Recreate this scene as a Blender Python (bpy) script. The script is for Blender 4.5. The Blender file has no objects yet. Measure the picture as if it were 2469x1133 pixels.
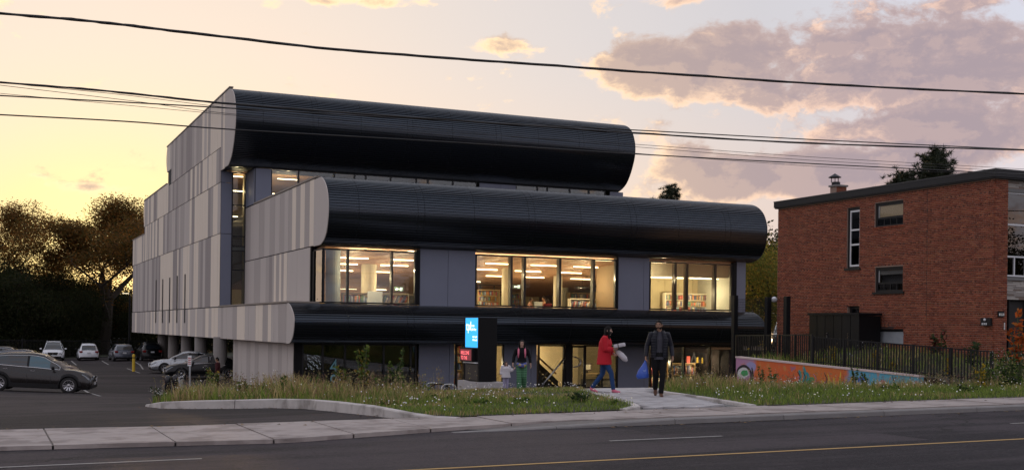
import bpy, bmesh, math, random
import numpy as np
from mathutils import Vector, Matrix, noise as mnoise
from mathutils.geometry import delaunay_2d_cdt, tessellate_polygon
random.seed(7); rng = np.random.default_rng(11)
S = bpy.context.scene; COL = S.collection
R = math.radians
# ------------------------------------------------------------------ camera
F, PX, PY, RHO, TH, CZ = 2848., 1234.5, 791., R(.7), R(24.1), 1.7
cd = bpy.data.cameras.new('camera'); cam = bpy.data.objects.new('camera', cd); COL.objects.link(cam)
S.camera = cam
cd.sensor_width = 36; cd.sensor_fit = 'HORIZONTAL'; cd.lens = F/2469*36
cd.shift_x = 0; cd.shift_y = (791-566.5)/2469
cd.clip_start = .3; cd.clip_end = 4000
cam.matrix_world = Matrix.Translation((0, 0, CZ)) @ Matrix.Rotation(-TH, 4, 'Z') @ Matrix.Rotation(R(90), 4, 'X') @ Matrix.Rotation(RHO, 4, 'Z')
def ray(u, v):
    x = (u-PX)/F; y = -(v-PY)/F
    a = x*math.cos(RHO)-y*math.sin(RHO); b = x*math.sin(RHO)+y*math.cos(RHO)
    return Vector((math.cos(TH)*a+math.sin(TH), -math.sin(TH)*a+math.cos(TH), b))
def P(u, v, ax, val):                       # the point of the place seen at a photo pixel, on a known plane
    r = ray(u, v); c = (0, 0, CZ); t = (val-c[ax])/r[ax]; return Vector(c)+r*t
def D(u, v, d):
    return Vector((0, 0, CZ))+ray(u, v)*d
# ------------------------------------------------------------------ node helpers
class NT:
    def __init__(s, tree): s.t = tree; s.n = tree.nodes; s.l = tree.links
    def new(s, typ, **kw):
        n = s.n.new(typ)
        for k, v in kw.items(): setattr(n, k, v)
        return n
    def put(s, sock, v):
        if v is None: return
        if hasattr(v, 'is_output') or isinstance(v, bpy.types.NodeSocket): s.l.new(v, sock)
        else:
            try: sock.default_value = v
            except Exception: sock.default_value = (*v, 1)
    def m(s, op, a, b=None, c=None, clamp=False):
        n = s.new('ShaderNodeMath', operation=op, use_clamp=clamp); s.put(n.inputs[0], a); s.put(n.inputs[1], b); s.put(n.inputs[2], c); return n.outputs[0]
    def vm(s, op, a, b=None):
        n = s.new('ShaderNodeVectorMath', operation=op); s.put(n.inputs[0], a)
        if b is not None: s.put(n.inputs[3 if op == 'SCALE' else 1], b)
        return n.outputs[1] if op in ('DOT_PRODUCT', 'LENGTH') else n.outputs[0]
    def mix(s, f, a, b, blend='MIX'):
        n = s.new('ShaderNodeMix', data_type='RGBA', blend_type=blend); s.put(n.inputs[0], f); s.put(n.inputs[6], a); s.put(n.inputs[7], b); return n.outputs[2]
    def ramp(s, f, stops, interp='LINEAR'):
        n = s.new('ShaderNodeValToRGB'); s.put(n.inputs[0], f); cr = n.color_ramp; cr.interpolation = interp
        while len(cr.elements) < len(stops): cr.elements.new(.5)
        for e, (p, c) in zip(cr.elements, stops): e.position = p; e.color = (*c, 1) if len(c) == 3 else c
        return n.outputs[0]
    def sstep(s, v, a, b):
        n = s.new('ShaderNodeMapRange', interpolation_type='SMOOTHSTEP'); s.put(n.inputs[0], v); n.inputs[1].default_value = a; n.inputs[2].default_value = b; return n.outputs[0]
    def noise(s, vec, scale, detail=4, rough=.55, out=0):
        n = s.new('ShaderNodeTexNoise'); s.put(n.inputs['Vector'], vec); n.inputs['Scale'].default_value = scale; n.inputs['Detail'].default_value = detail; n.inputs['Roughness'].default_value = rough; return n.outputs[out]
    def xyz(s, v):
        n = s.new('ShaderNodeSeparateXYZ'); s.put(n.inputs[0], v); return n.outputs
    def comb(s, x, y, z):
        n = s.new('ShaderNodeCombineXYZ')
        for i, q in enumerate((x, y, z)): s.put(n.inputs[i], q)
        return n.outputs[0]
# ------------------------------------------------------------------ world: dusk sky with clouds
SUN_DIR = ray(268, 650).normalized(); SUN_EL = math.asin(SUN_DIR.z); SUN_AZ = math.atan2(SUN_DIR.x, SUN_DIR.y)
W = bpy.data.worlds.new('World'); S.world = W; W.use_nodes = True
nt = NT(W.node_tree); nt.n.clear()
tc = nt.new('ShaderNodeTexCoord'); d = nt.vm('NORMALIZE', tc.outputs['Generated']); dx, dy, dz = nt.xyz(d)
az = nt.m('ARCTAN2', dx, dy); el = nt.m('ARCSINE', dz)
cosg = nt.vm('DOT_PRODUCT', d, tuple(SUN_DIR)); gam = nt.m('DIVIDE', nt.m('ARCCOSINE', nt.m('MINIMUM', cosg, .99999)), math.pi)
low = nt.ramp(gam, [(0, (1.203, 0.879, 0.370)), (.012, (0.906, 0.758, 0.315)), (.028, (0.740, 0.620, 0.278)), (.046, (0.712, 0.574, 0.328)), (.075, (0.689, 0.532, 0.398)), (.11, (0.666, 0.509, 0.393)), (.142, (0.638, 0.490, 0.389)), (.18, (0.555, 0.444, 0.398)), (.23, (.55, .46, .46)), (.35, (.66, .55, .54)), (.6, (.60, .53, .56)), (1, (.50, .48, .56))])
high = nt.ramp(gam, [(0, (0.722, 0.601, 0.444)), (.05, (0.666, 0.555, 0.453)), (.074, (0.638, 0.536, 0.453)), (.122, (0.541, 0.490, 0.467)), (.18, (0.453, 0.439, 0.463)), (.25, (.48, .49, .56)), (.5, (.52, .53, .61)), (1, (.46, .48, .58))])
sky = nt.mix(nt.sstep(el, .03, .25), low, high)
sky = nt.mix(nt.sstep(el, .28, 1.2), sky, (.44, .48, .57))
ns = nt.new('ShaderNodeTexSky', sky_type='NISHITA', sun_disc=False); ns.sun_elevation = SUN_EL; ns.sun_rotation = SUN_AZ
sky = nt.mix(.006, sky, ns.outputs[0], 'ADD')
LUMPS = [(1470, 168, 70, 26, .9), (1580, 140, 120, 45, 1.15), (1690, 115, 100, 42, 1.2), (1820, 165, 160, 55, 1.2), (1990, 150, 150, 45, 1.05), (2150, 165, 150, 62, 1.15), (2330, 115, 170, 75, 1.3), (2480, 150, 130, 80, 1.15), (1660, 225, 110, 28, .8), (1830, 250, 110, 30, .9), (2070, 235, 150, 32, .75), (1500, 200, 60, 20, .6),
         (2020, 318, 140, 30, .95), (2180, 312, 100, 34, 1.), (2400, 312, 150, 36, 1.), (2330, 372, 220, 34, .85), (1690, 395, 150, 34, .85), (1900, 415, 220, 36, .95), (2130, 400, 140, 32, .9), (1780, 455, 220, 30, .8), (2080, 455, 180, 26, .8),
         (1150, 115, 55, 24, .85), (1230, 108, 60, 22, .8), (1290, 120, 40, 14, .6), (650, 8, 60, 20, .8), (780, 2, 70, 10, .6), (930, 6, 110, 14, .7), (1610, 4, 70, 14, .7), (2380, 0, 160, 18, .6),
         (1105, 185, 45, 13, .55), (1225, 240, 30, 10, .5), (200, 448, 120, 9, .5), (330, 432, 50, 7, .45), (120, 425, 40, 6, .4)]
def cloud_density(vec):
    x, y, z = nt.xyz(vec); a = nt.m('ARCTAN2', x, y); e = nt.m('ARCSINE', nt.m('MINIMUM', z, .9999))
    wv = nt.comb(x, y, nt.m('MULTIPLY', z, 1.7)); wq = nt.vm('ADD', wv, nt.vm('SCALE', nt.vm('SUBTRACT', nt.noise(wv, 14, 3, .5, 1), (.5, .5, .5)), .035))
    n1 = nt.noise(wq, 15, 10, .64); n2 = nt.noise(wv, 3.1, 3, .5)
    tot = None
    for (u, v, su, sv, w) in LUMPS:
        r = ray(u, v).normalized(); a0 = math.atan2(r.x, r.y); e0 = math.asin(r.z)
        ka = nt.m('MULTIPLY', nt.m('SUBTRACT', a, a0), F/su); ke = nt.m('MULTIPLY', nt.m('SUBTRACT', e, e0), F/sv)
        g = nt.m('POWER', math.e, nt.m('MULTIPLY', nt.m('ADD', nt.m('MULTIPLY', ka, ka), nt.m('MULTIPLY', ke, ke)), -.8))
        tot = nt.m('MULTIPLY_ADD', g, w, 0 if tot is None else tot)
    tot = nt.m('MINIMUM', tot, 1.5)
    # the rest of the sky, out of frame, carries broken cloud of the same kind
    back = nt.m('MULTIPLY', nt.sstep(cosg, .75, .2), .55)
    s_ = nt.m('ADD', nt.m('MULTIPLY', n1, 3.2), nt.m('MULTIPLY', n2, nt.m('ADD', .15, back)))
    return nt.m('SUBTRACT', nt.m('ADD', s_, nt.m('MULTIPLY', tot, .72)), 2.04)
den = cloud_density(d)
offs = Vector(SUN_DIR)*.030+Vector((0, 0, -.006))
den2 = cloud_density(nt.vm('NORMALIZE', nt.vm('ADD', d, tuple(offs))))
alpha = nt.sstep(den, -.14, .30)
lit = nt.sstep(nt.m('SUBTRACT', den, den2), -.06, .28)
thick = nt.sstep(den, .05, .62)
shade = nt.mix(nt.sstep(gam, .09, .21), (.38, .285, .245), (.265, .215, .245))
litc = nt.mix(nt.sstep(gam, .09, .21), (.98, .70, .40), (.74, .50, .38))
cc = nt.mix(nt.m('MULTIPLY', nt.m('ADD', .25, nt.m('MULTIPLY', lit, .75)), nt.m('SUBTRACT', 1.0, nt.m('MULTIPLY', thick, .80))), shade, litc)
sky = nt.mix(nt.m('MULTIPLY', alpha, .95), sky, cc)
below = nt.sstep(el, .0, -.06)
sky = nt.mix(below, sky, (.06, .055, .055))
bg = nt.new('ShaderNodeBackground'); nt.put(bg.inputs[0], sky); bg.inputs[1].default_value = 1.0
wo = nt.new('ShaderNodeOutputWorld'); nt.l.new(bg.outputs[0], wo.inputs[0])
# ------------------------------------------------------------------ sun, exposure
sl = bpy.data.lights.new('sun', 'SUN'); sl.energy = 2.2; sl.angle = R(.6); sl.color = (1, .62, .30)
so = bpy.data.objects.new('sun', sl); COL.objects.link(so); so.rotation_euler = SUN_DIR.to_track_quat('Z', 'Y').to_euler(); so.location = (0, 60, 40)
vs = S.view_settings; vs.view_transform = 'Standard'; vs.look = 'None'; vs.exposure = .54; vs.gamma = 1; vs.use_curve_mapping = False
cy = S.cycles; cy.use_denoising = True; cy.max_bounces = 8; cy.diffuse_bounces = 3; cy.glossy_bounces = 4; cy.transparent_max_bounces = 24; cy.caustics_reflective = False; cy.caustics_refractive = False; cy.sample_clamp_indirect = 6
# ------------------------------------------------------------------ materials
MATS = {}
def mat(name, col, rough=.6, metal=0., var=.12, scale=3., bump=0., bscale=40., emit=None, spec=.5, coat=0., attr=None, trans=0., stretch=(1, 1, 1), col2=None):
    if name in MATS: return MATS[name]
    m = bpy.data.materials.new(name); m.use_nodes = True; t = NT(m.node_tree); b = t.n['Principled BSDF']
    co = t.new('ShaderNodeTexCoord').outputs['Object']
    if stretch != (1, 1, 1): co = t.vm('MULTIPLY', co, stretch)
    if attr:
        a = t.new('ShaderNodeAttribute', attribute_name=attr); base = a.outputs['Color']
    else: base = (*col, 1)
    if var > 0:
        nz = t.noise(co, scale, 6, .6); hi = t.m('MULTIPLY_ADD', nz, 2*var, 1-var)
        c = t.mix(1.0, base, t.comb(hi, hi, hi), 'MULTIPLY')
        if col2: c = t.mix(t.sstep(t.noise(co, scale*.37, 4, .6), .47, .62), c, col2)
        t.put(b.inputs['Base Color'], c)
        t.put(b.inputs['Roughness'], t.m('MULTIPLY_ADD', nz, .16, rough-.08, clamp=True))
    else: t.put(b.inputs['Base Color'], base); b.inputs['Roughness'].default_value = rough
    b.inputs['Metallic'].default_value = metal; b.inputs['Specular IOR Level'].default_value = spec
    if coat: b.inputs['Coat Weight'].default_value = coat; b.inputs['Coat Roughness'].default_value = .05
    if bump:
        bn = t.new('ShaderNodeBump'); bn.inputs['Strength'].default_value = bump; bn.inputs['Distance'].default_value = .02
        t.put(bn.inputs['Height'], t.noise(co, bscale, 5, .65)); t.l.new(bn.outputs[0], b.inputs['Normal'])
    if emit: b.inputs['Emission Color'].default_value = (*emit[0], 1); b.inputs['Emission Strength'].default_value = emit[1]
    if trans:
        tr = t.new('ShaderNodeBsdfTranslucent'); t.put(tr.inputs[0], base if attr else (*col, 1)); mx = t.new('ShaderNodeMixShader'); mx.inputs[0].default_value = trans
        t.l.new(b.outputs[0], mx.inputs[1]); t.l.new(tr.outputs[0], mx.inputs[2]); t.l.new(mx.outputs[0], t.n['Material Output'].inputs[0])
    MATS[name] = m; return m
def glass(name, tint=(.9, .95, .95), ior=1.55, rough=.0):
    if name in MATS: return MATS[name]
    m = bpy.data.materials.new(name); m.use_nodes = True; t = NT(m.node_tree); t.n.remove(t.n['Principled BSDF'])
    tr = t.new('ShaderNodeBsdfTransparent'); tr.inputs[0].default_value = (*tint, 1)
    gl = t.new('ShaderNodeBsdfGlossy'); gl.inputs['Roughness'].default_value = rough; gl.inputs[0].default_value = (1, 1, 1, 1)
    fr = t.new('ShaderNodeFresnel'); fr.inputs[0].default_value = ior
    mx = t.new('ShaderNodeMixShader'); t.l.new(fr.outputs[0], mx.inputs[0]); t.l.new(tr.outputs[0], mx.inputs[1]); t.l.new(gl.outputs[0], mx.inputs[2])
    t.l.new(mx.outputs[0], t.n['Material Output'].inputs[0]); MATS[name] = m; return m
# ------------------------------------------------------------------ mesh helpers
def link(name, me, mats, parent=None, smooth=False):
    for m_ in (mats if isinstance(mats, (list, tuple)) else [mats]): me.materials.append(m_)
    if smooth: me.polygons.foreach_set('use_smooth', [True]*len(me.polygons))
    o = bpy.data.objects.new(name, me); COL.objects.link(o)
    if parent is not None: o.parent = parent
    return o
ORG = {}
class MB:
    def __init__(s): s.v = []; s.f = []; s.mi = []; s.c = None
    def add(s, vs_, fs, mi=0):
        n = len(s.v); s.v += [tuple(q) for q in vs_]; s.f += [tuple(i+n for i in f) for f in fs]; s.mi += [mi]*len(fs); return s
    def box(s, x0, x1, y0, y1, z0, z1, mi=0):
        return s.add([(x0, y0, z0), (x1, y0, z0), (x1, y1, z0), (x0, y1, z0), (x0, y0, z1), (x1, y0, z1), (x1, y1, z1), (x0, y1, z1)],
                     [(0, 3, 2, 1), (4, 5, 6, 7), (0, 1, 5, 4), (1, 2, 6, 5), (2, 3, 7, 6), (3, 0, 4, 7)], mi)
    def poly(s, pts, mi=0): return s.add(pts, [tuple(range(len(pts)))], mi)
    def prism(s, pts, ax, lo, hi, mi=0):      # pts in the two other axes, extruded along ax
        def mk(p, h):
            q = [p[0], p[1]]; q.insert(ax, h); return tuple(q)
        n = len(pts); vs_ = [mk(p, lo) for p in pts]+[mk(p, hi) for p in pts]
        return s.add(vs_, [tuple(range(n-1, -1, -1)), tuple(range(n, 2*n))]+[(i, (i+1) % n, n+(i+1) % n, n+i) for i in range(n)], mi)
    def tube(s, path, r, n=8, mi=0, cap=True):
        path = [Vector(p) for p in path]; k = len(path); rs = r if isinstance(r, (list, tuple)) else [r]*k
        vs_ = []; prev = None
        for i, p in enumerate(path):
            t = (path[min(i+1, k-1)]-path[max(i-1, 0)]).normalized()
            if prev is None: prev = t.orthogonal().normalized()
            prev = (prev-t*prev.dot(t)).normalized(); b = t.cross(prev)
            for j in range(n):
                a = 2*math.pi*j/n; vs_.append(p+(prev*math.cos(a)+b*math.sin(a))*rs[i])
        fs = [(i*n+j, i*n+(j+1) % n, (i+1)*n+(j+1) % n, (i+1)*n+j) for i in range(k-1) for j in range(n)]
        if cap: fs += [tuple(range(n-1, -1, -1)), tuple((k-1)*n+j for j in range(n))]
        return s.add(vs_, fs, mi)
    def lathe(s, prof, c, n=16, mi=0, cap=True):
        vs_ = []; fs = []
        for (r, z) in prof:
            for j in range(n):
                a = 2*math.pi*j/n; vs_.append((c[0]+r*math.cos(a), c[1]+r*math.sin(a), c[2]+z))
        for i in range(len(prof)-1):
            for j in range(n): fs.append((i*n+j, i*n+(j+1) % n, (i+1)*n+(j+1) % n, (i+1)*n+j))
        if cap: fs.append(tuple(range(n-1, -1, -1))); fs.append(tuple((len(prof)-1)*n+j for j in range(n)))
        return s.add(vs_, fs, mi)
    def rot(s, M, start=0):
        for i in range(start, len(s.v)): s.v[i] = tuple(M @ Vector(s.v[i]))
        return s
    def mesh(s, name):
        me = bpy.data.meshes.new(name); me.from_pydata(s.v, [], s.f)
        if any(s.mi): me.polygons.foreach_set('material_index', s.mi)
        me.update(); return me
    def build(s, name, mats, parent=None, smooth=False, bevel=0., world=False):
        o = link(name, s.mesh(name), mats, parent, smooth)
        if world and parent is not None: o.location = -Vector(ORG[parent.name])
        if bevel:
            md = o.modifiers.new('bevel', 'BEVEL'); md.width = bevel; md.segments = 2; md.limit_method = 'ANGLE'
        return o
def wb(mb, name, mats, parent, **kw): return mb.build(name, mats, parent, world=True, **kw)
def thing(name, label, cat, loc=(0, 0, 0), rz=0, group=None):
    o = bpy.data.objects.new(name, None); COL.objects.link(o); o.location = loc; o.rotation_euler = (0, 0, rz); o.empty_display_size = .2
    o['label'] = label; o['category'] = cat
    if group: o['group'] = group
    ORG[o.name] = tuple(loc); return o
def wsub(o, parent):                          # sub-part of a world-coordinates part
    o.parent = parent; o.location = (0, 0, 0); return o
def tag(o, label, cat, group=None):
    o['label'] = label; o['category'] = cat
    if group: o['group'] = group
    return o
def struct(o): o['kind'] = 'structure'; return o
def stuff(o): o['kind'] = 'stuff'; return o
def np_mesh(name, verts, faces, cols=None):
    """verts (n,3), faces (m,k) arrays with equal k; cols per-vertex (n,3)"""
    me = bpy.data.meshes.new(name); verts = np.asarray(verts, np.float32); faces = np.asarray(faces, np.int32); m_, k = faces.shape
    me.vertices.add(len(verts)); me.vertices.foreach_set('co', verts.ravel())
    me.loops.add(m_*k); me.loops.foreach_set('vertex_index', faces.ravel())
    me.polygons.add(m_); me.polygons.foreach_set('loop_start', np.arange(0, m_*k, k, dtype=np.int32)); me.polygons.foreach_set('loop_total', np.full(m_, k, np.int32))
    if cols is not None:
        a = me.color_attributes.new('Col', 'FLOAT_COLOR', 'POINT'); c4 = np.ones((len(verts), 4), np.float32); c4[:, :3] = cols; a.data.foreach_set('color', c4.ravel())
    me.update(); me.validate(); return me
def copy_thing(o, parent=None):
    c = o.copy(); COL.objects.link(c)
    if parent is not None: c.parent = parent
    for ch in list(o.children): copy_thing(ch, c)
    return c
def text_mesh(txt, size, extrude=.004, align='LEFT', sx=1., spacing=.95):
    cu = bpy.data.curves.new('lettering', 'FONT'); cu.body = txt; cu.size = size; cu.extrude = extrude; cu.align_x = align; cu.space_line = spacing; cu.resolution_u = 3
    o = bpy.data.objects.new('lettering', cu); COL.objects.link(o); dg = bpy.context.evaluated_depsgraph_get(); dg.update()
    me = bpy.data.meshes.new_from_object(o.evaluated_get(dg)); bpy.data.objects.remove(o); bpy.data.curves.remove(cu)
    if sx != 1: me.transform(Matrix.Diagonal((sx, 1, 1, 1)))
    return me
# ------------------------------------------------------------------ terrain heights
def lerp_tab(tab, x):
    if x <= tab[0][0]: return tab[0][1]
    for (a, b), (c, e) in zip(tab, tab[1:]):
        if x <= c: return b+(e-b)*(x-a)/(c-a)
    return tab[-1][1]
def ss(a, b, x): t = min(1, max(0, (x-a)/(b-a))); return t*t*(3-2*t)
T_LOT = [(20.5, 0), (22, -.02), (25, -.12), (29, -.3), (35, -.55), (45, -.95), (56, -1.33), (65, -1.44), (117, -1.76), (130, -1.8), (400, -1.8)]
T_PATH = [(20.5, 0), (24, 0), (26, -.03), (30, -.2), (35, -.48), (45, -1.02), (54, -1.47), (56, -1.5), (400, -1.7)]
T_RIGHT = [(20.5, .0), (22.5, -.03), (25, -.22), (27, -.38), (31, -.62), (36, -.88), (44, -1.15), (54, -1.48), (400, -1.7)]
def wall_x(y): return 26.55+(38.4-y)*(28.85-26.55)/(38.4-30.9)      # line of the mural wall
def h(x, y, low=False):
    s_ = (.07+.0155*(x-11.84))*(1-ss(30, 52, y)) if x > -60 else -.6
    a = lerp_tab(T_LOT, y); b = lerp_tab(T_PATH, y); c = lerp_tab(T_RIGHT, y)
    w1 = ss(7, 13, x); w2 = ss(17, 24, x)
    z = a*(1-w1)+b*w1; z = z*(1-w2)+c*w2
    if x > 20 and y > 22:
        k = ss(0.05, .5, x-wall_x(y))*ss(23, 31, y)*(1-ss(38, 39.4, y))*(1-ss(28.5, 30.3, y) if low else 1)
        up = .05+.45*ss(29, 39, y)+.55*ss(28.5, 33, x)
        z = z*(1-k)+(s_*.0+up)*k if k > 0 else z
        return z+s_*(1-k)
    z -= .13*ss(8.5, 10.5, x)*(1-ss(12.6, 13.6, x))*ss(22.5, 27, y)*(1-ss(40, 46, y))
    z += .045*min(6, max(-2.5, 3.4-x))*ss(42, 50, y)*(1-ss(66, 80, y))
    return z+s_
def h_low(x, y): return h(x, y, True)
def sheet(name, outline, mats, dz=0., step=1., parent=None, fn=None, holes=None):
    fn = fn or h
    xs = [p[0] for p in outline]; ys = [p[1] for p in outline]
    pts = []; n0 = 0
    dense = []
    for (a, b) in zip(outline, outline[1:]+outline[:1]):
        k = max(1, int(math.hypot(b[0]-a[0], b[1]-a[1])/step))
        dense += [(a[0]+(b[0]-a[0])*i/k, a[1]+(b[1]-a[1])*i/k) for i in range(k)]
    pts = [Vector(p) for p in dense]; n0 = len(pts); edges = [(i, (i+1) % n0) for i in range(n0)]
    gx = np.arange(min(xs)+step*.5, max(xs), step); gy = np.arange(min(ys)+step*.5, max(ys), step)
    def inside(x, y):
        c = False; j = len(outline)-1
        for i in range(len(outline)):
            xi, yi = outline[i]; xj, yj = outline[j]
            if (yi > y) != (yj > y) and x < (xj-xi)*(y-yi)/(yj-yi)+xi: c = not c
            j = i
        return c
    for x in gx:
        for y in gy:
            if inside(x, y): pts.append(Vector((x, y)))
    r = delaunay_2d_cdt(pts, edges, [], 1, .001)
    me = bpy.data.meshes.new(name); me.from_pydata([(p.x, p.y, fn(p.x, p.y)+dz) for p in r[0]], [], [tuple(f) for f in r[2]]); me.update()
    bm = bmesh.new(); bm.from_mesh(me); bmesh.ops.recalc_face_normals(bm, faces=bm.faces)
    if sum(f.normal.z for f in bm.faces) < 0: bmesh.ops.reverse_faces(bm, faces=bm.faces)
    bm.to_mesh(me); bm.free()
    return link(name, me, mats, parent, True)
def G(u, v, dz=0.):                           # where a photo pixel meets the ground
    r = ray(u, v); t = 8.
    while t < 160:
        p = Vector((0, 0, CZ))+r*t
        if p.z < h(p.x, p.y)+dz: return p
        t += .02
    return p
# ------------------------------------------------------------------ ground
def rl(y0, x, k=-.04): return y0+k*x
M_soil = mat('soil', (.05, .045, .03), .95, var=.3, scale=.8, bump=.5, bscale=8)
M_gnd = mat('distant_turf', (.03, .036, .017), .95, var=.3, scale=.15, bump=.4, bscale=3)
def asphalt(name, col, light, rough=.72):
    m = bpy.data.materials.new(name); m.use_nodes = True; t = NT(m.node_tree); b = t.n['Principled BSDF']
    co = t.new('ShaderNodeTexCoord').outputs['Object']; x, y, z = t.xyz(co)
    big = t.noise(co, .22, 5, .6); st = t.noise(t.comb(t.m('MULTIPLY', x, .08), y, z), .9, 4, .6)
    gr = t.noise(co, 55, 3, .7); mid = t.noise(co, 3.2, 5, .65)
    lanes = t.noise(t.comb(t.m('MULTIPLY', x, .02), t.m('MULTIPLY', y, 1.0), z), 1.5, 3, .55); fleck = t.noise(co, 21, 4, .75)
    vp = t.new('ShaderNodeTexVoronoi', feature='F1', distance='CHEBYCHEV'); t.put(vp.inputs['Vector'], t.comb(t.m('MULTIPLY', x, .12), t.m('MULTIPLY', y, .34), 0)); vp.inputs['Scale'].default_value = 1.0; patch = t.xyz(vp.outputs['Color'])[0]
    f = t.m('ADD', t.m('MULTIPLY', big, .34), t.m('ADD', t.m('MULTIPLY', st, .30), t.m('ADD', t.m('MULTIPLY', mid, .28), t.m('MULTIPLY', lanes, .34))))
    f = t.m('ADD', f, t.m('MULTIPLY', t.m('SUBTRACT', patch, .5), .16))
    c = t.mix(t.sstep(f, .545, .715), col, light)
    c = t.mix(t.m('MULTIPLY', t.sstep(fleck, .52, .72), .55), c, (light[0]*1.9, light[1]*1.85, light[2]*1.8))
    c = t.mix(t.m('MULTIPLY', t.sstep(fleck, .48, .30), .65), c, (col[0]*.45, col[1]*.45, col[2]*.45))
    c = t.mix(t.m('MULTIPLY', t.sstep(gr, .55, .75), .5), c, (light[0]*1.6, light[1]*1.6, light[2]*1.55))
    # oily darker drips and old stains
    c = t.mix(t.m('MULTIPLY', t.sstep(t.noise(t.comb(t.m('MULTIPLY', x, .35), y, z), 1.1, 4, .7), .60, .72), .6), c, (col[0]*.55, col[1]*.52, col[2]*.52))
    # fine cracks: thin lines of a voronoi edge field, warped
    wv = t.vm('ADD', co, t.vm('SCALE', t.noise(co, 1.3, 4, .6, 1), 1.1))
    vo = t.new('ShaderNodeTexVoronoi', feature='DISTANCE_TO_EDGE'); t.put(vo.inputs['Vector'], wv); vo.inputs['Scale'].default_value = .19
    ck = t.m('MULTIPLY', t.m('LESS_THAN', vo.outputs['Distance'], .0055), t.sstep(t.noise(co, .12, 2), .46, .5))
    c = t.mix(t.m('MULTIPLY', ck, .8), c, (.012, .011, .011))
    t.put(b.inputs['Base Color'], c); t.put(b.inputs['Roughness'], t.m('MULTIPLY_ADD', mid, .25, rough-.12))
    bp = t.new('ShaderNodeBump'); bp.inputs['Strength'].default_value = .6; bp.inputs['Distance'].default_value = .012; t.put(bp.inputs['Height'], gr); t.l.new(bp.outputs[0], b.inputs['Normal'])
    b.inputs['Specular IOR Level'].default_value = .12
    MATS[name] = m; return m
M_road = asphalt('road_asphalt', (.0130, .0108, .0135), (.050, .041, .046)); M_lot = asphalt('lot_asphalt', (.0125, .0100, .0110), (.043, .0345, .0365))
M_conc = mat('pavement_concrete', (.37, .325, .305), .85, spec=.2, var=.28, scale=3.1, bump=.5, bscale=45, col2=(.25, .215, .20))
M_kerb = mat('kerb_concrete', (.52, .49, .465), .85, spec=.2, var=.22, scale=2.6, bump=.6, bscale=30, col2=(.30, .275, .255))
M_oldk = mat('old_kerb_concrete', (.20, .19, .185), .9, var=.3, scale=3, bump=.6, bscale=25)
M_white = mat('worn_white_paint', (.27, .26, .25), .8, var=.45, scale=9); M_yel = mat('yellow_road_paint', (.40, .25, .085), .8, var=.3, scale=5)
# one far sheet to the horizon, with the near site cut into it as finer sheets above
def far_h(x, y): return -2.3+(.0 if y < 200 else 0)
me = bpy.data.meshes.new('ground'); me.from_pydata([(-1500, -1500, -2.4), (1500, -1500, -2.4), (1500, 2500, -2.4), (-1500, 2500, -2.4)], [], [(0, 1, 2, 3)]); struct(link('ground', me, M_gnd))
struct(sheet('terrain', [(-70, 20.6), (60, 18.4), (75, 60), (75, 190), (-90, 190), (-90, 60)], M_gnd, dz=-.22, step=2.2, fn=h_low))
struct(sheet('bank_across_street', [(-80, -60), (90, -60), (90, 4.5-.04*90), (-80, 4.5+3.2)], M_gnd, dz=-.04, step=8, fn=lambda x, y: .07+.0155*(x-11.84)))
rz_ = lambda x, y: .07+.0155*(x-11.84)-.02+(.0 if y > 14 else 0)
road = struct(sheet('road', [(-70, 7.3), (80, 1.3), (80, 18.27-.03*80), (9.2, 18.3), (7.6, 18.7), (6.9, 18.6), (5.4, 18.15), (4.2, 17.9), (1.5, 18.35), (-70, 18.5+.04*70)], M_road, step=1.6, fn=rz_))
lot = struct(sheet('parking_lot', [(-65, 23.3), (-20, 21.5), (.3, 20.9), (7.6, 20.2), (8.1, 20.6), (9.3, 30), (13.9, 49), (13.9, 57.5), (40, 57.5), (40, 124), (-65, 124)], M_lot, dz=-.03, step=1.1))
def strip(name, pts, wdt, m, dz, fn, parent=None):
    mb = MB(); L = []
    for i, p in enumerate(pts):
        q = pts[min(i+1, len(pts)-1)]; o = pts[max(i-1, 0)]; tx, ty = q[0]-o[0], q[1]-o[1]; n = math.hypot(tx, ty); nx, ny = -ty/n*wdt/2, tx/n*wdt/2
        L += [(p[0]+nx, p[1]+ny, fn(p[0]+nx, p[1]+ny)+dz), (p[0]-nx, p[1]-ny, fn(p[0]-nx, p[1]-ny)+dz)]
    mb.add(L, [(2*i, 2*i+1, 2*i+3, 2*i+2) for i in range(len(pts)-1)]); return mb.build(name, m, parent)
def seg(a, b, n): return [(a[0]+(b[0]-a[0])*i/n, a[1]+(b[1]-a[1])*i/n) for i in range(n+1)]
strip('centre_line', seg((-60, 13.8+2.4), (70, 13.8-.036*70), 60), .10, M_yel, .006, rz_, road)
for k, (a, b) in enumerate([(-9.4, -4.6), (-2.6, 2.68), (8.72, 10.7), (16.6, 20), (-17, -12), (25, 30)]):
    strip('lane_line', seg((a, 16.2-.045*a), (b, 16.2-.045*b), 6), .09, M_white, .006, rz_, road)
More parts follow.
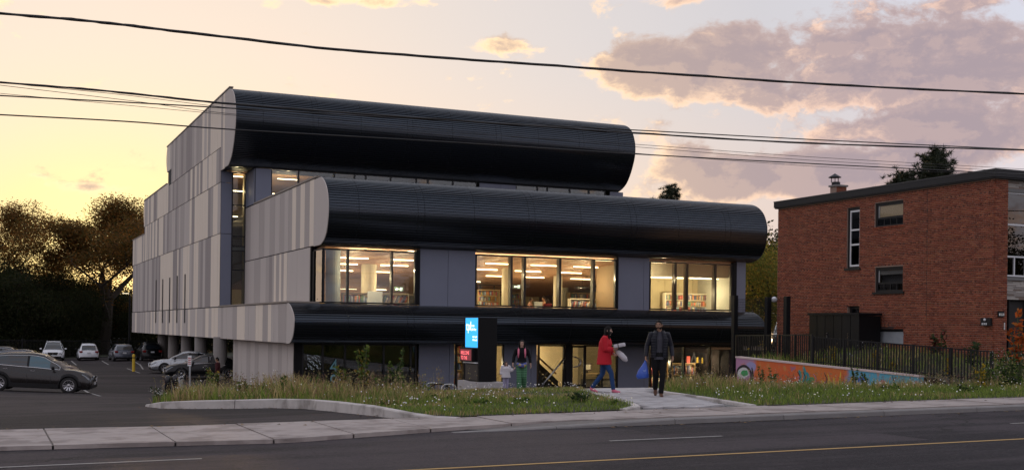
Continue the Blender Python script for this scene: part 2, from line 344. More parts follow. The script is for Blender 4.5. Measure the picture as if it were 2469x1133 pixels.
# ---- pavement: a bed with separate concrete slabs
def pave_z(x, y): return .07+.0155*(x-11.84)+.0
def back_y(x): return 20.75-.04*x+.45*ss(3.2, .2, x)
def front_y(x): return lerp_tab([(-70, 19.8), (.2, 18.33), (4.2, 17.62), (7.2, 18.45), (9, 18.75), (40, 18.75-.031*31)], x)
walk = struct(sheet('pavement', [(-70, front_y(-70)+.02)]+[(x, front_y(x)+.02) for x in (-20, .2, 4.2, 7.2, 9, 24, 45)]+[(70, 17.2)]+[(70, 18.2)]+[(x, back_y(x)+(.3 if x > 7 else -.02)) for x in (45, 20, 8.5, 7.2, 4, 0, -20)]+[(-70, 23.6)], mat('pavement_joint', (.15, .13, .115), .95), dz=.028, step=1.2, fn=pave_z))
joints = [-24.0+1.9*i for i in range(12)]+[-1.1, .93, 2.6, 4.0, 5.32, 6.75, 8.35, 10.0, 11.6, 13.2, 14.8, 16.4, 18.0, 19.6, 21.2, 22.8, 24.4, 26., 27.6, 29.2, 30.8, 32.4, 34, 36, 38]
joints = sorted(j for j in joints if not (-1.5 > j > -1.6))
for a, b in zip(joints, joints[1:]):
    g = .014; n = 4; mb = MB(); rndz = random.uniform(-.006, .008); tl = random.uniform(-.006, .006)
    top = []
    for i in range(n+1):
        x = a+g+(b-a-2*g)*i/n
        for y in (front_y(x), back_y(x)): top.append((x, y, pave_z(x, y)+.045+rndz+tl*(i/n-.5)))
    bot = [(x, y, z-.2) for x, y, z in top]; N = len(top)
    mb.add(top+bot, [(2*i, 2*i+2, 2*i+3, 2*i+1) for i in range(n)]+[(2*i, N+2*i, N+2*i+2, 2*i+2) for i in range(n)]+[(2*i+1, 2*i+3, N+2*i+3, N+2*i+1) for i in range(n)]+[(0, 1, N+1, N), (N-2, 2*N-2, 2*N-1, N-1)])
    mb.build('slab', M_conc, walk)
# gravelly verge and old road kerb to the right
struct(sheet('verge', [(7.6, 18.33), (9.2, 18.05), (45, 17.0), (45, 17.68), (9, 18.74), (7.4, 18.5)], mat('gritty_verge', (.16, .145, .135), .95, var=.4, scale=9, bump=.8, bscale=30), dz=.0, step=.4, fn=lambda x, y: pave_z(x, y)-.014+.044*ss(7.8, 9.6, x)))
kerb = struct(thing('road_kerb', 'x', 'x')); del kerb['label']; del kerb['category']
xk = 6.6
while xk < 46:
    xe = xk+2.3; mb = MB(); lo = -.03 if xk < 7 else .02 if xk < 9.2 else .075; ya = lambda x: 18.24-.03*x
    hi = .02 if xk < 7 else .075
    prof = lambda x, e: [(x, ya(x), rz_(x, 0)-.05), (x, ya(x)+.012, rz_(x, 0)+e), (x, ya(x)+.04, rz_(x, 0)+e+.02), (x, ya(x)+.2, rz_(x, 0)+e+.02), (x, ya(x)+.2, rz_(x, 0)-.05)]
    A = prof(xk+.006, lo); Bq = prof(xe-.006, hi)
    mb.add(A+Bq, [(0, 5, 6, 1), (1, 6, 7, 2), (2, 7, 8, 3), (3, 8, 9, 4), (0, 1, 2, 3, 4), (9, 8, 7, 6, 5)]); mb.build('kerb_stone', M_oldk, kerb); xk = xe
# ---- entrance path of pale pavers
LEDGE = [G(1500, 995), G(1535, 987), G(1522, 980), G(1505, 974), G(1480, 967), G(1440, 955), G(1402, 945)]
LEDGE = [(p.x, p.y) for p in LEDGE]
ledge = LEDGE+[(16.2, 31.0), (18.6, 36.5), (20.3, 43), (21.6, 55.6)]
redge = [(14.5, 20.18), (14.72, 21.3), (14.98, 22.65), (15.45, 25.2), (17.0, 28.2), (20.5, 32), (24.2, 38), (26.5, 46), (27.5, 55.6)]
path_poly = [(11.0, 20.33)]+ledge+redge[::-1]
M_pav = mat('paver_concrete', (.40, .385, .39), .8, var=.14, scale=2.5, bump=.25, bscale=50)
M_pav2 = mat('darker_paver_concrete', (.34, .325, .33), .8, var=.16, scale=2.5, bump=.25, bscale=50)
path = struct(sheet('path', path_poly, mat('paver_joint', (.16, .155, .15), .95), dz=.0, step=.4))
def in_poly(x, y, poly):
    c = False; j = len(poly)-1
    for i in range(len(poly)):
        xi, yi = poly[i]; xj, yj = poly[j]
        if (yi > y) != (yj > y) and x < (xj-xi)*(y-yi)/(yj-yi)+xi: c = not c
        j = i
    return c
me_pav = [MB().box(-.294, .294, -.144, .144, -.03, .012).mesh('paver') for _ in range(2)]; me_pav[0].materials.append(M_pav); me_pav[1].materials.append(M_pav2)
pav = []
ang = R(28); ca, sa = math.cos(ang), math.sin(ang)
for i in range(-60, 90):
    for j in range(-20, 160):
        u_ = i*.6+(.3 if j % 2 else 0); v_ = j*.3; x = 11+u_*ca-v_*sa; y = 20+u_*sa+v_*ca
        if y < 44 and all(in_poly(x+du*ca-dv*sa, y+du*sa+dv*ca, path_poly) for du in (-.3, .3) for dv in (-.15, .15)): pav.append((y, x))
pav.sort(); rest = MB()
for k, (y, x) in enumerate(pav):
    nx = (h(x+.3, y)-h(x-.3, y))/.6; ny = (h(x, y+.3)-h(x, y-.3))/.6
    Mx = Matrix(((ca, -sa, 0, x), (sa, ca, 0, y), (nx*ca+ny*sa, -nx*sa+ny*ca, 1, h(x, y)+.042+random.uniform(-.0012, .0012)), (0, 0, 0, 1)))
    if k < 296:
        o = bpy.data.objects.new('paver', me_pav[random.random() < .35]); COL.objects.link(o); o.parent = path; o.matrix_local = Mx
    else:
        s0 = len(rest.v); rest.box(-.294, .294, -.144, .144, -.03, .012); rest.rot(Mx, s0)
if rest.v: stuff(rest.build('paver_field', M_pav, path))
def edging(name, pts, wdt, hgt, m, parent=None, below=.15):
    mb = MB(); n = len(pts); A = []
    for i, p in enumerate(pts):
        q = pts[min(i+1, n-1)]; o = pts[max(i-1, 0)]; tx, ty = q[0]-o[0], q[1]-o[1]; l = math.hypot(tx, ty); nx, ny = -ty/l*wdt/2, tx/l*wdt/2; z = h(p[0], p[1]); hh = hgt[i] if isinstance(hgt, list) else hgt
        A += [(p[0]+nx, p[1]+ny, z-below), (p[0]+nx*.93, p[1]+ny*.93, z+hh-.02), (p[0]+nx*.75, p[1]+ny*.75, z+hh), (p[0]-nx*.75, p[1]-ny*.75, z+hh), (p[0]-nx*.93, p[1]-ny*.93, z+hh-.02), (p[0]-nx, p[1]-ny, z-below)]
    mb.add(A, [(6*i+k, 6*i+6+k, 6*i+7+k, 6*i+1+k) for i in range(n-1) for k in range(5)]+[tuple(range(5, -1, -1)), tuple(6*(n-1)+k for k in range(6))]); return mb.build(name, m, parent)
edging('edge_kerb', LEDGE, .16, .085, M_kerb, path); edging('edge_kerb', redge[:5], .14, .08, M_kerb, path)
# ---- kerb round the left planting bed
KP = [(359, 977), (400, 981.5), (472, 982), (570, 981.5), (668, 980), (745, 982), (813, 988), (850, 992), (890, 996), (935, 1001), (984, 1006), (1045, 1010), (1105, 1012)]
kpts = [G(u, v) for u, v in KP]; kpts = [(p.x, p.y) for p in kpts]
kerb2 = struct(thing('bed_kerb', 'x', 'x')); del kerb2['label']; del kerb2['category']
khs = [.03, .15, .18, .19, .2, .2, .19, .18, .17, .14, .10, .06, .05]
def resample(pts, hs, k):
    o = []; hh = []
    for (a, b, c, d_) in zip(pts, pts[1:], hs, hs[1:]):
        for i in range(k): o.append((a[0]+(b[0]-a[0])*i/k, a[1]+(b[1]-a[1])*i/k)); hh.append(c+(d_-c)*i/k)
    return o+[pts[-1]], hh+[hs[-1]]
kp2, kh2 = resample(kpts, khs, 4)
for a in range(0, len(kp2)-1, 6):
    b = min(a+6, len(kp2)-1); edging('kerb_stone', kp2[a:b+1], .2, [q for q in kh2[a:b+1]], M_kerb, kerb2)
bedL = kp2[::-1][0:1]+[]
bed_left_poly = [(p[0]+.05, p[1]+.08) for p in kp2]+[(11.0, 20.36)]+ledge+[(21.4, 54.5), (14.2, 54.6), (13.2, 53.5), (10.2, 46), (8.0, 39.5), (5.4, 36)]
bed_left = struct(sheet('planting_bed', bed_left_poly, M_soil, dz=.06, step=.8))
wl_pts = [(wall_x(y)+.15, y) for y in (30.3, 32, 34, 36, 38.3)]
bed_right_poly = [(14.55, 20.2)]+redge[1:7]+[(25.6, 39.5)]+wl_pts[::-1]+[(29.2, 28.5), (30.0, 24), (30.4, 19.5)]
bed_right = struct(sheet('planting_bed', bed_right_poly, M_soil, dz=.05, step=.7, fn=h_low))
bed_up_poly = wl_pts+[(28.2, 39.0), (33.0, 39), (33.0, 30), (46, 29.5), (46, 19.0), (30.4, 19.5), (30.0, 24), (29.2, 28.5)]
bed_up = struct(sheet('planting_bed', bed_up_poly, M_soil, dz=.05, step=.7, fn=lambda x, y: h(max(x, wall_x(y)+.6) if y > 30 else x, y)))
# parking-bay lines (flat paint on the lot)
for (a, b) in [((172, 869), (184, 879)), ((246, 869), (262, 878)), ((306, 887), (337, 898)), ((325, 871), (338, 879)), ((196, 934), (242, 953)), ((337, 877), (345, 889))]:
    p, q = G(*a), G(*b); strip('bay_line', seg((p.x, p.y), (q.x, q.y), 5), .11, M_white, -.02, h, lot)

# fallen leaves along the kerbs and on the slabs
V_ = []; C_ = []
lr = np.random.default_rng(77); n = 0
while n < 520:
    k = lr.integers(0, 3)
    if k == 0: i_ = lr.integers(0, len(kp2)-1); x = kp2[i_][0]+lr.normal(0, .25); y = kp2[i_][1]-.14-abs(lr.normal(0, .22)); z = h(x, y)-.02
    elif k == 1: x = lr.uniform(9, 32); y = 18.1-.03*x-abs(lr.normal(0, .12)); z = pave_z(x, y)-.012
    else: x = lr.uniform(-4, 30); y = back_y(x)-abs(lr.normal(0, .35)); z = pave_z(x, y)+.056
    a = lr.uniform(0, 6.28); L = lr.uniform(.02, .05); c_, s_ = math.cos(a)*L, math.sin(a)*L; t_ = lr.uniform(-.01, .015)
    V_ += [(x-c_, y-s_, z+.004), (x+s_*.5, y-c_*.5, z+.006+abs(t_)), (x+c_, y+s_, z+.004), (x-s_*.5, y+c_*.5, z+.006)]; C_ += [[(.16, .09, .03), (.10, .05, .02), (.22, .14, .04), (.08, .06, .03)][lr.integers(0, 4)]]*4; n += 1
o = link('leaf_litter', np_mesh('leaf_litter', V_, np.arange(len(V_)).reshape(-1, 4), C_), mat('dead_leaf', (1, 1, 1), .8, var=0, attr='Col')); tag(o, 'fallen brown leaves scattered along the kerbs and slabs', 'leaves'); stuff(o)
# ------------------------------------------------------------------ library
XA, XB, XR = 13.1, 14.64, 39.55
YW, YG, YR, Y3 = 55.3, 56.1, 73.1, 70.63
ZG = -1.5
lib = thing('library_building', 'library of stacked black ribbed bands over lit windows, its side clad in striped grey panels', 'building', (13.1, 54, ZG))
def panelmat(name, col, var=.07):
    return mat(name, col, .8, spec=.25, var=var, scale=1.2, bump=.12, bscale=30, stretch=(2.2, 2.2, .18))
PAN = [panelmat('panel_grey', (.42, .38, .355)), panelmat('panel_dark_grey', (.325, .292, .28)), panelmat('panel_pale', (.74, .655, .55)), panelmat('panel_light_grey', (.51, .465, .43))]
M_slate = mat('slate_panel', (.165, .182, .245), .6, var=.10, scale=1.0, bump=.1, bscale=20)
M_black = mat('black_metal', (.008, .0085, .010), .42, var=.10, scale=2, spec=.22)
M_blackflat = mat('black_trim', (.007, .007, .008), .5, var=0, spec=.15)
M_rib = mat('black_ribbed_metal', (.0045, .0052, .0075), .22, var=.10, scale=1.3, spec=.85, stretch=(.3, 1, 1))
MATS['black_ribbed_metal'].node_tree.nodes['Principled BSDF'].inputs['Specular Tint'].default_value = (.72, .84, 1, 1)
M_frame = mat('dark_window_frame', (.012, .0125, .015), .4, var=0, spec=.3)
M_cap = mat('tan_coping', (.22, .19, .16), .6, var=.1)
M_wcore = mat('wall_core', (.03, .03, .03), .9, var=0)
G_lib = glass('library_glass', (.88, .92, .90), 1.62)
def ptsub(o): return o
pn = [0]
def rows(y0, y1, z0, z1, widths, tones, x=XA, clip=None, cap=None):
    """vertical panels on a west face, running back from y0; each is an object"""
    y = y0; i = 0
    while y < y1-.02:
        w = widths[i % len(widths)] if not callable(widths) else widths(y); ye = min(y+w, y1)
        if y1-ye < .25: ye = y1
        tz = tones(y, i); g = .011; zz0, zz1 = z0, z1
        if clip:
            zz0, zz1 = clip((y+ye)/2, z0, z1)
        pr = random.uniform(0, .008)
        mb = MB()
        if cap and i == 0: mb.prism(cap_poly(cap, ye-g, zz0+g, zz1-g), 0, x-pr, x+.03)
        else: mb.box(x-pr, x+.03, y+g, ye-g, zz0+g, zz1-g)
        wb(mb, 'panel', PAN[tz], lib); y = ye; i += 1
def cap_poly(cap, ye, z0, z1):                 # rounded front end: curve points bottom->top, then back edge
    c = sorted(cap, key=lambda q: q[1]); return [(ye, c[0][1])]+[tuple(q) for q in c]+[(ye, c[-1][1])]
def spline(pts, k=6):
    o = []; n = len(pts)
    for i in range(n-1):
        p0, p1, p2, p3 = pts[max(i-1, 0)], pts[i], pts[i+1], pts[min(i+2, n-1)]
        for j in range(k):
            t = j/k; o.append(tuple(.5*((2*p1[a])+(-p0[a]+p2[a])*t+(2*p0[a]-5*p1[a]+4*p2[a]-p3[a])*t*t+(-p0[a]+3*p1[a]-3*p2[a]+p3[a])*t**3) for a in (0, 1)))
    return o+[pts[-1]]
C_SLAB = spline([(55.6, .86), (54.98, .86), (54.5, .98), (54.16, 1.3), (53.98, 1.86), (54.12, 2.2), (54.5, 2.5), (55.05, 2.73), (55.6, 2.78)])
C_MID = spline([(55.9, 5.56), (55.3, 5.57), (54.66, 5.76), (54.24, 6.1), (53.97, 6.75), (53.94, 7.45), (54.2, 8.1), (54.66, 8.53), (55.26, 8.79), (55.95, 8.88), (56.7, 8.9)])
C_TOP = spline([(71.6, 11.05), (70.7, 11.12), (69.86, 11.46), (69.32, 11.97), (68.88, 12.67), (68.62, 13.37), (68.64, 14.11), (69.0, 14.87), (69.55, 15.32), (70.4, 15.6), (71.6, 15.68)])
# seeded tone patterns; pale runs sit where the photograph has them
rt = random.Random(5)
def tones(pale):
    def f(y, i):
        for a, b in pale:
            if a <= y < b: return 2 if rt.random() < .62 else rt.choice((1, 0, 3))
        return rt.choice((0, 0, 1, 3, 3))
    return f
Wn = lambda y: rt.choice((.55, .7, .9, .9, 1.2)) if y > 62 else rt.choice((.6, .8, .95, 1.1))
rows(54.98, 119.3, .86, 2.76, [.55]+[rt.choice((.75, 1.0, 1.0, 1.25, .6)) for _ in range(120)], lambda y, i: 3 if i == 0 else rt.choice((2, 2, 3, 3, 3, 0)) if y < 75 else rt.choice((3, 3, 0, 2)), cap=[q for q in C_SLAB if q[0] <= 55.3])
rows(73.1, 119.0, 2.80, 7.25, Wn, tones([(73, 76), (79, 99)]))
rows(73.1, 110.3, 7.27, 10.37, Wn, tones([(73, 84), (96, 110)]))
rows(110.3, 119.3, 7.27, 9.72, Wn, tones([(108, 120)]))
rows(73.1, 95.5, 10.39, 12.5, Wn, tones([(73, 84)]))
rows(95.5, 110.8, 10.39, 12.72, Wn, tones([(95, 111)]))
rows(70.7, 73.1, 11.07, 15.64, [1.15, .62, .63], lambda y, i: (3, 2, 0)[i % 3], cap=[q for q in C_TOP if q[0] <= 70.75])
rows(73.1, 94, 12.52, 15.64, Wn, tones([(73, 80)]))
rows(94, 96.4, 13.66, 15.7, [.8], tones([(94, 97)]))
# mid block west face
rows(55.3, 71.5, 5.60, 8.86, [1.25, .85, .95, .9, .9, .85, .8, .9, 1.1, 1.2, 1.3, 1.4, 1.4, 1.4], lambda y, i: (3, 2, 0, 2, 0, 2, 0, 3, 0, 3, 0, 3, 0, 3)[i % 14], x=XB, cap=[q for q in C_MID if q[0] <= 55.4])
rows(71.5, 73.08, 5.60, 8.86, [1.6], lambda y, i: 0, x=XB)
rows(57.2, 73.08, 2.82, 5.57, [2.6, 2.2, .75, .55, .5, .75, .55, .55, .6, .9, 1.5, 1.7, 1.6], lambda y, i: (3, 3, 2, 0, 2, 0, 2, 0, 1, 0, 3, 0, 3)[i % 13], x=XB)
mb = MB().box(XB, XB+.03, Y3+.02, 73.08, 8.93, 11.03); wb(mb, 'panel', M_slate, lib)
# cores behind the cladding (walls, floors, roofs)
core = MB()
core.prism([(54.98+.4, .9), (119.2, .9), (119.2, 2.75), (55.4, 2.75)], 0, XA+.035, XA+.3)
core.prism([(73.12, 2.75), (118.9, 2.75), (118.9, 7.2), (119.2, 7.26), (119.2, 9.7), (110.4, 9.7), (110.4, 12.7), (96, 12.7), (96, 15.6), (70.9, 15.6), (70.9, 11.12), (73.12, 11.12)], 0, XA+.035, XA+.3)
core.prism([(57.2, 2.75), (73.1, 2.75), (73.1, 8.85), (55.6, 8.85), (55.6, 5.62), (57.2, 5.62)], 0, XB+.035, XB+.3)
core.box(XB+.035, XB+.3, Y3+.03, 73.1, 8.85, 11.05)
wb(core, 'wall', M_wcore, lib)
rf = MB().box(XA+.05, XR-.05, 71.5, 96, 15.45, 15.66); rf.box(XB+.05, XR-.05, 56.0, 72, 8.72, 8.87); rf.box(XA+.05, 28, 96, 110.6, 12.55, 12.7); rf.box(XA+.05, 28, 110.6, 119, 9.55, 9.68)
wb(rf, 'roof', M_wcore, lib)
fl = MB().box(XA+.31, XR-.1, 55.62, 119, .95, 1.94)
wb(fl, 'floor_slab', mat('concrete_slab', (.16, .15, .14), .9, var=.1), lib)
sf = MB().box(XA+.05, XR-.1, 55.0, 119, .87, .95); sf.box(XB+.05, XR-.1, 55.3, 57.0, 5.57, 5.62); sf.box(XA+.05, XR-.1, 70.8, 73.1, 11.09, 11.14)
wb(sf, 'soffit', M_blackflat, lib)
bk = MB().box(XA+.4, 28, 118.5, 118.8, .95, 9.5); bk.box(XA+.4, XR-.35, 95.4, 95.7, .95, 15.4); bk.box(XR-.3, XR-.06, 56.4, 95.6, ZG, 8.7); bk.box(XR-.3, XR-.06, 71.6, 95.6, 8.7, 15.45); bk.box(XA+.4, 28, 110.0, 110.3, 9.5, 12.5); bk.box(27.8, 28, 95.7, 118.5, .95, 9.5)
wb(bk, 'rear_wall', mat('rear_cladding', (.06, .06, .065), .7), lib)
# copings along the stepped roof edge
cp = MB(); cp.box(XA-.04, XA+.2, 70.4, 96.6, 15.66, 15.74); cp.box(XA-.04, XA+.2, 96.5, 111, 12.74, 12.82); cp.box(XA-.04, XA+.2, 110.6, 119.5, 9.72, 9.8); cp.box(XB-.04, XB+.2, 56.2, 70.6, 8.88, 8.97); cp.box(XA-.05, XB, 55.3, 73.1, 2.78, 2.86)
wb(cp, 'coping', M_cap, lib)
# rounded rear ends
rr = MB()
for (y, za, zb_) in ((119.3, .86, 2.76), (119.3, 7.27, 9.72), (110.8, 10.6, 12.72), (96.4, 13.66, 15.7)):
    c = [(y+.0, za)]+[(y+.55*math.sin(math.pi*t/8), za+(zb_-za)*t/8) for t in range(1, 8)]+[(y, zb_)]; rr.prism(c, 0, XA, XR if y < 100 else 28)
wb(rr, 'rear_band', M_rib, lib)
# ---- ribbed bands: each length of cladding between two seams is a part
def ribs(curve, pitch, depth):
    P_ = [Vector((q[0], q[1])) for q in curve]; L = [0]
    for a, b in zip(P_, P_[1:]): L.append(L[-1]+(b-a).length)
    tot = L[-1]; n = int(round(tot/pitch)); p = tot/n
    def at(s_):
        for i in range(len(P_)-1):
            if s_ <= L[i+1] or i == len(P_)-2:
                t = (s_-L[i])/max(1e-6, L[i+1]-L[i]); q = P_[i].lerp(P_[i+1], min(1, max(0, t))); tg = (P_[i+1]-P_[i]).normalized(); return q, Vector((-tg.y, tg.x))
    out = []
    for k in range(n):
        for (f, o) in ((0, 0), (.12, depth), (.50, depth), (.62, 0)):
            q, nn = at((k+f)*p); q = q+nn*o; out.append((q.x, q.y))
    q, nn = at(tot); out.append((q.x, q.y)); return out
def band(curve, xs0, xs1, seams, pitch=.135, depth=.045):
    pr = ribs(curve, pitch, depth); xs = [xs0]+[s_ for s_ in seams if xs0 < s_ < xs1]+[xs1]; N = len(pr)
    for a, b in zip(xs, xs[1:]):
        mb = MB(); g = .008; mb.add([(a+g, y, z) for y, z in pr]+[(b-g, y, z) for y, z in pr], [(i, i+1, N+i+1, N+i) for i in range(N-1)])
        wb(mb, 'cladding_panel', M_rib, lib)
    inner = MB(); c2 = [(q[0]+.06, q[1]) for q in curve]; M2 = len(c2)
    inner.add([(xs0+.02, y, z) for y, z in c2]+[(xs1-.02, y, z) for y, z in c2], [(i, i+1, M2+i+1, M2+i) for i in range(M2-1)])
    wb(inner, 'band_backing', M_wcore, lib)
    e = MB().prism([(q[0]+.03, q[1]) for q in curve]+[(curve[-1][0]+.6, curve[-1][1]), (curve[0][0]+.6, curve[0][1])], 0, xs1-.03, xs1+.01); wb(e, 'end_cap', M_black, lib)
def seams(u_list, Y): return sorted(P(u, 470, 1, Y).x for u in u_list)
mids = []
x = XB+1.35
while x < XR: mids += [x, x+.36] if len(mids) % 3 == 0 else [x]; x += 3.05
def seamset(x0, off):
    o = []; x = x0+off; k = 0
    while x < XR-.5:
        o.append(x)
        if k % 2: o.append(x+.34)
        x += 2.95; k += 1
    return o
band(C_SLAB[::-1], XA+.035, XR, seamset(XA, 2.6)); band(C_MID[::-1], XB+.035, XR, seamset(XB, 1.5)); band(C_TOP[::-1], XA+.035, XR, seamset(XA, 1.6))
# ---- glazing: window frame is the part, mullions and panes its sub-parts
def window(x0, x1, z0, z1, y, mull, rails=(), fw=.07, dep=.16, mw=.085, par=None, gm=None, mm=None, mdep=.22):
    mb = MB(); mb.box(x0, x1, y-.02, y+dep, z0, z0+fw); mb.box(x0, x1, y-.02, y+dep, z1-fw, z1); mb.box(x0, x0+fw, y-.018, y+dep, z0+fw, z1-fw); mb.box(x1-fw, x1, y-.018, y+dep, z0+fw, z1-fw)
    f = wb(mb, 'window', M_frame, par or lib); org = f.location.copy()
    xs = [x0+fw]+list(mull)+[x1-fw]
    for m_ in mull:
        o = MB().box(m_-mw/2, m_+mw/2, y-.03, y+mdep, z0+fw, z1-fw).build('mullion', mm or M_frame, f)
    zs = [z0+fw]+list(rails)+[z1-fw]
    for r_ in rails: MB().box(x0+fw, x1-fw, y-.012, y+.1, r_-.035, r_+.035).build('rail', M_frame, f)
    for a, b in zip(xs, xs[1:]):
        for c, e in zip(zs, zs[1:]):
            MB().box(a+(.043 if a != xs[0] else 0), b-(.043 if b != xs[-1] else 0), y+.04, y+.052, c, e).build('pane', gm or G_lib, f)
    return f
def PX_(u, Y, v=680): return P(u, v, 1, Y).x
ZS, ZH = 2.80, 5.42
mm2 = mat('bronze_mullion', (.05, .042, .035), .35, .4, var=.15)
# second floor: three windows and the slate panels between
wl = window(PX_(779, YW), PX_(1003, YW), ZS, ZH, YW, [PX_(839, YW), PX_(945, YW)], mm=mm2)
wm = window(PX_(1146, YW), PX_(1486, YW), ZS, ZH, YW, [PX_(u, YW) for u in (1233, 1265, 1350, 1432)], mm=mm2, mdep=.3, mw=.11)
wr = window(PX_(1566, YW), PX_(1766, YW), ZS, ZH, YW, [PX_(u, YW) for u in (1629, 1657, 1725)], mm=mm2, mdep=.3, mw=.11)
# west return of the corner window
xc = PX_(779, YW); f = wb(MB().box(xc-.06, xc, YW, 57.15, ZS, ZS+.07).box(xc-.06, xc, YW, 57.15, ZH-.07, ZH).box(xc-.06, xc, YW+.0, YW+.05, ZS+.07, ZH-.07).box(xc-.10, xc+.05, 56.7, 57.2, ZS+.07, ZH-.07), 'window', M_blackflat, lib)
MB().box(xc-.045, xc-.03, YW+.05, 56.7, ZS+.07, ZH-.07).build('pane', glass('mirror_glass', (.6, .6, .6), 2.3), f)
wb(MB().box(XB+.0, xc-.02, 57.02, 57.18, ZS, ZH+.15), 'corner_trim', M_blackflat, lib)
def slate(u0, u1, Y, z0, z1, seamsu=(), dy=.0):
    us = [u0]+list(seamsu)+[u1]; wb(MB().box(PX_(u0, Y)+.02, PX_(u1, Y)-.02, Y+.085+dy, Y+.14+dy, z0, z1), 'panel_backing', M_wcore, lib)
    for a, b in zip(us, us[1:]): wb(MB().box(PX_(a, Y)+.01, PX_(b, Y)-.01, Y+dy, Y+.08+dy, z0, z1), 'panel', M_slate, lib)
wb(MB().box(PX_(1003, YW)+.005, PX_(1012, YW)-.005, YW-.05, YW+.3, ZS, ZH+.1), 'window_trim', M_blackflat, lib)
slate(1012, 1146, YW, ZS-.05, 5.6, (1080,)); slate(1490, 1566, YW, ZS-.05, 5.6, (1552,))
wb(MB().box(PX_(1486, YW)+.003, PX_(1490, YW)+.0, YW-.05, YW+.3, ZS, ZH+.1), 'window_trim', M_blackflat, lib)
wb(MB().box(PX_(1766, YW)+.005, PX_(1775, YW), YW-.05, YW+.3, ZS, ZH+.1), 'window_trim', M_blackflat, lib)
slate(1776, 1798, YW, ZS-.05, 5.6)
# third floor
slate(613, 653, Y3, 8.95, 11.05)
window(PX_(654, Y3, 440), PX_(1150, Y3, 440), 8.95, 11.085, Y3, [PX_(u, Y3, 440) for u in (720, 806, 855, 882, 942, 1004, 1032, 1092)], fw=.04)
slate(1153, 1243, Y3, 8.95, 11.05, (1205,))
window(PX_(1244, Y3, 440), PX_(1460, Y3, 455), 8.95, 11.085, Y3, [PX_(u, Y3, 450) for u in (1296, 1320, 1374, 1420)], fw=.04)
slate(1468, 1500, Y3, 8.95, 11.05)
# recess between the blocks: dark panels and a tall strip window
XC0 = P(558, 560, 1, YR).x; XC1 = P(592, 560, 1, YR).x
for a, b in ((2.82, 7.24), (7.27, 10.36), (10.39, 11.08)): wb(MB().box(XA+.05, XC0-.01, YR, YR+.1, a, b), 'panel', M_slate, lib)
zz = lambda v: P(575, v, 1, YR).z
window(XC0, XC1+.02, 2.82, 11.05, YR, [], rails=[zz(651), zz(605), zz(594), zz(570), zz(495)])
wb(MB().box(XC0+.07, XC1-.05, YR+.06, YR+.1, zz(604), zz(595)), 'spandrel', mat('grey_spandrel', (.07, .085, .095), .4), lib)
# ventilation slots
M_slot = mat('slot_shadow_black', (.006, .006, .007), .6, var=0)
for u, v0, v1 in ((377, 675, 778), (393, 673, 778), (410, 669, 778), (428, 665, 778), (447, 661, 778)):
    a, b = P(u, v0, 0, XA), P(u, v1, 0, XA)
    wb(MB().box(XA-.03, XA-.012, a.y-.24, a.y+.24, b.z, a.z), 'vent_slot', M_slot, lib)
# ---- ground floor front
ZT = .84
wb(MB().box(13.68, 13.9, YG, 71.2, ZG-.1, ZT), 'wall', mat('ground_wall_core', (.08, .075, .07), .9), lib)
y = YG; k = 0
while y < 71:
    w = (1.3, 1.15, .9, 1.25, 1.0)[k % 5]; ye = min(y+w, 71.2); wb(MB().box(13.63-.006*(k % 2), 13.68, y+.008, ye-.008, ZG-.1, ZT), 'panel', PAN[(3, 3, 0, 3, 0)[k % 5]], lib); y = ye; k += 1
gx = lambda u: P(u, 880, 1, YG).x
wb(MB().box(13.63, gx(728), YG-.03, YG+.1, ZG, ZT), 'corner_trim', M_blackflat, lib)
G_dark = glass('ground_glass', (.75, .78, .78), 1.6)
window(gx(728), gx(1004), ZG+.05, ZT, YG, [gx(778), gx(832), gx(925), gx(990)], gm=G_dark)
slate(1012, 1098, YG, ZG, ZT, (1086,)); window(gx(1099), gx(1215), ZG+.05, ZT, YG, [gx(1119), gx(1186)], gm=G_dark)
slate(1217, 1297, YG, ZG, ZT, (1283,)); window(gx(1298), gx(1362), ZG+.05, ZT, YG, [], gm=G_dark)
dr = wb(MB().box(gx(1363), gx(1378), YG-.06, YG+.1, ZG+.02, ZT), 'door_frame', M_frame, lib)
# glazed door with D-shaped pull
x0, x1 = gx(1378), gx(1410); dmb = MB(); dmb.box(x0, x0+.05, YG-.04, YG+.03, ZG+.04, ZT-.02); dmb.box(x1-.09, x1, YG-.04, YG+.03, ZG+.04, ZT-.02); dmb.box(x0+.05, x1-.09, YG-.04, YG+.03, ZT-.12, ZT-.02); dmb.box(x0+.05, x1-.09, YG-.04, YG+.03, ZG+.04, ZG+.25)
door = wb(dmb, 'door', M_frame, lib); MB().box(x0+.05, x1-.09, YG-.01, YG+.005, ZG+.25, ZT-.12).build('pane', G_dark, door)
hp = [(x0+.05+.42*math.sin(t), YG-.16, -.05+.27*math.cos(t)) for t in [math.pi*i/14 for i in range(15)]]; hp = [(x0+.02, YG-.16, hp[0][2])]+hp+[(x0+.02, YG-.16, hp[-1][2])]
MB().tube(hp, .035, 8).build('handle', mat('steel', (.55, .56, .58), .28, 1., var=.05), door, smooth=True)
window(gx(1410), gx(1490), ZG+.05, ZT, YG, [gx(1452)], gm=G_dark)
slate(1492, 1567, YG, ZG, ZT, (1556,))
window(gx(1568), gx(1766), ZG+.05, ZT, YG, [gx(1618), gx(1650), gx(1712)], gm=G_dark)
wb(MB().box(gx(1766)+.01, XR-.02, YG, YG+.2, ZG, ZT), 'wall', M_blackflat, lib)
# raking steel rail in front of the stair window
a, b = P(1303, 934, 1, YG-.25), P(1362, 862, 1, YG-.25); wb(MB().tube([a, b], .045, 8), 'handrail', MATS['steel'], lib, smooth=True)
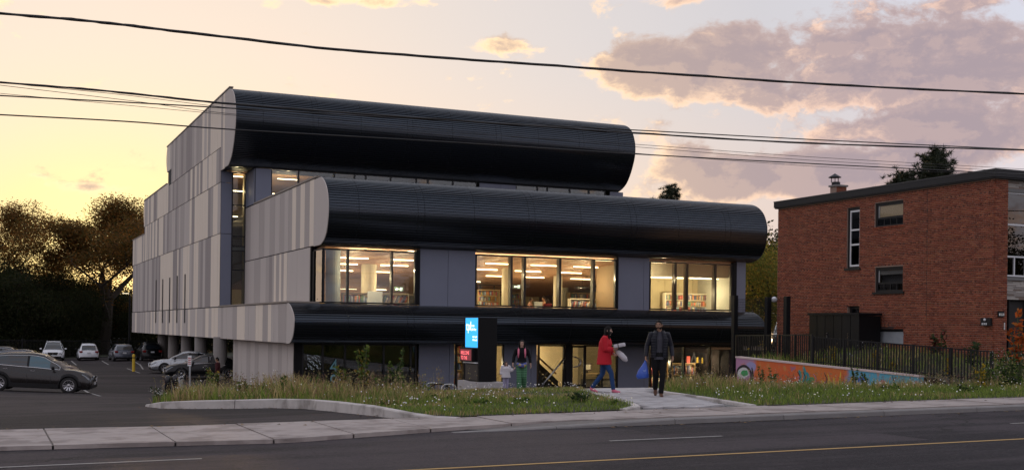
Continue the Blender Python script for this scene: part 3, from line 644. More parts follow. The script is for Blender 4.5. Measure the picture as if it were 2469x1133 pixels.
# house number lettering on the glass
M_vin = mat('pale_blue_vinyl', (.16, .36, .42), .6, var=0)
for ch, zb_ in (('4', -.62), ('9', -1.35)):
    me = text_mesh(ch, 1.02, .002, sx=.8); o = link('number', me, M_vin, lib); p = P(795, 872, 1, YG-.03)
    o.matrix_local = Matrix.Translation(Vector((p.x, YG-.05, zb_))-Vector(ORG[lib.name])) @ Matrix.Rotation(R(90), 4, 'X')
# pilotis under the overhang
M_pil = mat('cast_concrete', (.26, .24, .225), .85, var=.14, scale=2, bump=.2, bscale=20)
for (u, y) in ((392, 108.5), (418, 101.0), (450, 92.0), (484, 82.5), (531, 73.0)):
    p = P(u, 840, 1, y); wb(MB().lathe([(.42, h(p.x, y)-.1), (.42, .95)], (p.x, y, 0), 20), 'column', M_pil, lib, smooth=False)
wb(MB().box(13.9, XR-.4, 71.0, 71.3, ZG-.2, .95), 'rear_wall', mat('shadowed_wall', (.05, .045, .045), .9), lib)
# ------------------------------------------------------------------ library interior
M_cream = mat('cream_wall', (.62, .50, .31), .8, var=.06, scale=1)
M_wood = mat('wood_ceiling', (.55, .31, .17), .55, var=.35, scale=3, stretch=(.25, 4, 4))
M_slatw = mat('slatted_wood_wall', (.34, .19, .10), .6, var=.3, scale=2, stretch=(.3, 1, 6))
M_floor = mat('carpet', (.10, .09, .085), .9, var=.2)
M_gyp = mat('white_gypsum', (.62, .58, .48), .8, var=.04)
M_shelf = mat('cream_shelf', (.60, .54, .42), .6, var=.05)
M_lamp = mat('lit_strip', (1, .9, .7), .5, var=0, emit=((1, .80, .48), 5))
M_lamp2 = mat('lit_soft_strip', (1, .9, .7), .5, var=0, emit=((1, .84, .58), 5))
FZ = 2.0
def ceil_z(y): return 5.50-.05*(y-55.6)
it = MB(); it.box(XB+.35, XR-.32, 55.6, 73.1, FZ-.06, FZ); it.box(XA+.35, XR-.32, 73.2, 85, FZ-.06, FZ); wb(it, 'floor', M_floor, lib)
it = MB().prism([(55.45, 5.50), (84, ceil_z(84)), (84, ceil_z(84)+.1), (55.45, 5.6)], 0, XB+.32, 32.35).prism([(60.45, ceil_z(60.45)), (84, ceil_z(84)), (84, ceil_z(84)+.1), (60.45, ceil_z(60.45)+.1)], 0, 32.36, XR-.32); wb(it, 'ceiling', M_wood, lib)
# boards of the wooden ceiling: thin recessed joints
jb = MB()
yy = 56.2
while yy < 84:
    z_ = ceil_z(yy); jb.box(XB+.4, 32.3 if yy < 60.5 else XR-.4, yy, yy+.05, z_-.035, z_-.004); yy += .62
wb(jb, 'ceiling_batten', mat('dark_wood_batten', (.20, .10, .05), .6), lib)
it = MB(); it.box(XB+.35, XR-.32, 82.6, 82.9, FZ, 5.6);  it.box(32.44, XR-.32, 60.32, 60.45, FZ, 5.6); wb(it, 'inner_wall', M_cream, lib)
it = MB(); it.box(XB+.35, XR-.3, 55.7, 96, 5.63, 5.72); it.box(XB+.35, XR-.3, 70.7, 96, 8.55, 8.70); wb(it, 'floor_slab', mat('upper_slab', (.2, .18, .15), .9), lib)
it = MB(); it.box(XA+.35, XR-.3, 70.75, 95, 11.16, 11.26); wb(it, 'ceiling', M_wood, lib)
it = MB(); it.box(XA+.35, XR-.3, 86, 86.2, 8.7, 11.2); wb(it, 'inner_wall', M_cream, lib)
# slatted curved wall behind the first window
it = MB()
for k in range(17):
    z_ = 3.3+.115*k; yb = 70+.012*(k*k); it.box(15.2, 21.6, yb, yb+.06, z_, z_+.095)
wb(it, 'slat_screen', M_slatw, lib)
# right-hand room: beam, dropped ceiling, concrete board walls
it = MB(); it.box(32.45, XR-.32, 55.5, 57.0, 5.44, 5.6); wb(it, 'ceiling', M_wood, lib)
it = MB(); it.box(32.45, XR-.32, 57.0, 57.25, 4.72, 5.6); it.box(32.45, XR-.32, 57.25, 60.3, 4.72, 4.82); wb(it, 'bulkhead', M_gyp, lib)
M_board = mat('board_marked_wall', (.50, .42, .26), .75, var=.12, scale=2)
for k in range(14):
    x = 32.46+k*.485; wb(MB().box(x, x+.47, 60.2-.014*(k % 2), 60.3, FZ, 4.72), 'wall_board', M_board, lib)
wb(MB().box(39.1, 39.2, 55.8, 60.3, FZ, 5.4), 'inner_wall', mat('grey_end_wall', (.34, .34, .30), .75, var=.15, scale=2), lib)
# cream doors, frames and a glazed partition at the back of the reading room
for (x, w, z0_, z1_, m_, nm) in ((20.4, 1.0, FZ, 4.15, M_gyp, 'inner_door'), (25.2, .9, FZ, 4.1, M_gyp, 'inner_door'), (27.0, 2.2, FZ+1.2, 4.0, mat('grey_pinboard', (.16, .15, .13), .8), 'pinboard'), (29.6, 1.1, FZ, 4.2, M_slatw, 'inner_door')):
    wb(MB().box(x, x+w, 82.5, 82.58, z0_, z1_), nm, m_, lib)
for k in range(6): x = 26.2+k*1.02; wb(MB().box(x, x+.07, 73.0, 73.08, FZ, 4.55), 'partition_post', M_frame, lib)
wb(MB().box(26.2, 31.9, 73.0, 73.08, 4.1, 4.17).box(26.2, 31.9, 73.0, 73.08, 4.55, 4.62), 'partition_rail', M_frame, lib)
wb(MB().box(32.36, 32.44, 55.7, 60.45, FZ, 5.6), 'inner_wall', mat('brown_divider', (.22, .15, .085), .75), lib)
# columns
for (u, v, y, r, m_) in ((803, 660, 56.6, .36, 'blue_lit_concrete'), (889, 690, 63.0, .42, 'warm_concrete'), (1222, 690, 62.5, .30, 'warm_concrete'), (1345, 690, 66, .28, 'warm_concrete'), (1360, 690, 74, .32, 'warm_concrete')):
    p = P(u, v, 1, y); wb(MB().lathe([(r, FZ), (r, ceil_z(y)+.03)], (p.x, y, 0), 20), 'column', mat(m_, (.30, .34, .36) if 'blue' in m_ else (.42, .37, .27), .8, var=.2, scale=1.5), lib, smooth=False)  # bluish light on the front column is put into its colour
def fill_light(ob, x, pw):  # unseen point light added below the strip to light the room
    l = bpy.data.lights.new('fill_light', 'POINT'); l.energy = pw; l.color = (1, .75, .44); l.shadow_soft_size = 0.; l.specular_factor = 0.; b = bpy.data.objects.new('fill_light', l); COL.objects.link(b); b.parent = ob; b.location = (x, 0, -.95)
def lamp(name, u0, u1, v0, y=None, zc=None, label='', m=None, size=.05, x_main=False, group='linear lamps under the library ceilings', drop=.05):
    """a linear lamp running along the facade, found where the line of sight meets the ceiling"""
    a = ray(u0, v0)
    if y is None:
        t = 55.
        while t < 110:
            q = Vector((0, 0, CZ))+a*t
            if q.y > 55.7 and q.z > ceil_z(q.y)-drop-.03: break
            t += .05
        y = q.y
    A = P(u0, v0, 1, y); B = P(u1, v0, 1, y); z = A.z if zc is None else zc
    o = MB().box(0, B.x-A.x, -size/2, size/2, -.024, .024)
    me = o.mesh(name); ob = link(name, me, m or M_lamp); ob.location = (A.x, y, z); tag(ob, label, 'ceiling lamp', group); fill_light(ob, (B.x-A.x)/2, (62 if z < 6 and y < 73 or x_main else 42)*(B.x-A.x)); return ob
L1 = 'lit linear lamp in the left upstairs window, '
for (a, b, v, w) in ((851, 923, 602, 'long one at the very top edge'), (818, 888, 621, 'second row, left end'), (948, 997, 626, 'second row, right pane'), (817, 862, 636, 'third row left, crossing the first mullion'), (918, 984, 639, 'third row, crossing the second mullion'), (817, 851, 652, 'fourth row, short one beside the blue-lit column'), (899, 944, 655, 'fourth row, right of the round column'), (820, 860, 696, 'lowest row, left'), (899, 931, 698, 'lowest row, right of the round column'), (984, 998, 606, 'stub in the top right corner')):
    lamp('linear_lamp', a, b, v, label=L1+w)
L2 = 'lit linear lamp in the middle upstairs window, '
for (a, b, v, w) in ((1148, 1169, 614, 'stub in the top left corner'), (1214, 1261, 617, 'top row, crossing two mullions'), (1268, 1280, 619, 'shortest stub on the top row'), (1327, 1391, 622, 'top row, crossing the third mullion'), (1435, 1475, 627, 'top row, right-hand pane'), (1171, 1228, 635, 'second row, first pane'), (1280, 1342, 639, 'second row, third pane'), (1383, 1442, 643, 'second row, crossing the last mullion'), (1148, 1199, 649, 'third row, far left'), (1242, 1304, 653, 'third row, crossing the second mullion'), (1352, 1402, 657, 'third row, fourth pane'), (1442, 1475, 660, 'third row, right-hand pane'), (1172, 1215, 665, 'fourth row, left of the round column'), (1268, 1312, 668, 'fourth row, third pane'), (1148, 1158, 679, 'stub at the left edge, lowest'), (1376, 1426, 672, 'thin one beside the exit sign')):
    lamp('linear_lamp', a, b, v, label=L2+w)
lamp('linear_lamp', 1567, 1596, 632, label='lit linear lamp in the right upstairs window, under the ceiling edge', drop=.0, y=56.2)
for (a, b, v, y, w) in ((1569, 1650, 677, 58.2, 'left strip under the bulkhead'), (1665, 1732, 668, 57.9, 'right strip under the bulkhead')):
    lamp('linear_lamp', a, b, v, y=y, zc=4.70, label='soft lit strip in the right upstairs window, '+w)
# third floor and recess
for (a, b, v, y, w) in ((669, 717, 431, 74.0, 'upper strip in the top-floor window'), (657, 673, 467, 78.5, 'lower short strip in the top-floor window')):
    lamp('linear_lamp', a, b, v, y=y, label='lit linear lamp behind glass, '+w)
for (a, b, v, y, w) in ((561, 586, 425, 75, 'topmost in the tall recess window'), (560, 586, 460, 75.6, 'second in the tall recess window'), (561, 573, 522, 79, 'third in the tall recess window'), (560, 568, 536, 82, 'lowest in the tall recess window')):
    lamp('linear_lamp', a, b, v, y=y, label='lit linear lamp, '+w)
it = MB(); it.box(XC0-.5, XC0-.4, 73.4, 84, FZ, 11.1); it.box(XC0+1.0, XC0+1.5, 74.4, 74.8, FZ, 11.1); wb(it, 'inner_wall', M_board, lib)
# ---- bookcases: uprights, shelves, and the books as one packed run per case
BOOKC = [(.28, .05, .05), (.05, .10, .22), (.40, .34, .22), (.08, .18, .12), (.5, .46, .40), (.30, .16, .05), (.12, .10, .16), (.42, .12, .07), (.06, .06, .07), (.2, .26, .33)]
M_book = mat('book_spines', (1, 1, 1), .6, var=0, attr='Col')
def bookcase(name, label, x0, x1, y, z0, z1, nsh, dep=.34, lean=0., mats=None, cat='bookcase', fill=.93, group=None):
    t = thing(name, label, cat, (x0, y, z0), group=group); wd = x1-x0; hh = z1-z0; m_ = mats or M_shelf
    MB().box(0, .05, 0, dep, 0, hh).build('side_panel', m_, t); MB().box(wd-.05, wd, 0, dep, 0, hh).build('side_panel', m_, t); MB().box(.05, wd-.05, dep-.02, dep, 0, hh-.03).build('back_panel', m_, t)
    MB().box(0.0, wd, -.02, dep, hh, hh+.05).build('top', m_, t); sh = hh/nsh; V_ = []; F_ = []; C_ = []
    for k in range(nsh):
        MB().box(.05, wd-.05, .01, dep-.02, k*sh, k*sh+.03).build('shelf', m_, t)
        x = .08
        while x < wd-.12:
            w = random.uniform(.025, .06)*1.5; bh = sh*random.uniform(.55, .85); d0 = random.uniform(.02, .08)
            if random.random() < fill:
                n = len(V_); b = MB().box(0, w*.92, d0, dep-.05, 0, bh); dx_ = lean*bh
                V_ += [(x+vx+(dx_ if vz > 0 else 0), vy, k*sh+.03+vz) for vx, vy, vz in b.v]; F_ += [tuple(i+n for i in f_) for f_ in b.f]; c = random.choice(BOOKC); j = random.uniform(.8, 1.5); C_ += [tuple(q*j for q in c)]*8
            x += w
    me = np_mesh('books', V_, F_, C_); o = link('books', me, M_book, t); stuff(o); return t
p0, p1 = P(1375, 741, 1, 60.5), P(1476, 741, 1, 60.5); bookcase('bookcase', 'low white bookcase across the right end of the middle upstairs window', p0.x, p1.x, 60.5, FZ, P(1400, 722, 1, 60.5).z, 3, lean=.25)
p0, p1 = P(1604, 740, 1, 59.2), P(1716, 740, 1, 59.2); bookcase('bookcase', 'tall white bookcase of three rows in the right upstairs window', p0.x, p1.x, 59.2, FZ, P(1660, 709, 1, 59.2).z, 5)
p0, p1 = P(920, 722, 1, 59.5), P(986, 722, 1, 59.5); bookcase('bookcase', 'low bookcase of leaning books in the left upstairs window', p0.x, p1.x, 59.5, FZ, P(950, 709, 1, 59.5).z, 3, lean=.4)
p0, p1 = P(826, 722, 1, 62.5), P(905, 722, 1, 62.5); bookcase('bookcase', 'long dark bookcase behind the white panel in the left upstairs window', p0.x, p1.x, 62.5, FZ, P(860, 708, 1, 62.5).z, 3, mats=mat('dark_shelf', (.10, .085, .07), .6))
p0, p1 = P(886, 729, 1, 56.9), P(922, 729, 1, 56.9)
t = thing('noticeboard', 'plain white two-part board standing at the left upstairs window', 'noticeboard', (p0.x, 56.9, FZ)); hh = P(900, 702, 1, 56.9).z-FZ
MB().box(0, p1.x-p0.x, 0, .05, 0, hh*.48).build('lower_board', mat('white_board', (.72, .74, .74), .6, var=.03), t); MB().box(0, p1.x-p0.x, 0.004, .05, hh*.49, hh).build('upper_board', MATS['white_board'], t)
M_tab = mat('table_wood', (.30, .22, .14), .5)
def table(label, x, y, z, w=1.5, dp=.8, hgt=.74):
    t = thing('reading_table', label, 'table', (x, y, z)); MB().box(-w/2, w/2, -dp/2, dp/2, hgt-.04, hgt).build('table_top', M_tab, t)
    for sx in (-1, 1):
        for sy in (-1, 1): MB().box(sx*(w/2-.06)-.025, sx*(w/2-.06)+.025, sy*(dp/2-.06)-.025, sy*(dp/2-.06)+.025, 0, hgt-.04).build('leg', M_frame, t)
for (u0, u1, y, lb) in ((1152, 1205, 71, 'tall oak bookcase at far left of the middle upstairs window'), (1232, 1262, 76, 'tall oak bookcase between the first two mullions upstairs'), (1372, 1424, 72.5, 'tall oak bookcase behind the fourth pane upstairs'), (1440, 1474, 70, 'tall oak bookcase in the right-hand pane upstairs')):
    a, b = P(u0, 720, 1, y), P(u1, 720, 1, y); bookcase('bookcase', lb, a.x, b.x, y, FZ, 4.15, 6, mats=mat('oak_shelf', (.36, .24, .11), .6))
for (u, y, lb) in ((940, 64, 'reading table deep in the left upstairs window'), (1190, 62, 'reading table left of the round column upstairs'), (1385, 63.5, 'reading table behind the low white bookcase upstairs')):
    a = P(u, 735, 1, y); table(lb, a.x, y, FZ)
# exit signs with the running figure
def exit_sign(u, v, y, label, w=.5):
    p = P(u, v, 1, y); t = thing('exit_sign', label, 'exit sign', (p.x-w/2, y, p.z)); MB().box(0, w, 0, .05, 0, .24).build('housing', mat('dark_green_sign', (.012, .03, .022), .5, var=0), t)
    M_ex = mat('lit_pictogram', (.8, 1, .9), .5, var=0, emit=((.85, 1, .9), .9)); f_ = MB(); x = .6*w
    f_.box(x, x+.14, -.004, 0, .03, .21); o = f_.build('door_symbol', M_ex, t)
    g_ = MB().tube([(x+.05, -.008, .05), (x+.08, -.008, .11), (x+.07, -.008, .15)], .014, 6).tube([(x+.11, -.008, .05), (x+.08, -.008, .11)], .014, 6).tube([(x+.04, -.008, .13), (x+.11, -.008, .13)], .01, 6).lathe([(.001, -.018), (.018, 0), (.001, .018)], (x+.07, -.008, .178), 8); g_.build('running_figure', mat('sign_green', (.01, .15, .07), .5, var=0), t)
    MB().prism([(.06, .12), (.15, .05), (.15, .09), (.27, .09), (.27, .15), (.15, .15), (.15, .19)], 1, -.004, 0).build('arrow', M_ex, t)
exit_sign(1246, 696, 62.0, 'dark exit sign with running figure in the middle upstairs window', .5)
exit_sign(1422, 670, 66.0, 'small exit sign near the last mullion of the middle upstairs window', .5)
exit_sign(962, 702, 62.5, 'dark exit sign over leaning books in the left upstairs window', .55)
# people in the reading room come with the figures further down; their tables and chairs
M_tab = mat('table_wood', (.30, .22, .14), .5)
p = P(1296, 735, 1, 58.4); table('wooden reading table between two readers in the middle upstairs window', p.x, 58.4, FZ)
t = thing('monitor', 'pale monitor standing on the reading table upstairs', 'monitor', (p.x, 58.3, FZ+.74)); MB().box(-.25, .25, 0, .03, .1, .42).build('screen_case', mat('pale_plastic', (.5, .52, .5), .5, var=0), t); MB().box(-.03, .03, .0, .04, .0, .1).build('stand', M_frame, t); MB().box(-.12, .12, -.06, .1, 0, .012).build('foot', M_frame, t)
# pendants
for (u, v, y, lb) in ((1404, 693, 66, 'dark twin-bar pendant left of the last mullion in the middle upstairs window'), (1449, 690, 66, 'dark twin-bar pendant right of the last mullion in the middle upstairs window')):
    p = P(u, v, 1, y); t = thing('pendant', lb, 'pendant', (p.x, y, p.z)); MB().box(-.5, .5, -.06, .06, 0, .06).build('bar', M_frame, t); MB().box(-.4, .6, .2, .3, -.06, 0).build('bar', M_frame, t); MB().tube([(0, 0, .06), (0, 0, ceil_z(y)-p.z)], .01, 5).build('rod', M_frame, t)
# ---- ground floor, lit half
wb(MB().box(13.9, XR-.3, YG+.1, 71, ZG-.08, ZG), 'floor', M_floor, lib)
wb(MB().box(22.0, XR-.3, YG+.25, 71, .86, .868), 'ceiling', M_gyp, lib)
wb(MB().box(21.75, 21.95, YG+.25, 71, ZG, .86), 'inner_wall', M_cream, lib); wb(MB().box(21.95, XR-.3, 67.5, 67.7, ZG, .86), 'inner_wall', M_cream, lib); wb(MB().box(29.6, 29.8, YG+1.2, 63, ZG, .86).box(26.6, 27.6, 62, 62.2, ZG, .86), 'inner_wall', M_cream, lib)
for k, (x, y, l) in enumerate(((23.3, 57.6, 1.6), (26.2, 59.5, 2.2), (27.0, 62.5, 2.4), (30.4, 57.0, 2.2), (33.2, 56.9, 2.4), (36.4, 56.9, 1.8), (34.5, 63, 2.4))):
    ob = link('linear_lamp', MB().box(0, l, -.05, .05, -.03, .03).mesh('linear_lamp'), M_lamp); ob.location = (x, y, .815); tag(ob, 'lit strip under the ground-floor ceiling, '+('behind the sign pylon', 'over the stair', 'deep behind the glass doors', 'behind the red-jacketed walker', 'over the first shelf at right', 'over the right-hand glass', 'deep in the right-hand room')[k], 'ceiling lamp', 'linear lamps under the library ceilings'); fill_light(ob, l/2, 36*l)
bookcase('bookcase', 'wooden bookcase seen through the narrow ground-floor glass left of the pylon', gx(1100)+.1, gx(1100)+1.5, 59.0, ZG, .75, 5, mats=mat('oak_shelf', (.36, .24, .11), .6))
bookcase('bookcase', 'oak bookcase behind the glazed entrance door', gx(1382)+.2, gx(1412)+.9, 63.5, ZG, .7, 5, mats=MATS['oak_shelf'])
bookcase('bookcase', 'low oak bookcase behind the man in the puffer jacket', gx(1600), gx(1648), 57.6, ZG, P(1620, 875, 1, 57.6).z, 2, mats=MATS['oak_shelf'])
bookcase('bookcase', 'long low oak bookcase under the ground-floor display at right', gx(1654), gx(1712), 57.6, ZG, P(1680, 877, 1, 57.6).z, 2, mats=MATS['oak_shelf'])
zt_ = P(1680, 877, 1, 57.6).z+.05
M_red = mat('red_card', (.55, .07, .05), .6, var=0); M_yc = mat('yellow_card', (.55, .38, .06), .6, var=0); M_dk = mat('dark_object', (.03, .028, .04), .5, var=0)
def stand_board(name, label, u0, u1, vtop, m_, y=57.65, cat='book'):
    a, b = P(u0, 870, 1, y), P(u1, 870, 1, y); zz_ = P(u0, vtop, 1, y).z
    t = thing(name, label, cat, (a.x, y, zt_)); w = b.x-a.x; hh = max(.15, zz_-zt_)
    mb = MB().box(0, w, 0, .03, 0, hh); mb.build('cover', m_, t); MB().box(.03, w-.03, .03, .05, .02, hh-.02).build('pages', M_shelf, t)
stand_board('display_book', 'red display board standing on the low bookcase', 1656, 1664, 858, M_red)
stand_board('display_book', 'yellow book propped up beside the dark sculpture', 1680, 1684, 861, M_yc)
stand_board('display_book', 'dark book propped up between two yellow ones', 1684, 1689, 866, M_dk)
stand_board('display_book', 'yellow book propped up near the dark plaque', 1692, 1695, 862, M_yc)
stand_board('display_book', 'dark plaque at the right end of the low bookcase', 1697, 1703, 866, M_dk)
p = P(1672, 870, 1, 57.8); t = thing('sculpture', 'dark angular sculpture standing on the low bookcase', 'sculpture', (p.x, 57.8, zt_))
MB().box(-.2, .2, -.08, .08, 0, .05).build('plinth', M_dk, t); MB().tube([(-.16, 0, .05), (-.05, 0, .4), (.02, 0, .62), (-.02, 0, .48)], [.05, .04, .03, .02], 6).tube([(.16, 0, .05), (.1, 0, .3), (.02, 0, .6)], [.05, .045, .03], 6).tube([(-.05, 0, .4), (.12, 0, .52)], .03, 6).build('figure', M_dk, t)
# stair inside the entrance
t = thing('stair', 'dark stair flight rising behind the glass left of the entrance door', 'stair', (gx(1298)+.2, 58.0, ZG)); n = 9
for k in range(n): MB().box(.19*(n-1-k), .19*(n-k), 0, 1.4, 0, .17*(k+1)).build('step', mat('dark_stair', (.06, .045, .035), .6), t)
MB().tube([(1.75, -.06, .75), (0.0, -.06, 2.2)], .05, 8).build('banister', mat('oak_rail', (.35, .18, .08), .5), t)
MB().prism([(1.9, -.0), (1.9, .35), (0, 1.95), (0, 1.5)], 1, -.05, -.02).build('stringer', MATS['dark_stair'], t)
p = P(1336, 866, 1, 61.5); t = thing('framed_picture', 'small framed picture on the cream wall behind the stair', 'picture', (p.x, 61.95, p.z-.3)); MB().box(-.3, .3, 0, .04, 0, .75).build('frame', MATS['white_board'], t); MB().box(-.24, .24, -.008, -.001, .06, .69).build('print', mat('print', (.25, .13, .08), .6, var=.5, scale=5), t)
p = P(1419, 898, 1, 58.6); t = thing('computer_desk', 'small desk with a wooden chair behind the right-hand entrance glass', 'desk', (p.x, 58.6, ZG)); MB().box(-.5, .9, 0, .6, .70, .74).build('desk_top', MATS['oak_shelf'], t)
for x in (-.45, .85): MB().box(x-.03, x+.03, .05, .55, 0, .7).build('leg', M_frame, t)
t = thing('monitor', 'dark framed monitor on the desk behind the entrance glass', 'monitor', (p.x, 58.75, ZG+.74)); MB().box(-.27, .27, 0, .05, .12, .55).build('screen_case', mat('brown_case', (.07, .035, .02), .5), t); MB().box(-.2, .2, -.01, -.001, .19, .48).build('screen', M_gyp, t); MB().box(-.04, .04, 0, .05, 0, .12).build('stand', M_frame, t)
# rippled metal sheet added to stand in for a reflection in the left-hand glass
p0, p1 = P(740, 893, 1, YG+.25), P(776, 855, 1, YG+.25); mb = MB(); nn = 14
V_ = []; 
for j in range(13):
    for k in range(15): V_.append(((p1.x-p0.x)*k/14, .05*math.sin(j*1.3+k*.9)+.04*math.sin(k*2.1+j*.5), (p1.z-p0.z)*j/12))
mb.add(V_, [(j*15+k, j*15+k+1, (j+1)*15+k+1, (j+1)*15+k) for j in range(12) for k in range(14)]); o = mb.build('reflection_sheet', mat('reflection_silver', (.75, .76, .80), .12, 1., var=0), None, smooth=True); o.location = (p0.x, YG+.25, p0.z); md = o.modifiers.new('thickness', 'SOLIDIFY'); md.thickness = .01; tag(o, 'rippled silvery sheet standing in for a reflection in the dark ground-floor glass', 'reflection stand-in')
# ------------------------------------------------------------------ brick apartment block
XBK, YF = 33.06, 31.62; YB = 44.3
brk = thing('brick_building', 'two-storey red brick building with flat dark roof edge at the right', 'building', (XBK, YF, .6))
def q(u, v): return P(u, v, 0, XBK)
M_mort = mat('mortar', (.30, .215, .175), .95, spec=.15, var=.25, scale=.5); M_brick = mat('red_brick', (1, 1, 1), .85, var=.22, scale=1.1, spec=.15, attr='Col', bump=.2, bscale=60)
def opening(u0, u1, vt, vb, us=None):
    um = (u0+u1)/2; return (q(u1, vt).y, q(u0, vt).y, q(um, vb).z, q(um, vt).z)
OP = {'tall': opening(2043, 2073, 500, 646), 'up': opening(2110, 2178, 486, 545), 'low': opening(2110, 2177, 643, 703), 'base': opening(2110, 2178, 793, 828), 'door': opening(2043, 2072, 738, 800)}
ZR0, ZR1 = .2, 7.28
def walls(y0, y1, ops, x0, x1, z0, z1):
    ys = sorted({y0, y1, *[o[0] for o in ops], *[o[1] for o in ops]}); zs = sorted({z0, z1, *[o[2] for o in ops], *[o[3] for o in ops]}); mb = MB()
    for a, b in zip(ys, ys[1:]):
        for c, e in zip(zs, zs[1:]):
            if not any(o[0] <= (a+b)/2 <= o[1] and o[2] <= (c+e)/2 <= o[3] for o in ops): mb.box(x0, x1, a, b, c, e)
    return mb
wb(walls(YF+.021, YB, list(OP.values()), XBK+.0035, XBK+.30, ZR0, ZR1), 'wall', M_mort, brk)
V_ = []; F_ = []; C_ = []
BR = [(.275, .078, .042), (.245, .068, .037), (.295, .088, .048), (.23, .06, .032), (.19, .05, .03), (.30, .10, .05)]
rb = random.Random(3)
def lay(y, ye, z, x=XBK, dark=0, front=False, dep=.03):
    c = rb.choice(BR); j = .88*rb.uniform(.78, 1.18)*(.55 if dark else 1); c = [k*j for k in c]; pr = rb.uniform(-.002, .003); n = len(V_); zz = z+.0665-.010
    if front: pts = [(y, YF-pr, z), (ye, YF-pr, z), (ye, YF-pr, zz), (y, YF-pr, zz), (y, YF+dep, z), (ye, YF+dep, z), (ye, YF+dep, zz), (y, YF+dep, zz)]
    else: pts = [(x-pr, ye, z), (x-pr, y, z), (x-pr, y, zz), (x-pr, ye, zz), (x+dep, ye, z), (x+dep, y, z), (x+dep, y, zz), (x+dep, ye, zz)]
    V_.extend(pts); F_.extend([(n, n+1, n+2, n+3), (n, n+4, n+5, n+1), (n+1, n+5, n+6, n+2), (n+2, n+6, n+7, n+3), (n+3, n+7, n+4, n)]); C_.extend([c]*8)
z = ZR0; row = 0
while z < ZR1-.05:
    head = row % 6 == 3; bl = .103 if head else .213; y = YF+(0 if row % 2 else .0)-(.0 if row % 2 else .106); k = 0
    while y < YB:
        a, b = max(y, YF), min(y+bl-.010, YB)
        if b-a > .03:
            hit = [o for o in OP.values() if o[0] < b and o[1] > a and o[2] < z+.05 and o[3] > z+.01]
            if hit:
                o = hit[0]
                if a < o[0]-.03: lay(a, o[0]-.004, z)
                if b > o[1]+.03: lay(o[1]+.004, b, z)
            else: lay(a, b, z, dark=head and k % 2 == 0)
        y += bl; k += 1
    x = XBK+(.0 if row % 2 else -.106); xf = XBK+.64
    while x < xf:
        a, b = max(x, XBK), min(x+.203, xf)
        if b-a > .03: lay(a, b, z, front=True)
        x += .213
    z += .0665; row += 1
# soldier course under the upper window
o = OP['up']; y = o[0]-.08
while y < o[1]+.08:
    lay(y, y+.062, o[2]-.115, x=XBK-.012); lay(y, y+.062, o[2]-.06, x=XBK-.012); y += .075
me = np_mesh('bricks', V_, F_, C_); ob = link('bricks', me, M_brick, brk); ob.location = -Vector(ORG[brk.name]); stuff(ob)
# front: brick pier, window bay with stone panels and porch recess
fr = MB(); fr.box(XBK+.31, XBK+.64, YF+.004, YF+.4, ZR0, ZR1); fr.box(XBK+.02, XBK+.31, YF+.004, YF+.02, ZR0, ZR1); wb(fr, 'wall', M_mort, brk)
xb = XBK+.64; zf = lambda v: P(2445, v, 1, YF+.1).z
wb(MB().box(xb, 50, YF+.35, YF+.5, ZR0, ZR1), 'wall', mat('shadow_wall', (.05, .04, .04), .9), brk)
wb(MB().box(49.7, 50, YF+.5, YB, ZR0, ZR1).box(XBK+.3, 50, YB-.3, YB, ZR0, ZR1), 'wall', M_mort, brk)
M_stone = [mat('stone_strip_%s' % n, c, .85, var=.15, bump=.3) for n, c in (('grey', (.30, .27, .25)), ('pale', (.42, .39, .36)), ('brown', (.22, .17, .14)))]
for (va, vb_) in ((433, 456), (676, 722)):
    z0, z1 = zf(vb_), zf(va); wb(MB().box(xb+.01, 44, YF+.12, YF+.35, z0, z1), 'stone_panel', mat('stone_bed', (.10, .09, .085), .9), brk); z = z0
    while z < z1-.02:
        x = xb+.01; sh = min(rb.uniform(.035, .07), z1-z)
        while x < 38:
            w = rb.uniform(.3, .8); wb(MB().box(x, x+w-.008, YF+.085-rb.uniform(0, .02), YF+.12, z, z+sh-.008), 'stone', M_stone[rb.randrange(3)], brk); x += w
        z += sh
wb(MB().box(xb, 44, YF+.05, YF+.35, zf(464), zf(456)).box(xb-.05, 44, YF+.02, YF+.35, zf(676), zf(669)), 'sill', mat('grey_sill', (.16, .16, .16), .7), brk)
M_wf = mat('white_frame', (.62, .63, .66), .45, var=.04); G_win = glass('house_glass', (.25, .27, .28), 1.9)
mb = MB(); zz = [zf(v) for v in (665, 619, 542, 466)]
for zc in zz: mb.box(xb+.02, 40, YF+.10, YF+.2, zc-.03, zc+.03)
mb.box(xb+.0, xb+.05, YF+.098, YF+.2, zz[0]-.03, zz[3]+.03)
f = wb(mb, 'window', M_wf, brk)
for x in (xb+.46, xb+1.0, xb+1.6): MB().box(x-.025, x+.025, YF+.11, YF+.19, zz[0], zz[1]).build('mullion', M_wf, f)
MB().box(xb+.05, 40, YF+.15, YF+.158, zz[0], zz[1]).build('pane', G_win, f); MB().box(xb+.05, 40, YF+.15, YF+.158, zz[1]+.03, zz[2]-.03).build('pane', G_win, f); MB().box(xb+.05, 40, YF+.15, YF+.158, zz[2]+.03, zz[3]).build('pane', G_win, f)
MB().box(xb+.02, 40, YF+.26, YF+.3, zz[0], zz[3]).build('blind', mat('dim_interior', (.02, .022, .026), .9, var=0), f)  # dark sheet behind the panes stands for the unlit room
# roof slab and fascia
M_fas = mat('charcoal_fascia', (.012, .013, .016), .5, var=.08, spec=.3)
wb(MB().box(XBK-.12, 50, YF-.12, YB+.1, ZR1+.0, ZR1+.05), 'soffit', M_fas, brk)
wb(MB().box(XBK-.16, 50, YF-.16, YB+.12, ZR1+.05, ZR1+.30), 'roof', M_fas, brk)
wb(MB().box(XBK-.175, 50, YF-.175, YB+.13, ZR1+.30, ZR1+.335), 'roof_edge', mat('fascia_drip', (.028, .03, .035), .4), brk)
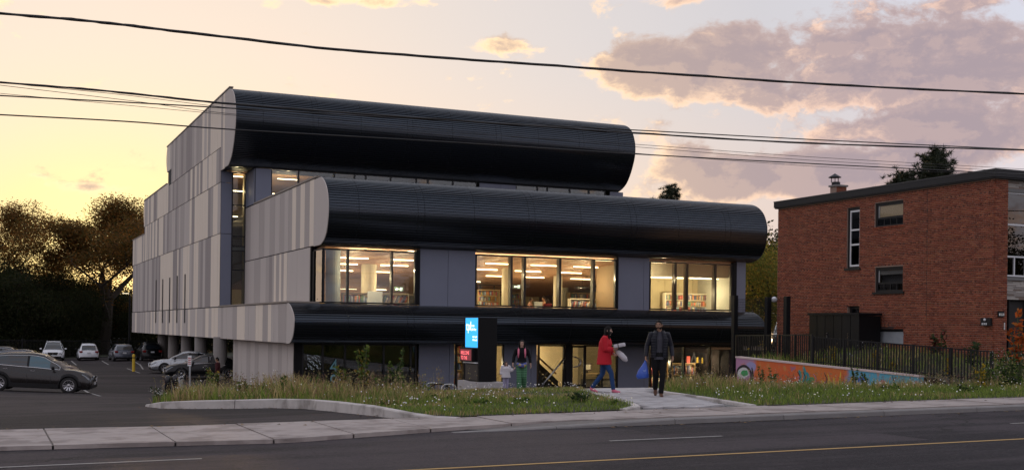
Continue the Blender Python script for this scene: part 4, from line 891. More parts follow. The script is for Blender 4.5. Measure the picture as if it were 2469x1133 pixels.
# side windows
M_sash = mat('dark_sash', (.012, .012, .014), .5, var=0, spec=.25); M_blind = mat('tan_blind', (.60, .48, .29), .7, var=.05); M_gblind = mat('grey_blind', (.16, .16, .15), .7, var=.05)
def side_window(key, kind):
    y0, y1, z0, z1 = OP[key]; d = XBK+.10; mb = MB(); e = .07
    mb.box(d-.04, d+.08, y0, y1, z0, z0+e).box(d-.04, d+.08, y0, y1, z1-.12, z1).box(d-.04, d+.08, y0, y0+e, z0+e, z1-.12).box(d-.04, d+.08, y1-.1, y1, z0+e, z1-.12)
    f = wb(mb, 'window', M_sash, brk); hh = z1-z0
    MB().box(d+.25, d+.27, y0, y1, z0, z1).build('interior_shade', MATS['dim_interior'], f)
    if kind == 'tall':
        w = MB(); a, b = y0+.02, y1-.14; zs = [z0+.1, z0+hh*.385, z0+hh*.58, z1-.16]
        for zc in (zs[0], zs[1], zs[2]+.12, zs[3]): w.box(d-.05, d+.0, a, b, zc-.035, zc+.035)
        w.box(d-.052, d+.0, b-.05, b, zs[0], zs[3]); w.box(d-.052, d+.0, a, a+.04, zs[0], zs[3]); w.build('sash', M_wf, f)
        for i, (c, e_) in enumerate(((zs[0], zs[1]), (zs[1], zs[2]+.12), (zs[2]+.12, zs[3]))): MB().box(d-.02, d-.012, a, b, c, e_).build('pane', G_win, f)
    else:
        bt = z0+hh*.36; MB().box(d-.03, d+.02, y0+.07, y1-.1, bt-.04, bt+.03).build('transom', M_sash, f)
        k = 4
        for i in range(1, k): yy = y0+.07+(y1-.17-y0)*i/k; MB().box(d-.025, d+.02, yy-.02, yy+.02, z0+.07, bt-.04).build('mullion', M_sash, f)
        MB().box(d+.0, d+.008, y0+.07, y1-.1, z0+.07, bt-.04).build('pane', G_win, f); MB().box(d+.0, d+.008, y0+.07, y1-.1, bt+.03, z1-.12).build('pane', glass('clear_house_glass', (.95, .95, .95), 1.16), f)
        MB().box(d-.01, d+.03, y1-.16, y1-.12, bt+.03, z1-.12).build('jamb_liner', mat('pale_jamb', (.42, .42, .42), .5), f)
        nb = 16 if kind == 'tan' else 6; top = z1-.13; low = bt+.05 if kind == 'tan' else top-.17
        s_ = MB()
        for i in range(nb):
            zc = low+(top-low)*(i+.5)/nb; s_.add([(d+.012, y0+.08, zc-.5*(top-low)/nb), (d+.012, y1-.18, zc-.5*(top-low)/nb), (d+.03, y1-.18, zc+.42*(top-low)/nb), (d+.03, y0+.08, zc+.42*(top-low)/nb)], [(0, 1, 2, 3)])
        s_.build('blind', M_blind if kind == 'tan' else M_gblind, f)
    if key in ('tall', 'low'): wb(MB().box(XBK-.06, XBK+.12, y0-.1, y1+.1, z0-.09, z0-.002), 'sill', M_sash, brk)
side_window('tall', 'tall'); side_window('up', 'tan'); side_window('low', 'grey')
y0, y1, z0, z1 = OP['base']; f = wb(MB().box(XBK+.1, XBK+.16, y0, y1, z1-.1, z1).box(XBK+.1, XBK+.16, y1-.12, y1, z0, z1-.1), 'window', M_sash, brk); MB().box(XBK+.12, XBK+.128, y0, y1-.12, z0, z1-.1).build('pane', mat('frosted_pane', (.30, .33, .36), .35, var=.3, scale=4), f)
wb(MB().box(XBK-.0, XBK+.02, y0-.12, y1+.12, z1+.004, z1+.11), 'lintel', mat('dark_brick_lintel', (.05, .028, .024), .9, var=.3), brk)
y0, y1, z0, z1 = OP['door']; f = wb(MB().box(XBK+.14, XBK+.2, y0, y1, z0, z1), 'window', M_sash, brk); MB().box(XBK+.12, XBK+.128, y0+.1, y1-.1, z0, z1-.1).build('pane', G_win, f)
# crack, vent hood, meter box, number plate, bell strip
ya = q(2237, 500).y; cr = MB(); rr2 = random.Random(2); zc = 7.2; yy = ya
while zc > 2.2: zn = zc-.34; yn = ya+rr2.uniform(-.03, .03); cr.add([(XBK-.0055, yy-.009, zc), (XBK-.0055, yy+.009, zc), (XBK-.0055, yn+.009, zn), (XBK-.0055, yn-.009, zn)], [(0, 1, 2, 3)]); zc, yy = zn, yn
wb(cr, 'wall_crack', M_slot, brk)
a, b = q(2108, 770), q(2122, 780); wb(MB().prism([(XBK-.22, b.z-.05), (XBK-.004, b.z-.05), (XBK-.004, a.z+.05), (XBK-.1, a.z+.05)], 1, b.y, a.y), 'vent_hood', M_sash, brk)
a, b = q(2371, 766), q(2400, 785); mb_ = wb(MB().box(XBK-.14, XBK-.004, YF+.06, a.y, b.z, a.z), 'meter_box', M_sash, brk)
for i in range(3): yy = YF+.2+i*(a.y-YF-.3)/2; MB().box(XBK-.155, XBK-.14, yy-.025, yy+.025, b.z+.03, b.z+.1).build('meter_label', M_wf, mb_)
MB().lathe([(.05, 0), (.045, .03), (.001, .05)], (0, 0, 0), 10).rot(Matrix.Translation((XBK-.14, (YF+.06+a.y)/2, a.z-.07)) @ Matrix.Rotation(R(-90), 4, 'Y')).build('meter_dial', M_wf, mb_)
a, b = P(2405, 750, 1, YF), P(2419, 764, 1, YF); pl = wb(MB().box(a.x, b.x, YF-.05, YF-.003, b.z, a.z), 'number_plate', M_sash, brk)
MB().box(a.x+.03, b.x-.015, YF-.056, YF-.05, b.z+.05, a.z-.07).build('plate_face', mat('lit_plate', (.75, .75, .72), .5, var=0), pl)
o = link('numerals', text_mesh('500', .12, .001, 'CENTER'), M_slot, pl); o.location = ((a.x+b.x)/2+.008, YF-.059, b.z+.065); o.rotation_euler = (R(90), 0, 0)
a = P(2421, 786, 1, YF); bs = wb(MB().box(a.x-.02, a.x+.03, YF-.02, YF-.003, a.z-.13, a.z+.13), 'bell_panel', mat('pale_bell', (.5, .48, .42), .5), brk)
for i in range(3): MB().box(a.x-.012, a.x+.022, YF-.026, YF-.02, a.z-.11+.085*i, a.z-.05+.085*i).build('bell_button', M_wf, bs)
# porch: dark recess with a glazed door
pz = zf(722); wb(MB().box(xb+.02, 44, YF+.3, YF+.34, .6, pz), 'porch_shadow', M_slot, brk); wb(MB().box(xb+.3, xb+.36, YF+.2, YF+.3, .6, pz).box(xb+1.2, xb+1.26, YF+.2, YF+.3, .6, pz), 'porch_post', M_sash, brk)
# chimney (stands on the roof, part of the house)
a = P(2003, 446, 0, XBK+3); cy_ = a.y; zc0 = ZR1+.3
def cp_(u, v): return P(u, v, 1, cy_)
c0, c1 = cp_(2017, 446), cp_(2041, 446); zt2 = c0.z; x0, x1 = c0.x, c1.x
ch = wb(MB().box(x0, x1, cy_, cy_+.45, zc0, zt2-.06), 'chimney', M_mort, brk); V2 = []; F2 = []; C2 = []
sv = (V_, F_, C_); V_ = []; F_ = []; C_ = []
z = zc0; row = 0
while z < zt2-.1:
    x = x0-(.1 if row % 2 else 0)
    while x < x1:
        A, B = max(x, x0), min(x+.203, x1)
        if B-A > .03:
            n = len(V_); c = [q_*.75 for q_ in rb.choice(BR)]; V_ += [(A, cy_-.008, z), (B, cy_-.008, z), (B, cy_-.008, z+.056), (A, cy_-.008, z+.056), (A, cy_+.01, z), (B, cy_+.01, z), (B, cy_+.01, z+.056), (A, cy_+.01, z+.056)]; F_ += [(n, n+1, n+2, n+3), (n+3, n+2, n+6, n+7), (n, n+4, n+5, n+1)]; C_ += [c]*8
        x += .213
    z += .0665; row += 1
F4 = [f_ for f_ in F_]; me = np_mesh('bricks', V_, F4, C_); ob = link('bricks', me, M_brick, ch); stuff(ob)
MB().box(x0-.06, x1+.06, cy_-.06, cy_+.51, zt2-.06, zt2+.02).build('chimney_cap', M_oldk, ch)
xm = (cp_(2015, 440).x+cp_(2031, 440).x)/2; fl_ = MB().lathe([(.2, 0), (.2, .14)], (xm, cy_+.22, zt2+.02), 12)
for k in range(6): aa = k*math.pi/3; fl_.tube([(xm+.18*math.cos(aa), cy_+.3+.18*math.sin(aa), zt2+.16), (xm+.18*math.cos(aa), cy_+.3+.18*math.sin(aa), zt2+.38)], .012, 5)
fl_.lathe([(.30, .38), (.30, .40), (.001, .58)], (xm, cy_+.3, zt2), 12); fl_.build('chimney_cowl', M_fas, ch)
# ------------------------------------------------------------------ black enclosure beside the brick wall
a, b = P(1951, 757, 0, XBK-1.2), P(2072, 757, 0, XBK-1.2)
sx0 = XBK-1.2; en = thing('storage_enclosure', 'flat-topped black metal enclosure against the brick wall', 'enclosure', (sx0, b.y, .5)); L_ = a.y-b.y; ht = a.z-.5
hB = P(2072, 757, 0, sx0).z-.5
for k in range(6): MB().box(0, .05, L_*k/6+.015, L_*(k+1)/6-.015, 0, ht-.05).build('side_panel', M_black, en)
MB().box(.05, 1.1, 0.02, L_-.02, 0, ht-.08).build('body', M_blackflat, en); MB().box(-.06, 1.12, -.05, L_+.05, ht-.05, ht+.04).build('lid', M_black, en); MB().box(-.03, .0, L_*.62, L_*.63, ht*.5, ht*.6).build('latch', MATS['steel'], en)
# ------------------------------------------------------------------ mural retaining wall
A0, A1 = D(1769, 862, 46.0), D(2215, 909, 39.6)
A0.y = 38.3; 
wv = Vector((A1.x-A0.x, A1.y-A0.y)); Lw = wv.length; wa = math.atan2(wv.y, wv.x)
mw = thing('mural_wall', 'low sloping retaining wall painted orange and blue with graffiti', 'wall', (A0.x, A0.y, -1.2), wa); zA, zB = A0.z+1.2, A1.z+1.2
body = MB().prism([(0, 0), (Lw, 0), (Lw, zB), (0, zA)], 1, .0, .3)
m = bpy.data.materials.new('sprayed_mural'); m.use_nodes = True; t = NT(m.node_tree); bs_ = t.n['Principled BSDF']; co = t.new('ShaderNodeTexCoord').outputs['Object']; x, y, z = t.xyz(co)
wx = t.m('ADD', x, t.m('MULTIPLY', t.m('SUBTRACT', t.noise(co, 2.2, 3), .5), .7))
c = t.ramp(t.m('DIVIDE', wx, Lw), [(0, (.42, .20, .34)), (.10, (.40, .24, .36)), (.13, (.58, .13, .025)), (.34, (.62, .11, .03)), (.45, (.58, .16, .025)), (.63, (.60, .13, .03)), (.66, (.10, .32, .50)), (.78, (.09, .36, .50)), (.98, (.12, .36, .46))])
c = t.mix(t.sstep(t.noise(co, 3.5, 4), .56, .68), c, t.mix(t.sstep(t.noise(co, 1.1, 2), .45, .55), (.55, .20, .05), (.30, .13, .20)))
t.put(bs_.inputs['Base Color'], t.mix(t.sstep(t.noise(co, 14, 4), .62, .75), c, (.35, .3, .28))); bs_.inputs['Roughness'].default_value = .7
body.build('painted_face', m, mw)
MB().prism([(-.02, zA+.003), (Lw+.02, zB+.003), (Lw+.02, zB+.06), (-.02, zA+.06)], 1, -.03, .33).build('coping', mat('pale_coping', (.55, .44, .42), .8, var=.15), mw)
PT = {n: mat('spray_'+n, c_, .7, var=.15, scale=8) for n, c_ in dict(yellow=(.62, .42, .04), green=(.05, .30, .10), black=(.015, .012, .015), lilac=(.30, .28, .5), pink=(.5, .2, .25), white=(.55, .55, .55), teal=(.03, .25, .28), blue=(.05, .14, .42)).items()}
def blob(cx, cz, rx, rz_2, m_, n=14, j=.2, dy=0):
    return MB().poly([(cx+rx*math.cos(a)*(1+rb.uniform(-j, j)), -.003-dy, cz+rz_2*math.sin(a)*(1+rb.uniform(-j, j))) for a in [2*math.pi*i/n for i in range(n)]]).build('painted_shape', m_, mw)
def stroke(pts, w, m_, dy=.003):
    mb = MB(); L = []
    pts = spline(pts, 5)
    for i, p in enumerate(pts):
        q_ = pts[min(i+1, len(pts)-1)]; o_ = pts[max(0, i-1)]; tx, tz = q_[0]-o_[0], q_[1]-o_[1]; l = math.hypot(tx, tz) or 1; ww = w*(.4+.6*math.sin(math.pi*(i+.5)/len(pts))); L += [(p[0]-tz/l*ww, -.003-dy, p[1]+tx/l*ww), (p[0]+tz/l*ww, -.003-dy, p[1]-tx/l*ww)]
    mb.add(L, [(2*i, 2*i+2, 2*i+3, 2*i+1) for i in range(len(pts)-1)]); return mb.build('painted_line', m_, mw)
zt3 = lambda x: zA+(zB-zA)*x/Lw
fx = Lw/8.
blob(.75*fx, zt3(.7*fx)-.28, .26*fx, .17, PT['lilac']); blob(.35*fx, zt3(.3)-.55, .3*fx, .22, PT['white'], dy=.001); blob(.45*fx, zt3(.3)-.55, .17*fx, .13, PT['green'], dy=.002)
stroke([(.02*fx, zt3(0)-.9), (.1*fx, zt3(0)-.45), (.45*fx, zt3(.4)-.28), (.75*fx, zt3(.7)-.5), (.7*fx, zt3(.7)-.95)], .05, PT['black'])
stroke([(.8*fx, zt3(.8)-.3), (.85*fx, zt3(.8)-.7), (.65*fx, zt3(.7)-1.0)], .045, PT['black'])
for (x_, hgt_) in ((3.05, .4), (3.25, .55), (3.4, .35)): stroke([(x_*fx, zt3(x_*fx)-.62), (x_*fx+.06, zt3(x_*fx)-.62+hgt_*.6), (x_*fx-.02, zt3(x_*fx)-.6+hgt_)], .06, PT['teal'])
for k in range(6): blob((2.75+.17*k)*fx, zt3(3*fx)-.78+.05*k, .12*fx, .1, PT['green'], j=.35, dy=.002)
blob(3.2*fx, zt3(3.2*fx)-.85, .2*fx, .2, PT['white'], dy=.003)
# flame tongues round a yellow sun
for (x_, hgt_, le) in ((4.45, .62, .16), (4.62, .50, .05), (4.85, .72, -.02), (5.05, .5, -.08), (5.25, .66, -.16), (4.25, .36, .2), (5.45, .42, -.22)):
    zb_ = zt3(x_*fx)-.80; n = 8; pts = [(x_*fx-.13*(1-i/n)-le*(i/n)**2, -.005, zb_+hgt_*i/n) for i in range(n+1)]+[(x_*fx+.13*(1-i/n)-le*(i/n)**2+.02*math.sin(i), -.005, zb_+hgt_*i/n) for i in range(n-1, -1, -1)]; MB().poly(pts).build('painted_flame', PT['yellow'], mw)
blob(4.85*fx, zt3(4.85*fx)-.86, .5*fx, .26, PT['yellow'], dy=.001)
for k in range(8): stroke([((4.4+.12*k)*fx, zt3(4.8*fx)-.95), ((4.45+.12*k)*fx, zt3(4.8*fx)-.75), ((4.4+.13*k)*fx, zt3(4.8*fx)-.55)], .018, PT['black'], .005)
blob(5.75*fx, zt3(5.7*fx)-.35, .16*fx, .14, PT['blue'], dy=.001); blob(5.5*fx, zt3(5.5*fx)-.6, .15*fx, .1, PT['lilac'], dy=.001); blob(6.6*fx, zt3(6.6*fx)-.3, .14*fx, .08, PT['pink'], dy=.001)
stroke([(7.0*fx, zt3(7*fx)-.05), (7.1*fx, zt3(7*fx)-.5)], .02, PT['black'])
for k in range(9): x_ = rb.uniform(1.2, 7)*fx; stroke([(x_, zt3(x_)-.2-rb.random()*.3), (x_+.12, zt3(x_)-.45), (x_+.02, zt3(x_)-.7)], .02, PT[rb.choice(('black', 'white', 'teal', 'pink'))], .004)
# ------------------------------------------------------------------ picket fence above the wall
def fence_run(name, label, a, b, za, zb_, hgt, npk, w=.03):
    v = Vector((b[0]-a[0], b[1]-a[1])); L = v.length; an = math.atan2(v.y, v.x); t = thing(name, label, 'fence', (a[0], a[1], za), an); k = (zb_-za)/L
    me = MB().box(-.016, .016, -.016, .016, 0, hgt).mesh('picket'); me.materials.append(M_black)
    for i in range(npk):
        x = L*(i+.5)/npk; o = bpy.data.objects.new('picket', me); COL.objects.link(o); o.parent = t; o.location = (x, 0, k*x)
    for z in (.06, hgt-.02): MB().prism([(0, z), (L, z+k*L), (L, z+.04+k*L), (0, z+.04)], 1, -.022, .022).build('rail', M_black, t)
    me2 = MB().box(-.035, .035, -.036, .036, -.3, hgt+.03).mesh('post'); me2.materials.append(M_black)
    for i in range(6): x = L*i/5; o = bpy.data.objects.new('post', me2); COL.objects.link(o); o.parent = t; o.location = (x, 0, k*x)
    return t
a, b = D(1960, 810, 44.0), D(2392, 850, 37.5); fence_run('picket_fence', 'long black picket fence above the painted wall', (a.x, a.y), (b.x, b.y), a.z-1.02, b.z-.95, .98, 64)
a2, b2 = D(1776, 800, 50.0), D(1958, 810, 44.05); fence_run('picket_fence', 'closely set black picket fence in front of the library corner', (a2.x, a2.y), (b2.x, b2.y), a2.z-1.25, b2.z-1.05, 1.1, 40)
# tall posts with wire mesh
PO = [D(1772, 712, 51), D(1852, 716, 50.), D(1898, 714, 49.)]
mf = thing('mesh_fence', 'tall wire mesh between three black posts at the library corner', 'fence', (PO[0].x, PO[0].y, -.6))
for i, p in enumerate(PO): MB().box(p.x-.10, p.x+.10, p.y-.1, p.y+.1, -.6, p.z).build('post', M_black, mf).location = -Vector(ORG[mf.name])
wm_ = MB()
for (p, q_) in ((PO[0], PO[1]), (PO[1], PO[2])):
    n = 26 if p is PO[0] else 16
    for i in range(1, n): s_ = p.lerp(q_, i/n); wm_.tube([(s_.x, s_.y, .3), (s_.x, s_.y, min(p.z, q_.z)-.05)], .006, 4, cap=False)
    for j in range(26): z_ = .35+j*(min(p.z, q_.z)-.45)/25; wm_.tube([(p.x, p.y, z_), (q_.x, q_.y, z_)], .006, 4, cap=False)
o = wm_.build('wire_mesh', M_black, mf); o.location = -Vector(ORG[mf.name]); stuff(o)
p = D(1856, 722, 50); wl_ = thing('wall_lamp', 'white lamp head on the tall post beside the brick building', 'lamp', (p.x, p.y-.1, p.z)); MB().lathe([(.03, -.12), (.11, -.08), (.13, .02), (.08, .10), (.001, .13)], (.12, -.05, 0), 14).build('lamp_head', M_wf, wl_, smooth=True); MB().tube([(0, 0, 0), (.08, -.04, .02)], .03, 6).build('bracket', M_black, wl_)
# ------------------------------------------------------------------ library sign pylon
c0 = D(1154, 945, 44.0); zb0 = h(c0.x, c0.y); ztop = D(1154, 765, 44.0).z; zbase = D(1154, 921, 44.).z
py = thing('sign_pylon', 'black sign pylon with blue lit screen on a concrete base before the library', 'sign', (c0.x, c0.y, zb0)); W_, Dp = .72, 1.40
base = MB().box(-.10, W_+.35, -.25, Dp+.5, -.2, zbase-zb0).build('base', mat('pylon_concrete', (.38, .36, .36), .85, var=.12, bump=.2), py, bevel=.015)
zt_p = ztop-zb0; zs0 = zbase-zb0
MB().box(0, W_, 0, Dp, zs0+.02, zt_p).build('cabinet', M_blackflat, py)
zc1, zc0 = D(1137, 766, 44.6).z-zb0, D(1137, 837, 44.6).z-zb0
M_scr = mat('lit_screen', (.02, .2, .4), .4, var=0, emit=((.022, .36, .84), 1.0)); M_let = mat('lit_lettering', (1, 1, 1), .4, var=0, emit=((1, 1, 1), .95))
scr = MB().box(-.02, 0, .08, Dp-.06, zc0, zc1).build('screen', M_scr, py)
MB().box(-.028, .0, .03, .08, zc0-.04, zc1+.04).box(-.028, 0, Dp-.06, Dp-.02, zc0-.04, zc1+.04).box(-.027, 0, .08, Dp-.06, zc1, zc1+.04).box(-.027, 0, .08, Dp-.06, zc0-.04, zc0).build('screen_frame', M_black, py)
def on_screen(txt, size, yl, z, par, m_, name='lettering', sx=1.0, xo=-.023):
    o = link(name, text_mesh(txt, size, .001, sx=sx), m_, par); o.matrix_local = Matrix.Translation((xo, yl, z)) @ Matrix(((0, 0, -1, 0), (-1, 0, 0, 0), (0, 1, 0, 0), (0, 0, 0, 1))); return o
hs = zc1-zc0; yl0 = Dp-.13
on_screen('tpl', hs*.44, yl0, zc0+hs*.58, scr, M_let, 'logo', sx=1.02)
MB().box(-.0245, -.02, yl0-.485, yl0-.43, zc0+hs*.58, zc0+hs*.84).build('logo_stem', M_let, scr)
on_screen('toronto\npublic library', hs*.135, yl0-.54, zc0+hs*.70, scr, M_let, sx=.60)
on_screen('Albert Campbell', hs*.098, yl0-.66, zc0+hs*.33, scr, M_let, sx=.60); on_screen('496 Birchmount Rd.', hs*.098, yl0-.66, zc0+hs*.225, scr, M_let, sx=.52)
zr1, zr0 = D(1130, 841, 44.6).z-zb0, D(1130, 869, 44.6).z-zb0
led = MB().box(-.16, -.0, .30, Dp+.12, zr0-.03, zr1+.03).build('message_board', M_blackflat, py)
MB().box(-.166, -.16, .38, Dp+.06, zr0+.01, zr1-.01).build('display_face', mat('red_glow_panel', (.05, .01, .012), .5, var=0, emit=((.11, .015, .02), 1.)), led)
M_rl = mat('red_lit_lettering', (1, .2, .2), .4, var=0, emit=((1, .16, .18), 1.0)); hr = zr1-zr0
on_screen('WELCOME', hr*.44, Dp+.03, zr0+hr*.52, led, M_rl, sx=.92, xo=-.169); on_screen('TO THE', hr*.44, Dp+.0, zr0+hr*.09, led, M_rl, sx=.92, xo=-.169)
MB().box(-.1, .0, .1, Dp-.05, zr0-.09, zr0-.05).build('ledge', M_wf, py); MB().box(-.012, .0, .1, Dp-.1, zs0+.06, zr0-.14).build('access_panel', mat('brown_black', (.016, .012, .011), .5, var=0), py)
# ------------------------------------------------------------------ bollards, bin, post, racks
def bollard(u, v, d_, r, hgt, name, label, m_, group=None, dome=True):
    p = D(u, v, d_); z = h(p.x, p.y); hgt = p.z-z if hgt is None else hgt; t = thing(name, label, 'bollard', (p.x, p.y, z), group=group)
    prof = [(r, -.1), (r, hgt-r)]+[(r*math.cos(a), hgt-r+r*math.sin(a)) for a in (.4, .8, 1.15)]+[(.001, hgt)] if dome else [(r, -.1), (r, hgt)]
    MB().lathe(prof, (0, 0, 0), 18).build('post', m_, t, smooth=True)
    return t, hgt, r
G1 = 'bollards at the car park corner'
M_bsh = mat('gloss_black', (.012, .013, .016), .22, var=.05)
t, hg, r = bollard(405, 904, 47, .115, None, 'bollard', 'left of two black round-topped bollards beside the planting bed', M_bsh, G1); MB().lathe([(r+.006, 0), (r+.006, .06)], (0, 0, hg*.55), 18).build('band', M_blackflat, t)
t, hg, r = bollard(423, 902, 47, .12, None, 'bollard', 'right of two black round-topped bollards, next to the steel bin', M_bsh, G1); MB().lathe([(r+.006, 0), (r+.006, .06)], (0, 0, hg*.55), 18).build('band', M_blackflat, t)
p = D(436, 908, 46.6); z = h(p.x, p.y); t = thing('litter_bin', 'slim galvanised ash bin with slanted mouth beside the black bollards', 'bin', (p.x, p.y, z)); M_galv = mat('galvanised', (.38, .40, .42), .4, .7, var=.1); hg = p.z-z
MB().lathe([(.09, 0), (.09, hg-.18)], (0, 0, 0), 14).build('body', M_galv, t, smooth=False); MB().lathe([(.11, hg-.18), (.11, hg)], (0, 0, 0), 14).build('hood', M_galv, t); MB().prism([(-.07, hg-.12), (.07, hg-.05), (.07, hg-.02), (-.02, hg-.02)], 1, -.114, -.10).build('mouth', M_slot, t)
p = D(458, 858, 46.); z = h(p.x, p.y); t = thing('sign_post', 'thin grey post carrying a small white parking notice', 'sign', (p.x, p.y, z)); hg = p.z-z; MB().box(-.03, .03, -.02, .02, -.1, hg).build('post', M_galv, t)
pl = MB().box(-.09, .05, -.03, -.021, hg-.38, hg+.02).build('plate', MATS['white_board'], t)
mb = MB()
for k in range(4): mb.box(-.075, .035, -.033, -.030, hg-.32+.075*k, hg-.285+.075*k)
mb.build('red_print', mat('faded_red', (.45, .08, .07), .6, var=0), pl)
p = G(322, 894); z = h(p.x, p.y); t = thing('yellow_bollard', 'yellow steel bollard standing in the car park', 'bollard', (p.x, p.y, z)); ht = (894-855)*80/F*1.0; M_yb = mat('yellow_enamel', (.62, .42, .03), .45, var=.15, scale=6)
MB().lathe([(.10, -.1), (.10, ht), (.07, ht+.05), (.001, ht+.07)], (0, 0, 0), 14).build('post', M_yb, t); MB().lathe([(.104, 0), (.104, .07)], (0, 0, ht*.8), 14).build('band', M_blackflat, t)
def rack(label, u, v, d_, w, hg):
    p = D(u, v, d_); z = h(p.x, p.y); t = thing('bike_rack', label, 'bike rack', (p.x, p.y, z), group='steel hoops before the library'); pts = [(-w/2, 0, -.05), (-w/2, 0, hg-.18)]+[(-w/2+.18-.18*math.cos(a), 0, hg-.18+.18*math.sin(a)) for a in (.4, .8, 1.2)]+[(-w/2+.2, 0, hg), (w/2-.2, 0, hg)]+[(w/2-.18+.18*math.sin(a), 0, hg-.18+.18*math.cos(a)) for a in (.4, .8, 1.2)]+[(w/2, 0, hg-.18), (w/2, 0, -.05)]
    MB().tube(pts, .03, 8).build('hoop', mat('pale_galvanised', (.55, .56, .57), .4, .6, var=.08), t, smooth=True); MB().lathe([(.08, 0), (.08, .012)], (-w/2, 0, 0), 10).build('foot', M_galv, t); MB().lathe([(.08, 0), (.08, .012)], (w/2, 0, 0), 10).build('foot', M_galv, t)
rack('left steel bicycle hoop peeping over the meadow', 1043, 926, 47, .55, .44); rack('right steel bicycle hoop, partly hidden by the meadow', 1082, 934, 46.5, .6, .36)
p = D(1068, 928, 46.8); z = h(p.x, p.y); t = thing('bench', 'small dark metal bench behind the bicycle hoops', 'bench', (p.x, p.y, z)); MB().box(-.5, .25, -.2, .2, .36, .41).build('seat', M_blackflat, t)
for x in (-.45, .2): MB().box(x-.04, x+.04, -.15, .15, 0, .36).build('leg', M_blackflat, t)
# long low rail in front of the concrete wall
p, q_ = D(570, 938, 50), D(712, 949, 47); t = thing('guard_rail', 'low pale pipe rail along the concrete wall behind the weeds', 'rail', (p.x, p.y, h(p.x, p.y))); o0 = Vector(ORG[t.name]); zr = .50
mb = MB().tube([(0, 0, zr), (q_.x-p.x, q_.y-p.y, zr+h(q_.x, q_.y)-o0.z)], .03, 8); mb.build('rail', MATS['pale_galvanised'], t)
for s_ in (.02, .33, .66, .98): x_, y_ = (q_.x-p.x)*s_, (q_.y-p.y)*s_; zz_ = h(p.x+x_, p.y+y_)-o0.z; MB().tube([(x_, y_, zz_-.1), (x_, y_, zz_+zr)], .025, 6).build('post', M_galv, t)
# ------------------------------------------------------------------ far side of the car park: fence, goal, lamp post
fy = 122.5
t = thing('rear_fence', 'black bar fence along the back of the car park', 'fence', (-14, fy, -1.78)); me = MB().box(-.012, .012, -.012, .012, 0, 1.85).mesh('bar'); me.materials.append(M_black)
nb = 0; mbf = MB()
for k in range(420):
    x = .125*k*1.05
    if nb < 296 and 8 < x < 47: o = bpy.data.objects.new('bar', me); COL.objects.link(o); o.parent = t; o.location = (x, 0, 0); nb += 1
    else: mbf.box(x-.012, x+.012, -.012, .012, 0, 1.85)
stuff(mbf.build('bars', M_black, t))
for z in (.12, 1.7): MB().box(0, 55.2, -.025, .025, z, z+.05).build('rail', M_black, t)
for k in range(20): MB().box(2.9*k-.04, 2.9*k+.04, -.04, .04, 0, 1.95).build('post', M_black, t)
def goal(label, u0, u1, v, d_):
    a, b = D(u0, v, d_), D(u1, v+2, d_); z0 = -1.8; w = b.x-a.x; t = thing('football_goal', label, 'goal', (a.x, a.y, z0), group=None); hg = a.z-z0; yb_ = b.y-a.y
    MB().tube([(0, 0, 0), (0, 0, hg)], .06, 8).tube([(w, yb_, 0), (w, yb_, hg)], .06, 8).build('upright', M_wf, t); MB().tube([(-.03, 0, hg), (w+.03, yb_, hg)], .06, 8).build('crossbar', M_wf, t); mb = MB()
    MB().tube([(w, yb_, hg), (w+.6, yb_+1.6, 0)], .03, 6).tube([(0, 0, hg), (.6, 1.6, 0)], .03, 6).build('stay', M_wf, t)
goal('white football goal behind the bar fence, left of the library', 266, 354, 815, 140); goal('distant grey goal frame behind the bar fence at far left', 150, 178, 818, 142)
p = D(313, 706, 118); t = thing('lamp_post', 'dark lamp post with flat lit head beside the library rear corner', 'street lamp', (p.x, p.y, -1.77)); hg = p.z+1.77
MB().tube([(0, 0, 0), (0, 0, hg)], [.11, .08], 8).build('pole', M_blackflat, t); hd = MB().box(-.75, .15, -.15, .15, hg-.04, hg+.06).build('lamp_head', M_blackflat, t); MB().box(-.7, -.1, -.12, .12, hg-.06, hg-.041).build('lens', mat('lamp_lens', (1, .95, .85), .4, var=0, emit=((1, .86, .6), 2.5)), hd)
# ------------------------------------------------------------------ overhead cables
def cable(label, pts, r, y0=19.4, tw=0):
    W3 = []
    for u, v in pts:
        x = P(u, v, 1, y0); x = P(u, v, 1, y0-.04*x.x); W3.append(x)
    a, b = W3[0], W3[-1]; d0 = (W3[0]-W3[1]).normalized(); d1 = (W3[-1]-W3[-2]).normalized(); W3 = [W3[0]+d0*38, W3[0]+d0*12, W3[0]+d0*2.5]+W3+[W3[-1]+d1*2.5, W3[-1]+d1*12, W3[-1]+d1*38]
    xs = [p.x for p in W3]; out = []
    for i in range(len(W3)-1):
        p0, p1, p2, p3 = W3[max(i-1, 0)], W3[i], W3[i+1], W3[min(i+2, len(W3)-1)]
        for j in range(8):
            t = j/8; out.append(.5*((2*p1)+(-p0+p2)*t+(2*p0-5*p1+4*p2-p3)*t*t+(-p0+3*p1-3*p2+p3)*t**3))
    out.append(W3[-1]); L = len(out); rs = [r*(1+.16*math.sin(i*1.7)) if tw else r for i in range(L)]
    o = MB().tube(out, rs, 6).build('overhead_cable', mat('cable_black', (.012, .011, .011), .5, var=0), None, smooth=True)
    if tw:
        MB().tube([p+Vector((0, math.cos(i*.9)*r*.8, math.sin(i*.9)*r*.9)) for i, p in enumerate(out)], r*.45, 5).build('lashed_wire', MATS['cable_black'], o)
    tag(o, label, 'cable', 'cables over the street'); return o
cable('thickest bundled cable crossing above the library roof', [(0, 33), (220, 52), (410, 74), (815, 120), (1240, 152), (1650, 181), (2050, 207), (2469, 227)], .021, tw=1)
cable('bundled cable meeting the top of the roof band at left', [(0, 199), (258, 220), (516, 247), (900, 277), (1300, 305), (1530, 321), (1960, 346), (2469, 362)], .016, y0=19.6, tw=1)
